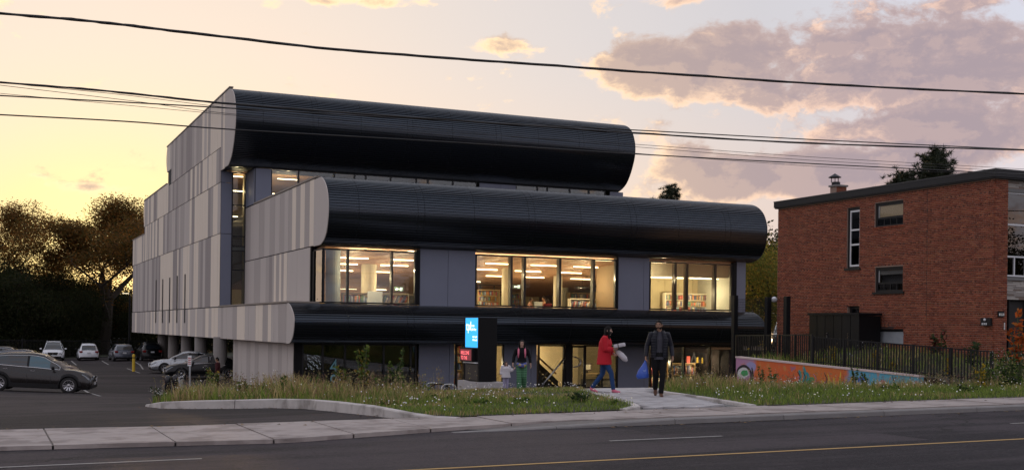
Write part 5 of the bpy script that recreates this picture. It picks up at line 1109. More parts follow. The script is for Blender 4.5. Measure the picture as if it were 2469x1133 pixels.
cable('cable just above the lower bundle at the right-hand edge', [(0, 231), (320, 248), (567, 262), (900, 281), (1300, 302), (1530, 314), (1960, 337), (2469, 361)], .0105, y0=19.9)
cable('lowest single cable across the middle of the roof band', [(0, 277), (300, 293), (567, 313), (1050, 341), (1540, 372), (1960, 395), (2220, 408), (2469, 421)], .0105, y0=19.2)
cable('thin wire sagging from the left below the bundle', [(0, 206), (320, 244), (567, 276), (1050, 318), (1540, 349), (1960, 379), (2469, 408)], .0045, y0=20.1)
cable('thin wire running between the bundle and the lowest cable', [(120, 211), (320, 232), (567, 262), (1050, 312), (1540, 355), (1960, 387), (2469, 414)], .0045, y0=20.3)
cable('faintest wire, below the lowest cable at right', [(1400, 357), (1560, 372), (1960, 401), (2240, 414), (2469, 419)], .004, y0=20.2)
# ------------------------------------------------------------------ cars
M_tyre = mat('tyre_rubber', (.014, .014, .014), .85, var=.1); M_plast = mat('black_plastic', (.008, .008, .009), .55, var=.05, spec=.25)
M_chr = mat('chrome', (.72, .72, .74), .12, 1., var=0); M_rim = mat('alloy', (.45, .46, .48), .25, 1., var=.05)
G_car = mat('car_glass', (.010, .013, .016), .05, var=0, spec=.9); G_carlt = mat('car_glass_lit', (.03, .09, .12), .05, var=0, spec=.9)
M_head = mat('headlight_lens', (.20, .22, .24), .06, .3, var=0); M_tail = mat('tail_lens', (.22, .012, .012), .15, var=0); M_plate = mat('number_plate', (.55, .56, .58), .5, var=0)
def paint(name, col, metal=.35): return mat(name, col, .26, metal, var=.03, coat=.35)
WHEELS = {}
def wheel(parent, x, y, r, side, nsp=10):
    key = (round(r, 2), side, nsp)
    if key not in WHEELS:
        w = .11; ty = MB(); prof = [(r*.66, -w), (r*.9, -w*1.02), (r*.985, -w*.8), (r, -w*.4), (r, w*.4), (r*.985, w*.8), (r*.9, w*1.02), (r*.66, w)]
        ty.lathe(prof, (0, 0, 0), 28, cap=False); ty.rot(Matrix.Rotation(R(90), 4, 'X'))
        rm = MB(); ys = -side*0
        rm.lathe([(r*.62, -.02), (r*.67, .0), (r*.67, .02), (r*.60, .02), (r*.60, -.06), (.03, -.06)], (0, 0, 0), 28, cap=False)
        for k in range(nsp):
            a = 2*math.pi*k/nsp; c, s_ = math.cos(a), math.sin(a)
            for da in (-.07, .07):
                c2, s2 = math.cos(a+da), math.sin(a+da); wd = .016
                rm.add([(.05*c-wd*s_, .05*s_+wd*c, -.015), (.05*c+wd*s_, .05*s_-wd*c, -.015), (r*.63*c2+wd*s2, r*.63*s2-wd*c2, .012), (r*.63*c2-wd*s2, r*.63*s2+wd*c2, .012)], [(0, 1, 2, 3)])
        rm.lathe([(.075, -.02), (.07, .0), (.001, .005)], (0, 0, 0), 12)
        rm.rot(Matrix.Translation((0, side*w*.75, 0)) @ Matrix.Rotation(R(-90*side), 4, 'X'))
        WHEELS[key] = (ty.mesh('tyre'), rm.mesh('rim'), MB().lathe([(r*.6, -.08), (r*.6, .06)], (0, 0, 0), 20).rot(Matrix.Rotation(R(90), 4, 'X')).mesh('hub'))
        for me, m_ in zip(WHEELS[key], (M_tyre, M_rim, M_plast)): me.materials.append(m_)
        WHEELS[key][0].polygons.foreach_set('use_smooth', [True]*len(WHEELS[key][0].polygons))
    ty, rm, hb = WHEELS[key]
    o = bpy.data.objects.new('wheel', hb); COL.objects.link(o); o.parent = parent; o.location = (x, y, r)
    for n, me in (('tyre', ty), ('rim', rm)): c = bpy.data.objects.new(n, me); COL.objects.link(c); c.parent = o
def tabs(tab):
    return lambda x: lerp_s(tab, x)
def lerp_s(tab, x):
    if x <= tab[0][0]: return tab[0][1]
    for (a, b), (c, e) in zip(tab, tab[1:]):
        if x <= c: t = (x-a)/(c-a); t = t*t*(3-2*t)*.5+t*.5; return b+(e-b)*t
    return tab[-1][1]
def make_car(label, loc, rz, m_paint, kind='suv', cat='car', group='cars parked at the library', clad=None, L=4.65, Wd=1.84, H=1.66, r=.355, wbase=2.78, detail=True, nsp=10, sidelit=None, rails=True):
    t = thing('parked_car', label, cat, loc, rz, group); hx = L/2; fx_ = hx-.92; rx_ = fx_-wbase; hw = Wd/2
    if kind == 'suv':
        deck = [(-hx, .62), (-hx+.03, .86), (-hx+.10, 1.02), (-hx+.5, 1.12), (-.2, 1.05), (fx_-.42, .99), (fx_+.1, .985), (hx-.36, .90), (hx-.10, .74), (hx, .58)]
        roof = [(-hx+.10, 1.06), (-hx+.34, H-.30), (-hx+.62, H-.13), (-hx+1.4, H-.03), (-.1, H), (.30, H-.06), (.72, H-.30), (fx_-.22, 1.01)]; x0c, x1c = -hx+.10, fx_-.22; wx_t, rw_t = .33, -hx+.48; pill = (-hx+1.0, -.32, .60)
    elif kind == 'sedan':
        deck = [(-hx, .60), (-hx+.04, .86), (-hx+.12, .98), (-hx+.6, 1.0), (-.2, .94), (fx_-.42, .90), (fx_+.1, .87), (hx-.36, .79), (hx-.10, .66), (hx, .50)]
        roof = [(-hx+.55, .99), (-hx+1.15, H-.14), (-hx+1.6, H-.03), (-.1, H), (.25, H-.06), (.70, H-.27), (fx_-.25, .92)]; x0c, x1c = -hx+.55, fx_-.25; wx_t, rw_t = .35, -hx+1.2; pill = (-hx+1.35, -.18, .6)
    else:   # hatch
        deck = [(-hx, .60), (-hx+.03, .84), (-hx+.10, .98), (-hx+.5, 1.0), (-.2, .96), (fx_-.42, .93), (fx_+.1, .91), (hx-.36, .83), (hx-.10, .68), (hx, .52)]
        roof = [(-hx+.08, .98), (-hx+.40, H-.18), (-hx+.7, H-.05), (-.3, H), (.2, H-.06), (.66, H-.27), (fx_-.25, .95)]; x0c, x1c = -hx+.08, fx_-.25; wx_t, rw_t = .35, -hx+.45; pill = (-hx+.8, -.22, .55)
    dk = tabs(deck); rfn = tabs(roof)
    low = .24; arch = r+.055
    def zl(x):
        z = low
        e = hx-abs(x)
        if e < .5: z = low+.10*((.5-e)/.5)**2
        for wx in (fx_, rx_):
            d_ = abs(x-wx)
            if d_ < arch: z = max(z, r+math.sqrt(arch*arch-d_*d_)*.98)
        return z
    def plan(x):
        e = (hx-abs(x)); k = 1.
        if e < .75: k = 1-.17*((.75-e)/.75)**2.2
        if e < .12: k -= .10*((.12-e)/.12)**2
        return hw*k
    def yw(x, z):
        s_ = (z-low)/max(.05, dk(x)-low); s_ = min(1, max(0, s_)); return plan(x)*(.955+.045*math.sin(math.pi*min(1, s_*1.25)) - .075*max(0, s_-.62)/.38)
    xs = set(np.linspace(-hx, hx, 44).round(3).tolist())
    for wx in (fx_, rx_):
        for k in range(-9, 10): xs.add(round(wx+arch*math.sin(k/9*math.pi/2), 3))
    xs = sorted(x for x in xs if -hx <= x <= hx); NV = 7; NT_ = 5
    ring = []
    for x in xs:
        a, b = zl(x), dk(x); a = min(a, b-.06); rg = []
        for i in range(NV): z = a+(b-a)*i/(NV-1); rg.append((x, yw(x, z), z))
        for j in range(1, NT_): yy_ = yw(x, b)*(1-2*j/NT_); rg.append((x, yy_, b+.035*(1-(2*j/NT_-1)**2)*(1 if abs(x) < hx-.05 else .3)))
        for i in range(NV-1, -1, -1): z = a+(b-a)*i/(NV-1); rg.append((x, -yw(x, z), z))
        ring.append(rg)
    n = len(ring[0]); V = [p for rg in ring for p in rg]
    FP = []; FC = []
    for i in range(len(xs)-1):
        for j in range(n-1):
            f_ = (i*n+j, (i+1)*n+j, (i+1)*n+j+1, i*n+j+1); FP.append(f_)
    caps = [tuple(range(n)), tuple((len(xs)-1)*n+j for j in range(n-1, -1, -1))]
    MB().add(V, FP+caps).build('body', m_paint, t, smooth=True)
    MB().box(-hx+.16, hx-.16, -hw+.13, hw-.13, .19, .6).build('underbody', M_plast, t)
    # cabin
    xc_ = sorted(set(np.linspace(x0c, x1c, 26).round(3).tolist()+[round(q_, 3) for q_ in (*pill, wx_t, rw_t, pill[0]+.09, pill[1]+.09, pill[2]+.06)])); NS = 6; NR = 6; rings = []
    for x in xc_:
        b = dk(x)-.02; zt = max(rfn(x), b+.01); hb = yw(x, dk(x))-.015; hh = zt-b; rg = []
        top = hb-.05-.22*min(1, hh/.62)
        for i in range(NS): s_ = i/(NS-1); rg.append((x, hb+(top-hb)*(s_**1.25), b+hh*(1-(1-s_)**1.15)*.965))
        for j in range(1, NR): yy_ = top*(1-2*j/NR); rg.append((x, yy_, zt-.035*hh*((2*j/NR-1)**2)))
        for i in range(NS-1, -1, -1): s_ = i/(NS-1); rg.append((x, -(hb+(top-hb)*(s_**1.25)), b+hh*(1-(1-s_)**1.15)*.965))
        rings.append(rg)
    m2 = len(rings[0]); V2 = [p for rg in rings for p in rg]; cab = []; ws = []; rw = []; sw = {}
    for i in range(len(xc_)-1):
        xm = (xc_[i]+xc_[i+1])/2; hh = rfn(xm)-dk(xm)
        for j in range(m2-1):
            f_ = (i*m2+j, (i+1)*m2+j, (i+1)*m2+j+1, i*m2+j+1); side = j < NS-1 or j >= m2-NS
            if not side:
                jj = j-(NS-1)
                if xm > wx_t and 0 <= jj < NR: ws.append(f_)
                elif xm < rw_t and 0 <= jj < NR and kind != 'x': rw.append(f_)
                else: cab.append(f_)
            else:
                jr = j if j < NS-1 else m2-2-j
                inw = 0 < jr+1 < NS-1 and hh > .16
                if inw and rw_t+.02 < xm < x1c-.22:
                    k = sum(xm > q_ for q_ in pill)
                    if any(q_ < xm < q_+.09 for q_ in pill[1:2]): cab.append(f_) if False else sw.setdefault(('b', j < NS-1), []).append(f_)
                    else: sw.setdefault((k, j < NS-1), []).append(f_)
                else: cab.append(f_)
    def part(name, faces, m_):
        used = sorted({i for f_ in faces for i in f_}); mp = {u: i for i, u in enumerate(used)}; return MB().add([V2[u] for u in used], [tuple(mp[i] for i in f_) for f_ in faces]).build(name, m_, t, smooth=True)
    part('roof', cab, m_paint)
    if ws: part('windscreen', ws, G_car)
    if rw: part('rear_window', rw, G_car)
    for (k, left), fs in sw.items():
        if k == 'b': part('pillar', fs, M_plast)
        else: part('side_window', fs, sidelit if (sidelit and k == 2) else G_car)
    for wx in (fx_, rx_):
        for s_ in (1, -1):
            wheel(t, wx, s_*(hw-.125), r, s_, nsp)
            if clad:
                mb = MB(); N = 14; o_ = []
                for k in range(N+1): a = math.pi*k/N; o_ += [(wx+arch*.97*math.cos(a), s_*(yw(wx, .6)+.012), r+arch*.97*math.sin(a)), (wx+(arch+.085)*math.cos(a), s_*(yw(wx, .75)+.006), r+(arch+.085)*math.sin(a)), (wx+(arch+.09)*math.cos(a), s_*(hw-.1), r+(arch+.09)*math.sin(a)), (wx+arch*.95*math.cos(a), s_*(hw-.1), r+arch*.95*math.sin(a))]
                mb.add(o_, [(4*k+c, 4*k+4+c, 4*k+4+(c+1) % 4, 4*k+(c+1) % 4) for k in range(N) for c in range(4)]); mb.build('wheel_arch', M_plast, t)
    for s_ in (1, -1):
        mb = MB().box(rx_+arch, fx_-arch, s_*(hw-.03)-.03, s_*(hw-.03)+.03, .22, .40 if clad else .30); mb.build('sill', M_plast, t)
        # mirror
        xm = x1c-.42; mb = MB().lathe([(.001, -.07), (.075, -.05), (.085, .0), (.07, .06), (.001, .075)], (0, 0, 0), 10); mb.rot(Matrix.Translation((xm, s_*(hw+.10), dk(xm)+.08)) @ Matrix.Diagonal((.8, 1.25, 1, 1))); mr = mb.build('mirror', M_plast if clad or kind != 'suv' else m_paint, t, smooth=True); MB().box(xm-.02, xm+.03, min(s_*(hw-.1), s_*(hw+.06)), max(s_*(hw-.1), s_*(hw+.06)), dk(xm)+.02, dk(xm)+.06).build('mirror_arm', M_plast, mr)
        # lamps follow the body corner
        tx = plan(-hx+.12); MB().box(-hx-.012, -hx+.20, min(s_*tx*.66, s_*tx*1.006), max(s_*tx*.66, s_*tx*1.006), dk(-hx+.1)-.24, dk(-hx+.1)-.07).build('tail_light', M_tail, t, bevel=.03)
        for (x_a, x_b, za, zb2, nm, m_) in ((hx-.42, hx-.05, -.16, -.06, 'headlight', M_head),):
            mb = MB(); pts = []
            for k in range(6):
                x = x_a+(x_b-x_a)*k/5; zz_ = dk(x); y_ = yw(x, zz_-.1); lo_ = zz_+za*(.6+.4*(k/5 if nm == 'headlight' else 1-k/5)); hi_ = zz_+zb2
                pts += [(x, s_*(y_+.012), lo_), (x, s_*(yw(x, hi_)+.014), hi_)]
            # wrap onto the end face
            xe = hx+.012 if nm == 'headlight' else -hx-.012; e_ = [(xe-(.05 if nm == 'headlight' else -.0), s_*(plan(x_b if nm == 'headlight' else x_a)*.86), .62 if nm == 'headlight' else dk(-hx+.1)-.26), (xe-(.07 if nm == 'headlight' else -.0), s_*(plan(x_b if nm == 'headlight' else x_a)*.86), .72 if nm == 'headlight' else dk(-hx+.1)-.06)]
            e2 = [(xe, s_*.52*hw, e_[0][2]+.01), (xe, s_*.52*hw, e_[1][2]-.02)]
            mb.add(pts, [(2*k, 2*k+2, 2*k+3, 2*k+1) for k in range(5)])
            if nm == 'headlight': mb.add([pts[-2], e_[0], e_[1], pts[-1]], [(0, 1, 2, 3)]); mb.add([e_[0], e2[0], e2[1], e_[1]], [(0, 1, 2, 3)])
            else: mb.add([pts[0], pts[1], e_[1], e_[0]], [(0, 1, 2, 3)]); mb.add([e_[0], e_[1], e2[1], e2[0]], [(0, 1, 2, 3)])
            o = mb.build(nm, m_, t); md = o.modifiers.new('thickness', 'SOLIDIFY'); md.thickness = .02; md.offset = 0
        if detail:
            for x in (pill[1]+.05, x1c-.52):
                pts = [(x+.02*math.sin(i), s_*(yw(x, .42+(dk(x)-.42)*i/8)+.0015), .42+(dk(x)-.44)*i/8) for i in range(9)]; mb = MB(); mb.add([(p[0]-.008, p[1], p[2]) for p in pts]+[(p[0]+.008, p[1], p[2]) for p in pts], [(i, i+1, 10+i, 9+i) for i in range(8)]); mb.build('door_gap', M_slot, t)
            for x in (pill[1]-.82, pill[1]+.25): z = dk(x)-.13; MB().box(x-.09, x+.09, s_*(yw(x, z)+.012)-.018, s_*(yw(x, z)+.012)+.018, z-.016, z+.016).build('door_handle', M_chr, t)
            # belt moulding
            pts = [(x, s_*(yw(x, dk(x))-.004), dk(x)+.012) for x in np.linspace(rw_t+.12, x1c-.18, 16)]; up = []
            for x in np.linspace(x1c-.18, rw_t+.12, 18):
                b = dk(x)-.02; hh = rfn(x)-b; hb = yw(x, dk(x))-.015; top = hb-.05-.22*min(1, hh/.62); q_ = .80; up.append((x, s_*(hb+(top-hb)*(q_**1.25)+.006), b+hh*(1-(1-q_)**1.15)*.965))
            MB().tube(pts+up+[pts[0]], .011, 5, cap=False).build('window_trim', M_chr, t)
    # nose and tail
    g_ = MB(); zg = .62 if kind == 'suv' else .52
    g_.prism([(-.46, zg+.10), (-.36, zg-.10), (.36, zg-.10), (.46, zg+.10), (.40, zg+.15), (-.40, zg+.15)], 0, hx-.06, hx+.008); gr_ = g_.build('grille', M_plast, t, bevel=.01)
    MB().tube([(hx+.012, -.46, zg+.11), (hx+.012, -.36, zg-.10), (hx+.012, .36, zg-.10), (hx+.012, .46, zg+.11), (hx+.012, .38, zg+.155), (hx+.012, -.38, zg+.155), (hx+.012, -.46, zg+.11)], .012, 5).build('grille_surround', M_chr, gr_)
    MB().tube([(hx+.02, -.06, zg+.04), (hx+.02, 0, zg+.06), (hx+.02, .06, zg+.04), (hx+.02, 0, zg+.0), (hx+.02, -.06, zg+.04)], .01, 5).build('badge', M_chr, gr_)
    MB().box(hx-.10, hx+.012, -.72, .72, .26, .42).build('lower_grille', M_plast, t, bevel=.02)
    MB().box(-hx-.014, -hx+.1, -.74, .74, .26, .46 if clad or kind == 'suv' else .36).build('rear_bumper', M_plast, t, bevel=.02)
    MB().box(hx+.0, hx+.025, -.15, .15, .40, .50).build('number_plate', M_plate, t); zr = .80 if kind == 'suv' else .72; MB().box(-hx-.03, -hx+.03, -.15, .15, zr-.06, zr+.06).build('number_plate', M_plate, t)
    if kind == 'suv' and not clad and rails:
        for s_ in (1, -1): MB().tube([(-hx+.55, s_*.56, H-.09), (-hx+.75, s_*.56, H+.01), (.1, s_*.56, H+.02), (.35, s_*.56, H-.06)], .016, 5).build('roof_rail', M_chr if detail else M_plast, t)
    return t
P_bronze = paint('bronze_paint', (.015, .0125, .012), .3); P_navy = paint('navy_paint', (.012, .016, .035)); P_plum = paint('dusky_red_paint', (.06, .024, .026)); P_char = paint('charcoal_paint', (.03, .031, .036)); P_white = paint('white_paint', (.66, .68, .72), 0.); P_grey = paint('slate_paint', (.10, .11, .14)); P_blk = mat('black_paint', (.004, .004, .005), .3, .0, var=.03, coat=.15, spec=.3); P_silv = paint('silver_paint', (.38, .40, .42), .7)
def ground_car(u, v, d_=None):
    p = G(u, v) if d_ is None else D(u, v, d_); return p.x, p.y
def car_at(label, x, y, rz, *a, **k): return make_car(label, (x, y, h(x, y)-.03), rz, *a, **k)
suv_h = R(-13); fw = G(165, 945); hd = Vector((math.cos(suv_h), math.sin(suv_h))); pr_ = Vector((-hd.y, hd.x))
# the wheel seen is the near (right-hand) front one
cx, cy2 = fw.x-hd.x*1.405+pr_.x*.80, fw.y-hd.y*1.405+pr_.y*.80
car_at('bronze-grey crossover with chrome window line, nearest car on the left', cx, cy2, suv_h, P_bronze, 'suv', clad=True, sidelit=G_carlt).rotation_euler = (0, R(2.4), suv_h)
for (un, dn, pm, lb, hh_) in ((192, 60, P_plum, 'dusky red crossover just behind the bronze one, mostly its roof showing', 1.64), (166, 70, P_navy, 'navy blue wagon with sloping bonnet, second behind the bronze crossover', 1.64), (108, 79, P_char, 'charcoal crossover at the left edge, farthest of the row behind the bronze one', 1.68)):
    q_ = D(un, 800, dn); car_at(lb, q_.x-hd.x*2.32, q_.y-hd.y*2.32, suv_h, pm, 'suv', H=hh_, rails=False)
CAMF = R(90-24.1)
p = G(132, 868.5); car_at('white SUV facing the camera at the back of the car park', p.x, p.y+2.4, R(-94), P_white, 'suv', H=1.78, Wd=1.95, L=4.9)
p = G(216, 868.5); car_at('white crossover seen from behind, its tailgate toward us', p.x, p.y+2.1, R(88), P_white, 'hatch', H=1.58, L=4.4)
p = G(298, 869.5); car_at('slate grey hatchback seen from behind, left of the yellow bollard', p.x, p.y+2.1, R(92), P_grey, 'hatch', H=1.50, L=4.3)
p = G(366, 869.5); car_at('black crossover seen from behind, beside the first concrete column', p.x, p.y+2.1, R(91), P_blk, 'suv', H=1.62, L=4.5)
p = G(436, 868); car_at('pale car seen from behind between the concrete columns', p.x, p.y+2.1, R(90), P_silv, 'hatch', H=1.55, L=4.3)
p = G(380, 899); car_at('silver sedan nosing out from under the building', p.x+2.0, p.y+1.0, R(176), P_silv, 'sedan', H=1.46, L=4.8, r=.33)
p = G(418, 913); car_at('black sedan in deep shade between the concrete columns', p.x+2.0, p.y+1.0, R(178), P_blk, 'sedan', H=1.46, L=4.8, r=.33)
dv = D(1866, 790, 72); struct(MB().box(dv.x-6, dv.x+12, dv.y-4, dv.y+16, -2.2, .62).build('driveway', M_lot)); make_car('pale car glimpsed behind the mesh fence beside the brick building', (dv.x+.9, dv.y, .62), R(-125), P_silv, 'suv', H=1.62)
# ------------------------------------------------------------------ vegetation
M_leaf = mat('leaf', (1, 1, 1), .7, var=0, attr='Col', trans=.55, spec=.2); M_grass = mat('grass_blade', (1, 1, 1), .75, var=0, attr='Col', trans=.3)
M_bark = mat('bark', (.045, .036, .028), .95, var=.3, scale=6, bump=.6, bscale=12, stretch=(3, 3, .5)); M_needle = mat('pine_needle', (1, 1, 1), .65, var=0, attr='Col', trans=.12)
M_stem = mat('green_stem', (.07, .085, .03), .8, var=.2)
def leaf_arrays(cen, size, cols, flat=0., aspect=.55):
    n = len(cen); cen = np.asarray(cen); a = rng.normal(size=(n, 3)); a[:, 2] *= (1-flat); a /= np.linalg.norm(a, axis=1)[:, None]
    b = rng.normal(size=(n, 3)); b -= (b*a).sum(1)[:, None]*a; b /= np.linalg.norm(b, axis=1)[:, None]; size = np.asarray(size)[:, None]
    v = np.stack([cen-a*size*.5, cen+b*size*aspect*.5, cen+a*size*.5, cen-b*size*aspect*.5], 1).reshape(-1, 3); f = np.arange(4*n).reshape(n, 4); return v, f, np.repeat(np.asarray(cols), 4, axis=0)
def col_mix(n, palette, jit=.2):
    p = np.asarray(palette); c = p[rng.integers(0, len(p), n)]; return np.clip(c*rng.uniform(1-jit, 1+jit, (n, 1)), 0, 1)
def limbs(height, spread, seed, trunk_r, fork=.32, levels=4, lean=.06):
    r_ = random.Random(seed); segs = []; tips = []
    def grow(p, d, L, rad, lv):
        path = [p]; q_ = p; dd = d.copy(); n = 5
        for i in range(n):
            dd = (dd+Vector((r_.gauss(0, .10), r_.gauss(0, .10), r_.gauss(.03, .05)))).normalized(); q_ = q_+dd*(L/n); path.append(q_)
        segs.append((path, [rad*(1-.5*i/n) for i in range(n+1)], lv))
        if lv >= 1: tips.extend(path[3:])
        if lv >= levels: return
        k = r_.choice((2, 3, 3)) if lv else 4
        for j in range(k):
            az_ = r_.uniform(0, 6.28); tilt = r_.uniform(.45, .95) if lv else r_.uniform(.3, .8); o = dd.orthogonal().normalized(); o = Matrix.Rotation(az_+j*6.28/k, 3, dd) @ o
            nd = (dd*math.cos(tilt)+o*math.sin(tilt)*spread); nd.z += .08; grow(path[-1] if j < 2 else path[3], nd.normalized(), L*r_.uniform(.58, .80), rad*.5, lv+1)
    grow(Vector((0, 0, 0)), Vector((r_.gauss(0, lean), r_.gauss(0, lean), 1)).normalized(), height*fork, trunk_r, 0); return segs, tips
TREES = {}
def tree_meshes(key, height, spread, seed, trunk_r, nleaf, lsize, pal, clump=.9, fork=.32, levels=4, squash=1., fill=None):
    if key in TREES: return TREES[key]
    segs, tips = limbs(height, spread, seed, trunk_r, fork, levels); top = max(t_.z for t_ in tips); k = height/(top+.4)
    tr = MB()
    for path, rs, lv in segs: tr.tube([p*k for p in path], [max(.015, r_) for r_ in rs], 7 if lv < 2 else 4, cap=False)
    T = np.array([tuple(t_*k) for t_ in tips]); c = T[rng.integers(0, len(T), nleaf)]; cl = rng.normal(size=(nleaf, 3))*clump*np.array([1, 1, .65*squash]); pos = c+cl
    if fill: 
        nf = int(nleaf*fill[0]); th = rng.uniform(0, 6.283, nf); rr_ = fill[1]*np.sqrt(rng.uniform(0, 1, nf)); zz_ = rng.uniform(fill[2], fill[3], nf); pos[:nf] = np.stack([rr_*np.cos(th), rr_*np.sin(th), zz_], 1)+rng.normal(size=(nf, 3))*.25
    tone = np.array([mnoise.noise(Vector(p)*.35) for p in pos[::8]]); tone = np.repeat(tone, 8)[:nleaf]
    cols = col_mix(nleaf, pal, .25)*(1+.45*tone[:, None]); v, f, cc = leaf_arrays(pos, rng.uniform(.6, 1.25, nleaf)*lsize, np.clip(cols, 0, 1))
    tm = tr.mesh('trunk'); tm.materials.append(M_bark); cm = np_mesh('crown', v, f, cc); cm.materials.append(M_leaf); TREES[key] = (tm, cm); return TREES[key]
def tree(name, label, key, x, y, z, rz=0, sc=1., group=None, cat='tree', wide=1., **kw):
    tm, cm = tree_meshes(key, **kw) if kw else TREES[key]; t = thing(name, label, cat, (x, y, z), rz, group); t.scale = (sc*wide, sc*wide, sc)
    for n, me in (('trunk', tm), ('crown', cm)): o = bpy.data.objects.new(n, me); COL.objects.link(o); o.parent = t
    return t
OL = [(.17, .085, .020), (.11, .072, .020), (.21, .09, .020), (.08, .062, .018)]; DKG = [(.022, .030, .010), (.028, .034, .012), (.034, .032, .012), (.018, .024, .009)]; YG = [(.26, .22, .04), (.17, .18, .035), (.32, .21, .04), (.11, .14, .03)]
G3 = 'trees behind the car park'
p = D(250, 800, 134); tree('willow_tree', 'tall spreading tree with dark trunk, the low sun glinting through it', 'big1', p.x, p.y, -1.8, wide=1.5, height=18.3, spread=1.05, seed=21, trunk_r=.55, nleaf=75000, lsize=.21, pal=OL, clump=.62, fork=.33, levels=5)
p = D(-28, 800, 138); tree('willow_tree', 'thin-leaved tree cut by the left edge of the picture', 'big2', p.x, p.y, -1.8, wide=1.15, height=18.6, spread=1.0, seed=5, trunk_r=.5, nleaf=42000, lsize=.21, pal=OL, clump=.6, fork=.34, levels=5)
p = D(105, 800, 150); tree('leaning_tree', 'open leaning tree between the two tall ones', 'mid3', p.x, p.y, -1.8, height=11.8, spread=1.15, seed=14, trunk_r=.4, nleaf=26000, lsize=.23, pal=OL, clump=1.0, fork=.3)
for (u, d_, s_, lb) in ((20, 142, .68, 'far behind the navy wagon, its thin crown against the glow'), (190, 144, .72, 'left of the sunlit trunk, lit from behind'), (325, 141, .70, 'between the sunlit trunk and the library'), (70, 136, .6, 'low and rust-coloured above the white SUV')):
    p = D(u, 800, d_); tree('leaning_tree', 'rust-brown open tree '+lb, 'mid3', p.x, p.y, -1.8, u*.1, s_, G3)
tree_meshes('mass1', 11, 1.1, 31, .4, 24000, .30, DKG, 1.2, .22, fill=(.62, 5.0, .2, 8.6)); tree_meshes('mass2', 10, 1.0, 44, .35, 22000, .30, DKG, 1.2, .2, fill=(.62, 4.6, .2, 7.6))
for i, (u, d_, k, s_) in enumerate(((-60, 128, 'mass1', .95), (10, 131, 'mass2', 1.0), (62, 127, 'mass1', .80), (118, 133, 'mass2', .95), (165, 128, 'mass1', .66), (205, 140, 'mass2', .9), (300, 150, 'mass1', .72), (345, 133, 'mass2', .62), (400, 148, 'mass1', .9), (470, 150, 'mass2', .9), (250, 158, 'mass2', .95), (540, 152, 'mass1', .9), (600, 155, 'mass2', .9))):
    p = D(u, 800, d_); lb = ['at the far left edge, behind the charcoal crossover', 'left of the white SUV, behind the navy wagon', 'directly behind the white SUV', 'behind the white SUV and the white crossover', 'behind the white crossover', 'left of the sunlit trunk', 'right of the sunlit trunk, behind the goal', 'against the library rear corner', 'seen under the library between the first columns', 'seen under the library between the middle columns', 'behind the tall tree with the sun in it', 'seen under the library past the fourth column', 'seen under the library beside the concrete wall'][i]
    tree('dark_tree', 'dense dark tree '+lb, k, p.x, p.y, -1.9, i*1.3, s_, G3)
p = D(1850, 800, 88); tree('maple_tree', 'yellow-green tree in the gap between library and brick building', 'yg', p.x, p.y, -1.0, height=10.6, spread=1.0, seed=8, trunk_r=.35, nleaf=30000, lsize=.17, pal=YG, clump=.9, fork=.2, fill=(.4, 3.8, 1.5, 8))
p = D(1878, 800, 100); tree('dark_tree', 'taller browner tree rising behind the yellow-green one at the brick corner', 'mass1', p.x, p.y, -1.2, .5, 1.06)
p = D(1815, 800, 96); tree('maple_tree', 'second yellowish tree mostly hidden by the library corner', 'yg', p.x, p.y, -1.4, 2.2, .8)
for i, (x, y, s_) in enumerate(((54, -32, 1.0), (66, -30, 1.1), (82, -33, 1.2), (99, -30, 1.2), (116, -34, 1.3))): tree('dark_tree', 'broad tree across the street, mirrored in the windows, '+('leftmost of the row', 'second of the row', 'third of the row', 'fourth of the row', 'fifth, at the far right end')[i], 'mass1' if i % 2 else 'mass2', x, y, 0, i, s_, 'trees across the street')
def pine(label, x, y, z, hgt, wid, seed, n_whorl=11, bare=.35, dens=1., name='pine_tree', nl=.25):
    r_ = random.Random(seed); t = thing(name, label, 'tree', (x, y, z)); tr = MB().tube([(0, 0, 0), (.1, .05, hgt*.5), (0, 0, hgt)], [hgt*.018, hgt*.012, .03], 8); cen = []; dirs = []
    for w in range(n_whorl):
        f = bare+(1-bare)*w/(n_whorl-1)**1.0; zz_ = hgt*f*.985; rad = wid*(1-((f-bare)/(1-bare))**1.25)*.95+.25
        for k in range(5 if w < n_whorl-2 else 4):
            a = r_.uniform(0, 6.28); L = rad*r_.uniform(.55, 1.1); path = [Vector((0, 0, zz_))]; dd = Vector((math.cos(a), math.sin(a), r_.uniform(.0, .35)))
            for i in range(5): path.append(path[-1]+dd*(L/5)); dd.z += .10
            tr.tube(path, [.05*hgt/12*(1-i/6.5) for i in range(6)], 4, cap=False)
            for i in range(2, 6):
                for m_ in range(int(4*dens)+1): cen.append(path[i]+Vector((r_.gauss(0, .24), r_.gauss(0, .24), r_.gauss(.06, .16)))*(wid/2.2)); dirs.append(dd)
    tr.build('trunk', M_bark, t); cen = np.array([tuple(c) for c in cen]); N = len(cen); K = 36; dv = rng.normal(size=(N*K, 3)); dv[:, 2] = dv[:, 2]*.7+.45; dv /= np.linalg.norm(dv, axis=1)[:, None]; c = np.repeat(cen, K, 0); L = rng.uniform(.6, 1.1, (N*K, 1))*nl*(wid/2.2); sd = np.cross(dv, rng.normal(size=(N*K, 3))); sd /= np.linalg.norm(sd, axis=1)[:, None]; wq = .022
    v = np.stack([c-sd*wq, c+sd*wq, c+dv*L], 1).reshape(-1, 3); cc = np.repeat(col_mix(N*K, [(.016, .026, .010), (.022, .034, .013), (.03, .034, .012)], .3), 3, 0); me = np_mesh('crown', v, np.arange(3*N*K).reshape(-1, 3), cc); link('crown', me, M_needle, t); return t
p = D(2252, 800, 72); pine('tallest pine behind the brick roof', p.x, p.y, .5, 12.0, 3.4, 4, 12, .48, 1.1)
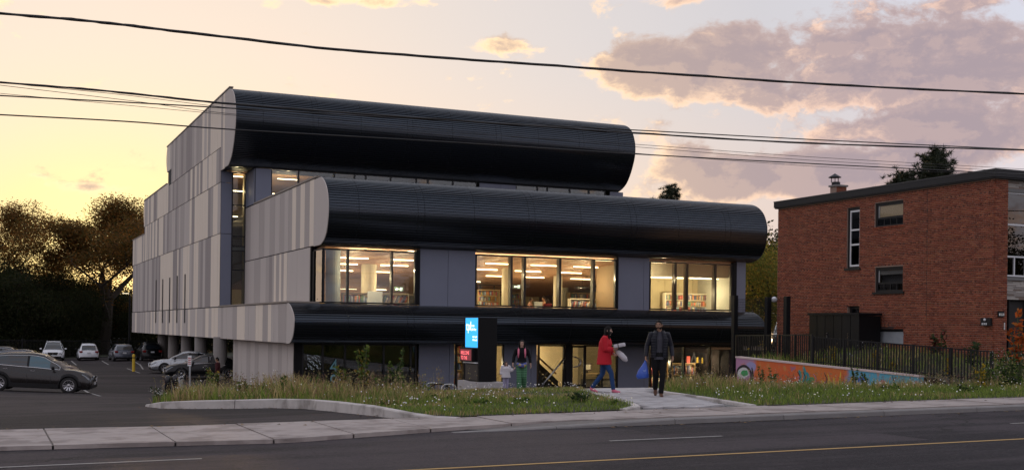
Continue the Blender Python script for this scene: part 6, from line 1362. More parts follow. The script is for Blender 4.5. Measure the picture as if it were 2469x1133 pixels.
p = D(2175, 800, 73); pine('broader lower pine behind the brick roof, left of the tallest', p.x, p.y, .5, 10.7, 3.2, 9, 10, .5, 1.1)
p = D(2116, 800, 76); pine('small pine tip beside the chimney side of the roof', p.x, p.y, .5, 9.9, 1.2, 12, 7, .6, .8)
p = D(1612, 800, 112); pine('bushy conifer top showing above the right end of the library', p.x, p.y, -1.5, 16.4, 3.4, 6, 10, .55, 1.2)
# ---- meadow: blades, seed stalks and white asters
def in_any(x, y, polys): return any(in_poly(x, y, q_) for q_ in polys)
def blades(n_, poly, hf, zf_, tall, name, parent, ylim=60, seed=1, ygrad=True):
    r_ = np.random.default_rng(seed); xs = [p[0] for p in poly]; ys = [p[1] for p in poly]; X = []; Y = []
    while len(X) < n_:
        x = r_.uniform(min(xs), max(xs)); y = min(ys)+(min(max(ys), ylim)-min(ys))*r_.random()**1.35
        if in_poly(x, y, poly): X.append(x); Y.append(y)
    X = np.array(X); Y = np.array(Y); Z = np.array([zf_(x, y) for x, y in zip(X, Y)])+.04; nz = np.array([mnoise.noise(Vector((x*.55, y*.45, 3.1))) for x, y in zip(X, Y)]); nz2 = np.array([mnoise.noise(Vector((x*1.9, y*1.5, 9.2))) for x, y in zip(X, Y)])
    H, G_, = hf(X, Y, nz, nz2, r_)
    C = np.where((r_.random(len(X)) < G_)[:, None], np.asarray([(.145, .215, .028), (.20, .265, .04), (.10, .15, .028)])[r_.integers(0, 3, len(X))], np.asarray([(.50, .40, .17), (.34, .25, .10), (.29, .27, .08), (.36, .25, .14)])[r_.integers(0, 4, len(X))])*r_.uniform(.7, 1.3, (len(X), 1))
    a = r_.uniform(0, 6.283, len(X)); ln = r_.normal(0, .28, (len(X), 2)); w = (.006+.016*H)*r_.uniform(.6, 1.2, len(X)); dxw, dyw = np.cos(a)*w, np.sin(a)*w; B = np.stack([X, Y, Z], 1); s_ = np.stack([dxw, dyw, 0*w], 1); Md = B+np.stack([ln[:, 0]*H*.35, ln[:, 1]*H*.35, H*.55], 1); Tp = B+np.stack([ln[:, 0]*H, ln[:, 1]*H, H*(1-.25*np.abs(ln).sum(1))], 1)
    V = np.stack([B-s_, B+s_, Md-s_*.8, Md+s_*.8, Tp], 1).reshape(-1, 3); i5 = np.arange(len(X))[:, None]*5; Fc = np.concatenate([i5+np.array([0, 1, 3]), i5+np.array([0, 3, 2]), i5+np.array([2, 3, 4])], 0)
    o = link(name, np_mesh(name, V, Fc, np.repeat(C, 5, 0)), M_grass); tag(o, tall, 'grass'); stuff(o); return X, Y, Z, H
def hf_left(X, Y, nz, nz2, r_):
    e = np.clip((Y-(20.4+np.clip(13-X, 0, 8)*.9))/3.0, 0, 1); H = (.11-.035*np.clip((X-9)/3, 0, 1)+np.clip(.46-.085*np.clip(X-8, 0, 8), .03, .5)*e*np.clip(.62+1.3*nz, .12, 1.55)+.07*nz2)*r_.uniform(.5, 1.25, len(X)); return np.clip(H, .07, .9), np.clip(1.05-.42*e-1.0*nz-.5*nz2, .12, .98)
def hf_right(X, Y, nz, nz2, r_):
    e = np.clip((Y-22.6)/3.2, 0, 1); H = (.11+.24*e*np.clip(.62+1.3*nz, .12, 1.6)+.08*nz2)*r_.uniform(.5, 1.25, len(X)); return np.clip(H, .07, .9), np.clip(1.1-.45*e-.95*nz-.5*nz2, .12, .98)
def hf_up(X, Y, nz, nz2, r_): H = (.30+.3*nz)*r_.uniform(.5, 1.3, len(X)); return np.clip(H, .1, .7), np.clip(.75-.5*nz, .3, .95)
gl_ = blades(52000, bed_left_poly, hf_left, h, 'wild meadow grass, green and straw, in the bed before the library', 'meadow_grass', None, 44, 1)
gr2 = blades(52000, bed_right_poly, hf_right, h_low, 'wild meadow grass on the bank below the painted wall', 'meadow_grass', None, 39, 2)
gu = blades(22000, bed_up_poly, hf_up, lambda x, y: h(max(x, wall_x(y)+.6) if y > 30 else x, y), 'rough grass on the bank beside the brick building', 'meadow_grass', None, 40, 3)
def daisies(src, n_, name, label, seed, hmin=.2):
    X, Y, Z, H = src; r_ = np.random.default_rng(seed); cl = np.array([mnoise.noise(Vector((x*.8, y*.6, 5.7))) for x, y in zip(X, Y)]); idx = r_.permutation(len(X)); idx = idx[(cl[idx] > .05) | (r_.random(len(X)) < .12)][:n_]
    V = []; Fc = []; C = []
    c = np.stack([X[idx], Y[idx], Z[idx]+np.maximum(H[idx]*1.0, .10)+r_.uniform(.0, .14, len(idx))], 1); nrm = r_.normal(size=(len(idx), 3))*.5+np.array([-.25, -.6, .8]); nrm /= np.linalg.norm(nrm, axis=1)[:, None]; a = np.cross(nrm, [0, 0, 1.]); a /= np.linalg.norm(a, axis=1)[:, None]; b = np.cross(nrm, a); rad = r_.uniform(.008, .019, len(idx))
    ring = [c+(a*math.cos(k*math.pi/3)+b*math.sin(k*math.pi/3))*rad[:, None] for k in range(6)]; V = np.stack(ring, 1).reshape(-1, 3); Fc = np.arange(len(V)).reshape(-1, 6); cc = np.repeat(np.asarray([(.72, .72, .70), (.62, .60, .66), (.7, .68, .5)])[r_.integers(0, 3, len(idx))], 6, 0)
    o = link(name, np_mesh(name, V, Fc, cc), mat('petal', (1, 1, 1), .7, var=0, attr='Col')); tag(o, label, 'wildflowers'); stuff(o)
daisies(gl_, 650, 'white_asters', 'small white asters scattered through the left meadow', 5); daisies(gr2, 700, 'white_asters', 'small white asters scattered below the painted wall', 6); daisies(gu, 420, 'white_asters', 'white asters on the bank by the brick building', 7)
def stalks(src, n_, name, label, seed, hr, sel):
    X, Y, Z, H = src; r_ = np.random.default_rng(seed); idx = [i for i in r_.permutation(len(X)) if sel(X[i], Y[i]) and mnoise.noise(Vector((X[i]*.7, Y[i]*.5, 1.7))) > r_.uniform(-.5, .25)][:n_]; B = np.stack([X[idx], Y[idx], Z[idx]], 1); n = len(B); hh = r_.uniform(*hr, n); ln = r_.normal(0, .13, (n, 2))*hh[:, None]; T = B+np.stack([ln[:, 0], ln[:, 1], hh], 1); a = r_.uniform(0, 3.14, n); w = np.stack([np.cos(a), np.sin(a), 0*a], 1)*.005
    V = np.stack([B-w, B+w, T], 1).reshape(-1, 3); Fc = np.arange(3*n).reshape(-1, 3); C = np.repeat(col_mix(n, [(.30, .23, .10), (.22, .15, .07), (.16, .16, .05)], .3), 3, 0); K = 9; f = r_.uniform(.62, 1.03, (n, K)); c = (B[:, None]+(T-B)[:, None]*f[..., None]).reshape(-1, 3)+r_.normal(0, .014, (n*K, 3)); v2, f2, c2 = leaf_arrays(c, r_.uniform(.02, .06, n*K), np.repeat(col_mix(n, [(.34, .27, .13), (.24, .16, .09), (.20, .11, .08), (.28, .25, .10)], .25), K, 0), 0, .4)
    f3 = np.concatenate([f2[:, [0, 1, 2]], f2[:, [0, 2, 3]]], 0)+len(V); o = link(name, np_mesh(name, np.concatenate([V, v2]), np.concatenate([Fc, f3]), np.concatenate([C, c2])), M_grass); tag(o, label, 'grass'); stuff(o)
stalks(gl_, 700, 'seed_stalks', 'tall straw-coloured seed stalks rising from the left meadow', 15, (.40, .85), lambda x, y: x < 10.2 and y > 24); stalks(gr2, 600, 'seed_stalks', 'straw-coloured seed stalks in front of the painted wall', 16, (.35, .7), lambda x, y: y > 25); stalks(gu, 300, 'seed_stalks', 'seed stalks on the bank by the brick building', 17, (.4, .8), lambda x, y: True)
# ---- individual plants
def plant(name, label, x, y, hgt, wid, nleaf, ls, pal, nst=3, seed=0, flower=None, z=None, cat='plant', droop=.3, asp=.5, base=.05, group=None):
    r_ = random.Random(seed); z = h(x, y) if z is None else z; t = thing(name, label, cat, (x, y, z), group=group); st = MB(); cen = []; tips = []
    for k in range(nst):
        a = r_.uniform(0, 6.28); sp = wid*.5*r_.uniform(.25, 1.0)*(0 if nst == 1 else 1); hh = hgt*r_.uniform(.7, 1.0) if k else hgt; pts = []
        for i in range(9): f = i/8; pts.append(Vector((math.cos(a)*sp*f**1.3+r_.gauss(0, .012), math.sin(a)*sp*f**1.3+r_.gauss(0, .012), hh*f)))
        st.tube(pts, [.012*hgt*(1-.75*i/8)+.003 for i in range(9)], 5); tips.append(pts[-1])
        for i in range(nleaf//nst): f = r_.uniform(base, 1.)**.8; j = min(7, int(f*8)); q_ = pts[j].lerp(pts[j+1], f*8-j); b = r_.uniform(0, 6.28); rr_ = r_.uniform(.3, 1)*wid*.28*(1.15-f*.75); cen.append((q_.x+math.cos(b)*rr_, q_.y+math.sin(b)*rr_, q_.z-droop*rr_+r_.uniform(-.04, .04)))
    st.build('stem', M_stem, t); cen = np.array(cen); v, f_, cc = leaf_arrays(cen, rng.uniform(.6, 1.3, len(cen))*ls, col_mix(len(cen), pal, .3), .35, asp); link('foliage', np_mesh('foliage', v, f_, cc), M_leaf, t)
    if flower:
        n = flower[1]; c = []
        for i in range(n): q_ = r_.choice(tips); c.append((q_.x+r_.gauss(0, wid*.09), q_.y+r_.gauss(0, wid*.09), q_.z-abs(r_.gauss(0, hgt*.16))))
        v, f_, cc = leaf_arrays(np.array(c), np.full(n, flower[2]), col_mix(n, [flower[0]], .2), .2, .9); stuff(link('flower_heads', np_mesh('flower_heads', v, f_, cc), M_leaf, t))
    return t
GRN = [(.075, .13, .024), (.10, .155, .03), (.13, .17, .04), (.05, .085, .02)]; MIX = GRN+[(.20, .15, .03), (.24, .16, .03)]; YEL = [(.42, .28, .025), (.50, .34, .03), (.34, .24, .03), (.18, .16, .03)]; DRK = [(.02, .04, .014), (.03, .052, .018)]
def pp(u, v, d_): p = D(u, v, d_); return p.x, p.y, p.z
def plant_at(name, label, u, vt, d_, wpx, *a, **k):
    x, y, zt_ = pp(u, vt, d_); z = k.pop('z', None); z = h(x, y) if z is None else z; return plant(name, label, x, y, max(.15, zt_-z), wpx*d_/F, *a, z=z, **k)
plant_at('sapling', 'tallest sapling with pale yellowing leaves before the dark glass', 873, 832, 34, 62, 150, .17, MIX, 4, 1, base=.25); plant_at('sapling', 'slender dark-leaved sapling right of the yellowing one', 955, 838, 34, 36, 120, .15, GRN+DRK, 2, 2, base=.2); plant_at('weed', 'bushy weed below the slender sapling', 968, 880, 33.5, 45, 110, .12, GRN+DRK, 4, 3)
plant_at('weed', 'leafy yellow-green weed in front of the white number on the glass', 810, 878, 34, 52, 130, .14, MIX, 4, 4); plant_at('weed', 'tall leafy weed with white flowers by the concrete column', 515, 884, 36, 52, 170, .12, MIX, 5, 5, flower=((.6, .6, .55), 40, .03)); plant_at('shrub', 'rounded green shrub in the meadow left of the sign pylon', 1000, 918, 31, 85, 420, .10, GRN, 9, 6, cat='shrub'); plant_at('shrub', 'small dark shrub at the edge of the paved path', 1398, 942, 25.5, 62, 300, .075, DRK+GRN[:1], 8, 7, cat='shrub')
plant_at('weed', 'low weed in front of the concrete wall', 640, 915, 33, 40, 70, .1, GRN, 4, 8); plant_at('aster_clump', 'white-flowered clump at the left tip of the kerbed bed', 385, 932, 32.3, 48, 120, .08, DRK, 7, 9, flower=((.7, .7, .7), 60, .03)); plant_at('weed', 'single grassy stalk beside the wall corner', 727, 905, 34, 14, 26, .14, [(.16, .17, .05)], 2, 10)
for i, (u, vt, d_, w, n_, pal, lb) in enumerate(((588, 908, 33.5, 46, 110, MIX, 'yellowing, before the left half of the concrete wall'), (684, 900, 33, 26, 60, GRN, 'tall and thin, before the right end of the concrete wall'), (762, 896, 33.5, 44, 120, GRN+DRK, 'dark-leaved, under the rippled silvery sheet'), (845, 902, 33, 40, 110, MIX, 'low and yellow, left of the tallest sapling'), (915, 900, 32.5, 44, 130, GRN, 'broad, between the two saplings'), (1050, 948, 28, 70, 240, GRN, 'low leafy mound below the bicycle hoops'), (1150, 962, 25.5, 66, 220, GRN, 'low mound below the sign pylon'), (1255, 958, 26, 60, 200, GRN+DRK, 'low mound below the woman with pink straps'), (935, 965, 26, 60, 180, MIX, 'straw-green mound near the kerb bend'), (1480, 975, 24.6, 24, 60, GRN, 'small clump at the rounded tip of the bed'), (1690, 905, 31, 34, 90, MIX, 'right of the bearded man, before the lit shelves'), (1745, 918, 31, 40, 110, GRN, 'before the left end of the painted wall'), (2150, 925, 31, 60, 190, GRN, 'low green mound before the blue paint'), (2330, 925, 29, 66, 220, GRN+DRK, 'low green mound near the end of the fence'))): plant_at('weed', 'wild weed in the meadow, '+lb, u, vt, d_, w, n_, .085 if w > 50 else .11, pal, 6, 60+i, z=h_low(*pp(u, vt, d_)[:2]), group='weeds in the meadow')
zu = lambda u, v, d_: h(max(pp(u, v, d_)[0], wall_x(pp(u, v, d_)[1])+.6), pp(u, v, d_)[1])
for i, (u, vt, d_, w, lb) in enumerate(((1978, 862, 45.6, 30, 'left of the black enclosure corner'), (2012, 832, 44.8, 24, 'tallest and most yellow, centre of the fence'), (2110, 842, 43.2, 24, 'thin, right of the frosted basement window'), (2148, 872, 42.6, 40, 'low, behind the tall fence middle'), (2285, 858, 40.6, 34, 'right of the red-hearted sumac'), (2366, 876, 33.5, 36, 'bright clump just past the end of the fence'))): plant_at('goldenrod', 'yellow autumn weed behind the picket fence, '+lb, u, vt, d_, w, 120, .11, YEL, 4, 20+i, group='yellow weeds along the picket fence')
plant_at('weed', 'small yellow sprig above the left end of the painted wall', 1808, 838, 47.3, 22, 40, .13, YEL+GRN, 2, 30); plant_at('sumac', 'sumac with dark red heart against the brick wall', 2268, 796, 40.8, 70, 130, .26, [(.03, .05, .02), (.05, .07, .02), (.11, .018, .02)], 3, 31, cat='shrub', base=.5, asp=.25); plant_at('sumac', 'green sumac right of the red-hearted one', 2345, 822, 39.6, 75, 130, .24, [(.03, .055, .022), (.04, .065, .025)], 4, 32, cat='shrub', base=.35, asp=.25)
plant_at('sumac', 'orange-leaved sumac at the right edge by the porch', 2462, 748, 33, 70, 110, .22, [(.45, .10, .02), (.40, .14, .03), (.30, .07, .02)], 3, 33, cat='shrub', base=.45); plant_at('shrub', 'dense dark shrub with white flowers at the right edge', 2440, 838, 32.5, 100, 520, .10, DRK+GRN[:1], 10, 34, cat='shrub', flower=((.62, .62, .6), 60, .03)); plant_at('shrub', 'dark leafy shrub behind the right-hand end of the fence', 2390, 868, 34, 60, 240, .1, DRK+GRN[:2], 7, 35, cat='shrub', flower=((.62, .62, .6), 30, .03))
for i, (u, vt, d_, w, lb) in enumerate(((1838, 880, 37, 26, 'first from the left, tall'), (1862, 886, 36.5, 34, 'second from the left, bushy'), (1960, 922, 34, 50, 'low tuft before the flames'), (2062, 888, 35, 22, 'right of the flames'), (2085, 896, 34.5, 24, 'over the blue paint'))): plant_at('mullein', 'green weed in front of the painted wall, '+lb, u, vt, d_, w, 150, .10, GRN+DRK, 4, 40+i, group='weeds before the painted wall')
# ------------------------------------------------------------------ people
def mk_skin(n, c): return mat(n, c, .55, var=.05, spec=.4)
SK = {'olive': mk_skin('skin_olive', (.36, .21, .14)), 'fair': mk_skin('skin_fair', (.50, .32, .25)), 'tan': mk_skin('skin_tan', (.30, .17, .105))}
M_hair = mat('black_hair', (.006, .005, .005), .6, var=.3, scale=40, stretch=(1, 1, .1), spec=.12); M_bhair = mat('brown_hair', (.06, .035, .022), .6, spec=.2, var=.4, scale=40, stretch=(1, 1, .1)); M_eye = mat('eye_white', (.30, .27, .25), .4, var=0); M_iris = mat('iris', (.02, .014, .01), .2, var=0); M_lip = mat('lips', (.30, .12, .10), .5, var=0)
def loft(mb, pts, rad, side=(1, 0, 0), n=14, cap=True):
    pts = [Vector(p) for p in pts]; k = len(pts); vs_ = []; side = Vector(side)
    for i, p in enumerate(pts):
        t = (pts[min(i+1, k-1)]-pts[max(i-1, 0)]).normalized(); s_ = (side-t*side.dot(t)); s_ = s_.normalized() if s_.length > .05 else t.orthogonal().normalized(); b = t.cross(s_); r_ = rad[i]; rx, ry = r_ if isinstance(r_, tuple) else (r_, r_)
        for j in range(n): a = 2*math.pi*j/n; vs_.append(p+s_*math.cos(a)*rx+b*math.sin(a)*ry)
    fs = [(i*n+j, i*n+(j+1) % n, (i+1)*n+(j+1) % n, (i+1)*n+j) for i in range(k-1) for j in range(n)]
    if cap: fs += [tuple(range(n-1, -1, -1)), tuple((k-1)*n+j for j in range(n))]
    mb.add(vs_, fs)
def fused(mb, vox, smooth=3):
    me = mb.mesh('tmp'); bm = bmesh.new(); bm.from_mesh(me); bmesh.ops.recalc_face_normals(bm, faces=bm.faces); bm.to_mesh(me); bm.free()
    o = bpy.data.objects.new('tmp', me); COL.objects.link(o); r_ = o.modifiers.new('r', 'REMESH'); r_.mode = 'VOXEL'; r_.voxel_size = vox; s_ = o.modifiers.new('s', 'SMOOTH'); s_.iterations = smooth; s_.factor = .5
    dg = bpy.context.evaluated_depsgraph_get(); dg.update(); m2 = bpy.data.meshes.new_from_object(o.evaluated_get(dg)); bpy.data.objects.remove(o); m2.polygons.foreach_set('use_smooth', [True]*len(m2.polygons)); return m2
def sub(pts, k=4):
    pts = [Vector(p) for p in pts]; o = []
    for a, b in zip(pts, pts[1:]): o += [a.lerp(b, i/k) for i in range(k)]
    return o+[pts[-1]]
def interp(vals, n):
    o = []
    for i in range(n):
        f = i/(n-1)*(len(vals)-1); a = min(int(f), len(vals)-2); t = f-a; p, q_ = vals[a], vals[a+1]
        if not isinstance(p, tuple): p = (p, p)
        if not isinstance(q_, tuple): q_ = (q_, q_)
        o.append((p[0]+(q_[0]-p[0])*t, p[1]+(q_[1]-p[1])*t))
    return o
def hand(mb, w, d_, palm_n, grip=.3, s=1., flip=1):
    """palm and five bent fingers from wrist w along d_; palm_n faces the palm side"""
    d_ = Vector(d_).normalized(); pn = Vector(palm_n); pn = (pn-d_*pn.dot(d_)).normalized(); ac = d_.cross(pn)*flip; w = Vector(w)
    loft(mb, [w-d_*.02*s, w+d_*.03*s, w+d_*.075*s, w+d_*.092*s], [(.024*s, .018*s), (.036*s, .016*s), (.041*s, .014*s), (.036*s, .010*s)], ac, 10)
    for k, (o, L) in enumerate(((-.030, .066), (-.010, .075), (.010, .070), (.029, .055))):
        p = w+d_*.085*s+ac*o*s; pts = [p-d_*.02*s]; dd = d_.copy()
        for q_ in range(3): dd = (dd*math.cos(grip*(.6+q_*.35))+pn*math.sin(grip*(.6+q_*.35))).normalized(); pts.append(pts[-1]+dd*(L*s*(.45, .32, .26)[q_]+(.02*s if q_ == 0 else 0)))
        loft(mb, pts, [.0095*s, .0095*s, .0088*s, .0072*s], ac, 7)
    p = w+d_*.02*s-ac*.03*s; loft(mb, [p+ac*.01*s, p-ac*.022*s+d_*.022*s+pn*.008*s, p-ac*.028*s+d_*.05*s+pn*.016*s, p-ac*.022*s+d_*.07*s+pn*.024*s], [.013*s, .012*s, .0105*s, .008*s], pn, 7)
def head_parts(t, c, yaw, s, skin, hairm, hair='short', beard=False, glasses=False, mask=False, pitch=0.):
    M_ = Matrix.Translation(c) @ Matrix.Rotation(yaw, 4, 'Z') @ Matrix.Rotation(pitch, 4, 'X') @ Matrix.Scale(s, 4)
    def ell(u, v, k=1.): # face toward -y
        return Vector((.076*k*math.cos(v)*math.sin(u), -.096*k*math.cos(v)*math.cos(u), .118*k*math.sin(v)))
    def b(mb, n, m_, sm=True): mb.rot(M_); return mb.build(n, m_, t, smooth=sm)
    for sx in (-1, 1):
        e = MB().lathe([(.001, -.009), (.008, -.006), (.011, 0), (.008, .006), (.001, .009)], (sx*.031, -.080, .006), 8); e = b(e, 'eye', M_eye); MB().lathe([(.001, -.006), (.006, 0), (.001, .006)], (sx*.031, -.091, .006), 8).rot(M_).build('iris', M_iris, e)
        b(MB().tube([(sx*.016, -.092, .026), (sx*.032, -.093, .031), (sx*.048, -.082, .026)], .005, 5), 'eyebrow', hairm)
    b(MB().tube([(-.022, -.090, -.052), (0, -.096, -.050), (.022, -.090, -.052)], [.004, .006, .004], 6), 'mouth', M_lip)
    hm = MB(); N = 20; K = 9; vs_ = []; k0 = 1.10
    for i in range(K+1):
        for j in range(N):
            u = 2*math.pi*j/N; front = (1+math.cos(u))/2; vlow = -.55+ (1.12 if hair != 'bald' else 1.3)*front**1.4; v = vlow+(math.pi/2-vlow)*i/K; kk = k0+.03*math.sin(3*u+2*v)+.018*math.sin(11*u+5*v)+.015*math.sin(17*u-9*v); vs_.append(ell(u, v, kk))
    hm.add(vs_, [(i*N+j, i*N+(j+1) % N, (i+1)*N+(j+1) % N, (i+1)*N+j) for i in range(K) for j in range(N)])
    if hair in ('long', 'verylong'):
        zl = -.34 if hair == 'long' else -.50
        loft(hm, [(0, .02, .06), (0, .045, -.05), (0, .062, -.16), (0, .068, -.26), (0, .07, zl)], [(.082, .072), (.096, .062), (.105, .05), (.09, .042), (.045, .02)], (1, 0, 0), 14)
        for sx in (-1, 1): loft(hm, [(sx*.066, -.03, .05), (sx*.080, -.025, -.04), (sx*.088, -.03, -.14), (sx*.085, -.045, zl*.75)], [.024, .028, .028, .012], (0, 1, 0), 8)
    b(hm, 'hair', hairm)
    if beard:
        bm_ = MB(); vs_ = []
        for i in range(7):
            for j in range(13): u = (j/12-.5)*2.5; v = -1.15+(.62+.34*abs(j/12-.5)*2)*i/6; vs_.append(ell(u, v, 1.065))
        bm_.add(vs_, [(i*13+j, i*13+j+1, (i+1)*13+j+1, (i+1)*13+j) for i in range(6) for j in range(12)]); b(bm_, 'beard', hairm); b(MB().tube([(-.028, -.092, -.040), (0, -.103, -.034), (.028, -.092, -.040)], [.004, .007, .004], 6), 'moustache', hairm)
    if glasses:
        g_ = MB()
        for sx in (-1, 1): g_.tube([(sx*.032+.024*math.cos(a), -.104, .005+.019*math.sin(a)) for a in [2*math.pi*k/14 for k in range(15)]], .0018, 5, cap=False); g_.tube([(sx*.056, -.102, .008), (sx*.078, -.03, .012)], .0025, 5)
        g_.tube([(-.009, -.106, .008), (.009, -.106, .008)], .0025, 5); b(g_, 'glasses', M_slot)
    if mask:
        vs_ = []; 
        for i in range(6):
            for j in range(11): u = (j/10-.5)*2.1; v = -1.05+.95*i/5; vs_.append(ell(u, v, 1.09))
        b(MB().add(vs_, [(i*11+j, i*11+j+1, (i+1)*11+j+1, (i+1)*11+j) for i in range(5) for j in range(10)]), 'face_mask', M_slot)
def person(label, loc, rz, s, J, skin, hairm, outfit, hair='short', beard=False, glasses=False, mask=False, group=None, hyaw=0., grips=(.5, .5), female=False, hpitch=0., hands=True):
    """J: joints in metres for a 1.75 m body facing -y. outfit: list of (part, material, kind, extra)"""
    t = thing('person', label, 'person', loc, rz, group); J = {k: Vector(v)*s for k, v in J.items()}; w = .92 if female else 1.; B = MB()
    pel, wai, che, nek, hed = J['pelvis'], J['waist'], J['chest'], J['neck'], J['head']
    torso = [pel+Vector((0, 0, -.09))*s, pel, wai, che, (che+nek)*.5+Vector((0, 0, .03))*s, nek]; trad = [(.12, .10), (.165*(1.04 if female else 1), .115), (.14*w, .098), (.172*w, .118), (.125*w, .092), (.060, .06)]
    tr_ = [(a*s, b*s) for a, b in trad]; loft(B, torso, tr_, (1, 0, 0), 18)
    loft(B, [nek-Vector((0, 0, .04))*s, nek+(hed-nek)*.5, hed-Vector((0, 0, .05))*s], [.062*s, .054*s, .055*s], (1, 0, 0), 12)
    hc = MB(); loft(hc, [(0, -.012, -.122), (0, -.018, -.105), (0, -.010, -.06), (0, .0, 0), (0, .004, .05), (0, .006, .09), (0, .006, .118)], [(.018, .02), (.042, .055), (.062, .084), (.075, .096), (.074, .094), (.052, .068), (.012, .015)], (1, 0, 0), 18)
    loft(hc, [(0, -.088, .022), (0, -.102, -.004), (0, -.114, -.022), (0, -.095, -.034)], [(.009, .010), (.011, .012), (.015, .012), (.012, .008)], (1, 0, 0), 8)
    for sx in (-1, 1): loft(hc, [(sx*.070, .012, -.025), (sx*.080, .014, .0), (sx*.074, .016, .03)], [.010, .014, .010], (0, 1, 0), 8)
    hc.rot(Matrix.Translation(hed) @ Matrix.Rotation(hyaw, 4, 'Z') @ Matrix.Rotation(hpitch, 4, 'X') @ Matrix.Scale(s, 4)); B.add(hc.v, hc.f)
    arms = {}; legs = {}
    for i, k in enumerate(('l', 'r')):
        sh, el_, wr = J['sh'+k], J['el'+k], J['wr'+k]; arms[k] = [sh, sh.lerp(el_, .5), el_, el_.lerp(wr, .5), wr]; loft(B, [che.lerp(sh, .45)+Vector((0, 0, .06))*s]+arms[k], [x*s*w for x in (.06, .056, .047, .040, .037, .027)], (0, 1, 0), 12)
        if hands: hand(B, wr, wr-el_, J.get('pn'+k, Vector((0, -.3, 0))+(Vector((1, 0, 0)) if k == 'l' else Vector((-1, 0, 0)))), grips[i], s*1.02, 1 if k == 'l' else -1)
        hp_, kn, an = J['hp'+k], J['kn'+k], J['an'+k]; legs[k] = [hp_, hp_.lerp(kn, .5), kn, kn.lerp(an, .4), an]; loft(B, legs[k], [x*s for x in (.088, .076, .056, .054, .036)], (0, 1, 0), 12)
        toe = J['to'+k]; loft(B, [an+Vector((0, .03, -.03))*s, an.lerp(toe, .4)-Vector((0, 0, .02))*s, toe], [(.034*s, .035*s), (.042*s, .03*s), (.03*s, .016*s)], (1, 0, 0), 10)
    link('body', fused(B, .0085*max(s, .7), 4), skin, t)
    head_parts(t, hed, hyaw, s, skin, hairm, hair, beard, glasses, mask, hpitch)
    for (nm, m_, kind, ex) in outfit:
        mb = MB(); puff = ex.get('puff', 0); off = ex.get('off', .016)*s
        def pf(i): return 1+puff*abs(math.sin(i*1.05))
        if kind == 'top':
            lo = ex.get('low', -.06); top_pts = sub([pel+Vector((0, 0, lo))*s, wai, che, (che+nek)*.5+Vector((0, 0, .03))*s], 6); rr_ = interp([trad[1], trad[2], trad[3], trad[4]], len(top_pts)); fl = ex.get('flare', 0)
            loft(mb, top_pts, [((a*s+off)*pf(i)+fl*s*(1-i/len(rr_)), (b*s+off)*pf(i)+fl*s*(1-i/len(rr_))) for i, (a, b) in enumerate(rr_)], (1, 0, 0), 20)
            loft(mb, [(che+nek)*.5+Vector((0, 0, .02))*s, nek-Vector((0, 0, .012))*s], [(.128*s*w+off, .094*s+off), (.072*s+off*.6, .072*s+off*.6)], (1, 0, 0), 18)
            if ex.get('collar'): loft(mb, [nek-Vector((0, 0, .03))*s, nek+Vector((0, 0, .035))*s], [(.085*s, .085*s), (.082*s, .084*s)], (1, 0, 0), 16)
            if ex.get('sleeves', 1):
                for k in 'lr':
                    a = sub([che.lerp(J['sh'+k], .55)+Vector((0, 0, .05))*s]+arms[k], 3); cut = len(a)-1 if ex.get('sleeves', 1) == 1 else len(a); r_ = interp([.062, .062, .054, .047, .042, .034], len(a)); loft(mb, a[:cut], [((x[0]*s*w+off*.8)*pf(i*1.0), (x[0]*s*w+off*.8)*pf(i*1.0)) for i, x in enumerate(r_[:cut])], (0, 1, 0), 14)
        elif kind == 'trousers':
            loft(mb, [pel+Vector((0, 0, -.09))*s, pel+Vector((0, 0, -.02))*s, pel+Vector((0, 0, .08))*s], [(.125*s+off, .10*s+off), (.165*s+off*.7, .115*s+off*.7), (.152*s+off*.6, .107*s+off*.6)], (1, 0, 0), 18)
            wd = ex.get('wide', 1.)
            for k in 'lr':
                a = sub(legs[k], 3); r_ = interp([.092, .082, .064, .060, .050], len(a)); nn = len(a)-ex.get('short', 0); loft(mb, a[:nn], [((x[0]*s*(1+(wd-1)*i/len(a))+off*.5),)*2 for i, x in enumerate(r_[:nn])], (0, 1, 0), 14)
        elif kind == 'shoes':
            for k in 'lr':
                an, toe = J['an'+k], J['to'+k]; hl = an+(an-toe).normalized()*.045*s-Vector((0, 0, .045))*s; hl.z = max(hl.z, .03*s) if an.z < .12*s else hl.z; loft(mb, [hl, an.lerp(toe, .15)-Vector((0, 0, .03))*s, an.lerp(toe, .6)-Vector((0, 0, .02))*s, toe+(toe-an).normalized()*.03*s], [(.036*s, .03*s), (.043*s, .048*s), (.048*s, .036*s), (.03*s, .02*s)], (1, 0, 0), 12); loft(mb, [an-Vector((0, 0, .03))*s, an+Vector((0, 0, .025))*s], [.045*s, .043*s], (1, 0, 0), 12)
        link(nm, fused(mb, .011*max(s, .7), ex.get('sm', 2)), m_, t)
    return t
def cloth(n, c, rough=.8, **k): return mat(n, c, rough, spec=k.pop('spec', .15), var=k.pop('var', .15), scale=k.pop('scale', 8), bump=.15, bscale=60, **k)
M_puff = cloth('navy_puffer', (.007, .008, .015), .40, spec=.25); M_tee = cloth('grey_shirt', (.055, .055, .068)); M_btr = cloth('black_trousers', (.008, .008, .009)); M_boot = cloth('brown_leather', (.10, .05, .032), .4); M_redj = cloth('red_jacket', (.46, .018, .03), .7); M_jean = cloth('blue_denim', (.022, .055, .15)); M_pink = cloth('pink_trim', (.62, .17, .25)); M_wht = cloth('white_jacket', (.52, .50, .53)); M_blkt = cloth('black_knit', (.009, .009, .011)); M_sandal = cloth('dark_trainer', (.05, .04, .06))
m = bpy.data.materials.new('green_plaid'); m.use_nodes = True; t_ = NT(m.node_tree); bs = t_.n['Principled BSDF']; co = t_.new('ShaderNodeTexCoord').outputs['Object']; x, y, z = t_.xyz(co)
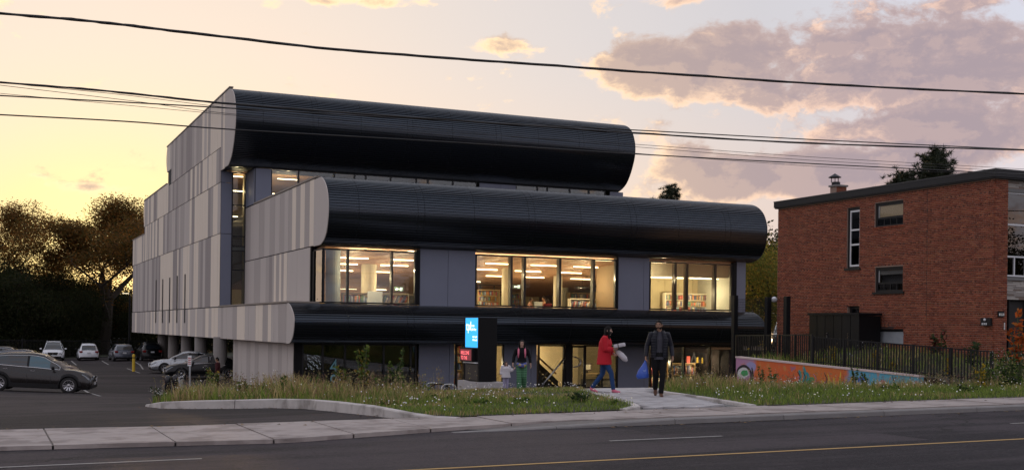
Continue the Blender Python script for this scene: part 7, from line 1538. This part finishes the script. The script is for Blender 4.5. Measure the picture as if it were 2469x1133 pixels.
sx_ = t_.sstep(t_.m('SINE', t_.m('MULTIPLY', x, 95)), .35, .6); sz_ = t_.sstep(t_.m('SINE', t_.m('MULTIPLY', z, 80)), .35, .6); c = t_.mix(sx_, (.03, .12, .06), (.09, .24, .12)); c = t_.mix(t_.m('MULTIPLY', sz_, .7), c, (.13, .28, .16)); t_.put(bs.inputs['Base Color'], c); bs.inputs['Roughness'].default_value = .85; M_plaid = m
def base_joints(**k):
    J = dict(pelvis=(0, 0, .95), waist=(0, 0, 1.10), chest=(0, 0, 1.32), neck=(0, .01, 1.50), head=(0, -.02, 1.635), shl=(-.185, .01, 1.415), shr=(.185, .01, 1.415), ell=(-.25, .03, 1.15), elr=(.25, .03, 1.15), wrl=(-.27, -.04, .91), wrr=(.27, -.04, .91), hpl=(-.09, 0, .90), hpr=(.09, 0, .90), knl=(-.09, -.02, .49), knr=(.09, -.02, .49), anl=(-.09, .01, .085), anr=(.09, .01, .085), tol=(-.10, -.15, .03), tor=(.10, -.15, .03)); J.update(k); return J
FACE = -TH       # turns a figure facing -y toward the camera
# man with blue bag, mid-stride toward us
p = D(1588, 962, 27.5); z = h(p.x, p.y)+.04; sM = 1.78/1.755
J = base_joints(ell=(-.275, .02, 1.16), wrl=(-.305, -.05, .92), elr=(.272, .05, 1.16), wrr=(.30, -.07, .93), knr=(.075, -.10, .50), anr=(.045, -.10, .085), tor=(.055, -.26, .03), knl=(-.07, .03, .50), anl=(-.055, .32, .17), tol=(-.06, .20, .045), head=(-.015, -.03, 1.635))
man = person('bearded man in navy puffer jacket walking toward us with a blue bag', (p.x, p.y, z), FACE-.05, sM, J, SK['olive'], M_hair, [('shirt', M_tee, 'top', dict(off=.012, sleeves=0, low=-.10)), ('trousers', M_btr, 'trousers', dict(off=.014)), ('shoes', M_boot, 'shoes', {})], beard=True, glasses=True, hyaw=-.28, grips=(1.1, .45))
# open jacket: shell with a gap down the front
def open_jacket(t, J, s, m_):
    mb = MB(); V = []; N = 30; gap = .36
    pts = sub([J['pelvis']+Vector((0, 0, -.05)), J['waist'], J['chest'], (J['chest']+J['neck'])*.5+Vector((0, 0, .02)), J['neck']+Vector((0, 0, .015))], 16); rr_ = interp([(.164, .125), (.156, .12), (.176, .125), (.136, .102), (.082, .085)], len(pts)); q = lambda d: 1+.075*abs(math.sin(d*math.pi/.062))**.7
    for i, (p, r_) in enumerate(zip(pts, rr_)):
        pf = q(p.z); g_ = gap*(1.25-.35*i/len(pts))
        for j in range(N): a = -math.pi/2+g_+(2*math.pi-2*g_)*j/(N-1); V.append(((p.x+math.cos(a)*(r_[0]+.02)*pf)*s, (p.y+math.sin(a)*(r_[1]+.022)*pf)*s, p.z*s))
    mb.add(V, [(i*N+j, i*N+j+1, (i+1)*N+j+1, (i+1)*N+j) for i in range(len(pts)-1) for j in range(N-1)]); o = mb.build('jacket', m_, t, smooth=True); md = o.modifiers.new('padding', 'SOLIDIFY'); md.thickness = .02; md.offset = 0
    for k in 'lr':
        mb = MB(); a = sub([J['chest'].lerp(J['sh'+k], .45)+Vector((0, 0, .055)), J['sh'+k]+Vector((0, 0, .005)), J['sh'+k].lerp(J['el'+k], .5), J['el'+k], J['el'+k].lerp(J['wr'+k], .5), J['wr'+k]], 14); r_ = interp([.055, .068, .062, .055, .050, .040], len(a)); L = [0]
        for p0, p1 in zip(a, a[1:]): L.append(L[-1]+(p1-p0).length)
        loft(mb, [q_*s for q_ in a], [x[0]*s*q(L[i]) for i, x in enumerate(r_)], (0, 1, 0), 14); mb.build('sleeve', m_, t, smooth=True)
open_jacket(man, {k: Vector(v) for k, v in J.items()}, sM, M_puff)
# the bag in his hand is a thing of its own
M4 = Matrix.Translation((p.x, p.y, z)) @ Matrix.Rotation(FACE-.05, 4, 'Z'); hw_ = M4 @ (Vector((-.315, -.075, .82))*sM)
bag = thing('carrier_bag', 'blue plastic carrier bag hanging from the bearded man\'s hand', 'bag', tuple(hw_), FACE)
bmz = MB(); loft(bmz, [(0, 0, .02), (-.005, 0, -.03), (-.02, 0, -.13), (-.05, 0, -.26), (-.07, 0, -.37), (-.065, 0, -.41)], [(.018, .018), (.026, .022), (.07, .05), (.125, .085), (.15, .10), (.11, .07)], (1, 0, 0), 22)
for i, q_ in enumerate(bmz.v): k = 1+.06*math.sin(q_[2]*40+i*1.9); bmz.v[i] = (q_[0]*k, q_[1]*k, q_[2])
bmz.build('bag_body', mat('blue_plastic', (.03, .09, .42), .35, var=.2, scale=9, bump=.4, bscale=14), bag, smooth=True)
o = link('print', text_mesh('tpl', .07, .001), mat('pale_print', (.35, .45, .75), .5, var=0), bag); o.location = (-.07, -.098, -.24); o.rotation_euler = (R(98), 0, 0)
# woman in red, striding to the right
p = D(1456, 952, 29.4); z = h(p.x, p.y)+.04; sW = 1.66/1.755; rzW = R(-24+90-14)
J = base_joints(chest=(0, -.03, 1.32), neck=(0, -.05, 1.49), head=(0, -.09, 1.63), shl=(-.18, -.03, 1.43), shr=(.18, -.03, 1.43), knl=(-.08, -.20, .53), anl=(-.07, -.26, .10), tol=(-.08, -.42, .05), knr=(.08, .06, .49), anr=(.07, .34, .13), tor=(.07, .20, .04), ell=(-.22, -.06, 1.14), wrl=(-.07, -.27, 1.16), elr=(.22, -.02, 1.14), wrr=(.06, -.26, 1.03), pnl=(.6, 0, .5), pnr=(-.6, 0, .5))
person('dark-haired woman in red jacket and jeans striding right with white parcels', (p.x, p.y, z), rzW, sW, J, SK['fair'], M_hair, [('jacket', M_redj, 'top', dict(off=.036, low=-.20, flare=.05, sm=4, collar=1)), ('trousers', M_jean, 'trousers', dict(off=.004)), ('shoes', M_pink, 'shoes', {})], hair='long', mask=True, hyaw=.1, grips=(.6, .6), female=True)
M4 = Matrix.Translation((p.x, p.y, z)) @ Matrix.Rotation(rzW, 4, 'Z')
q_ = M4 @ Vector((-.02, -.36, 1.14)); t = thing('parcel', 'white folded parcel held up by the woman in red', 'parcel', tuple(q_), rzW); MB().box(-.15, .15, -.16, .10, 0, .09).rot(Matrix.Rotation(R(-12), 4, 'X')).build('wrapping', M_wht, t, bevel=.02); MB().box(-.155, .155, -.03, -.01, -.004, .094).rot(Matrix.Rotation(R(-12), 4, 'X')).build('band', MATS['brown_case'], t)
q_ = M4 @ Vector((.03, -.34, 1.0)); t = thing('white_bag', 'drooping white bag hanging from the arm of the woman in red', 'bag', tuple(q_), rzW); mb = MB(); loft(mb, [(0, .06, .05), (0, 0, .02), (0, -.08, -.05), (0, -.17, -.14), (0, -.22, -.20)], [(.03, .03), (.08, .06), (.11, .075), (.09, .07), (.03, .03)], (1, 0, 0), 16); mb.build('bag_body', M_wht, t, smooth=True); MB().tube([(-.03, .05, .04), (-.02, .08, .14), (.02, .08, .14), (.03, .05, .04)], .008, 6).build('handle', M_wht, t)
# woman with pink straps, holding a child's hand
p = D(1257, 945, 38.6); z = h(p.x, p.y)+.03; sB = 1.66/1.755
J = base_joints(ell=(-.27, .02, 1.16), wrl=(-.30, -.05, .93), elr=(.27, .03, 1.15), wrr=(.31, -.02, .92), knl=(-.085, -.06, .50), anl=(-.08, -.06, .085), tol=(-.09, -.2, .03), anr=(.09, .18, .12), tor=(.09, .06, .04))
wom = person('woman in black top with pink straps and green plaid trousers, leading a child', (p.x, p.y, z), FACE, sB, J, SK['fair'], M_hair, [('top', M_blkt, 'top', dict(off=.018, low=-.02)), ('trousers', M_plaid, 'trousers', dict(off=.02, wide=1.5)), ('shoes', M_sandal, 'shoes', {})], hair='long', glasses=True, grips=(.9, .4), female=True)
for s_ in (-1, 1): MB().tube([Vector(q_)*sB for q_ in ((s_*.105, .13, 1.40), (s_*.105, .02, 1.475), (s_*.11, -.09, 1.42), (s_*.115, -.145, 1.30), (s_*.12, -.135, 1.14))], [.026, .03, .032, .03, .02], 8).build('shoulder_strap', M_pink, wom, smooth=True)
MB().box(-.12, .12, .13, .26, 1.10, 1.44).build('backpack', M_pink, wom, bevel=.04)
hb = MB(); loft(hb, [(-.17*sB, -.10, .96*sB), (-.06, -.165, .88*sB), (.06, -.17, .87*sB), (.17*sB, -.10, .97*sB)], [.03, .075, .08, .03], (0, 0, 1), 12); hb.build('waist_bag', mat('floral_print', (.05, .08, .30), .7, var=.6, scale=18, col2=(.40, .30, .05)), wom, smooth=True); MB().tube([(.16*sB*math.cos(a), .13*sB*math.sin(a)-.01, .985*sB) for a in [2*math.pi*k/20 for k in range(21)]], .018, 6, cap=False).build('belt', M_slot, wom)
p2 = D(1219, 945, 38.3); z2 = h(p2.x, p2.y)+.03; sC = .98/1.755
J = base_joints(elr=(.30, -.02, 1.18), wrr=(.46, -.04, 1.30), ell=(-.26, .03, 1.14), wrl=(-.27, -.05, .92), head=(0, -.03, 1.60), neck=(0, 0, 1.46)); J = {k: Vector(v) for k, v in J.items()}
person('small child in white jacket with long brown hair, hand held by the woman', (p2.x, p2.y, z2), FACE+.25, sC, J, SK['fair'], M_bhair, [('jacket', M_wht, 'top', dict(off=.07, low=-.16, flare=.06, sm=4)), ('trousers', mat('lilac_trousers', (.30, .28, .42), .8), 'trousers', dict(off=.03)), ('shoes', M_sandal, 'shoes', {})], hair='verylong', female=True, hyaw=.3, grips=(.4, 1.0), hands=True)
# man in the shade by the concrete column
p = D(524, 926, 59.5); z = h(p.x, p.y)
person('man in dark maroon jacket standing in shade by the concrete wall', (p.x, p.y, z), R(-90-24), .93, base_joints(), SK['tan'], M_hair, [('jacket', cloth('maroon', (.05, .014, .016)), 'top', dict(off=.03, low=-.12)), ('trousers', M_btr, 'trousers', dict(off=.012)), ('shoes', M_sandal, 'shoes', {})], grips=(.5, .5))
# seated readers upstairs
def seat_person(label, u, v, y, rz, m_top, hair, hairm=M_hair, s=1.):
    p = P(u, v, 1, y); hp_ = .47; J = base_joints(pelvis=(0, 0, .56), waist=(0, .01, .72), chest=(0, -.02, .94), neck=(0, -.03, 1.12), head=(0, -.06, 1.255), shl=(-.19, -.02, 1.05), shr=(.19, -.02, 1.05), ell=(-.24, -.12, .80), elr=(.24, -.12, .80), wrl=(-.14, -.36, .80), wrr=(.14, -.36, .80), hpl=(-.09, 0, .52), hpr=(.09, 0, .52), knl=(-.10, -.42, .52), knr=(.10, -.42, .52), anl=(-.1, -.40, .09), anr=(.1, -.40, .09), tol=(-.1, -.56, .03), tor=(.1, -.56, .03))
    person(label, (p.x, y, FZ), rz, s, J, SK['tan'], hairm, [('top', m_top, 'top', dict(off=.016, low=-.03)), ('trousers', M_jean, 'trousers', dict(off=.012)), ('shoes', M_sandal, 'shoes', {})], hair=hair, group='readers upstairs')
    c = thing('reading_chair', 'chair under the '+label.split(',')[0], 'chair', (p.x, y, FZ), rz, 'chairs upstairs'); MB().box(-.23, .23, -.22, .22, .40, .44).build('seat', M_tab, c); MB().box(-.22, .22, .20, .23, .5, .82).build('backrest', M_tab, c)
    for sx in (-1, 1):
        for sy in (-1, 1): MB().box(sx*.2-.018, sx*.2+.018, sy*.19-.018, sy*.19+.018, 0, .40).build('leg', M_frame, c)
seat_person('reader in pale pink top, seated at the left of the table upstairs', 1277, 730, 58.9, R(70), cloth('dusty_pink_top', (.42, .25, .20)), 'short')
seat_person('reader in orange-pink top, seated at the right of the table upstairs', 1313, 728, 58.7, R(-75), cloth('peach_top', (.46, .26, .17)), 'short', s=1.06)
seat_person('long-haired reader in dark red, seated nearest the upstairs glass', 1321, 738, 56.4, R(170), cloth('dark_red_top', (.12, .015, .02)), 'long', s=.93)
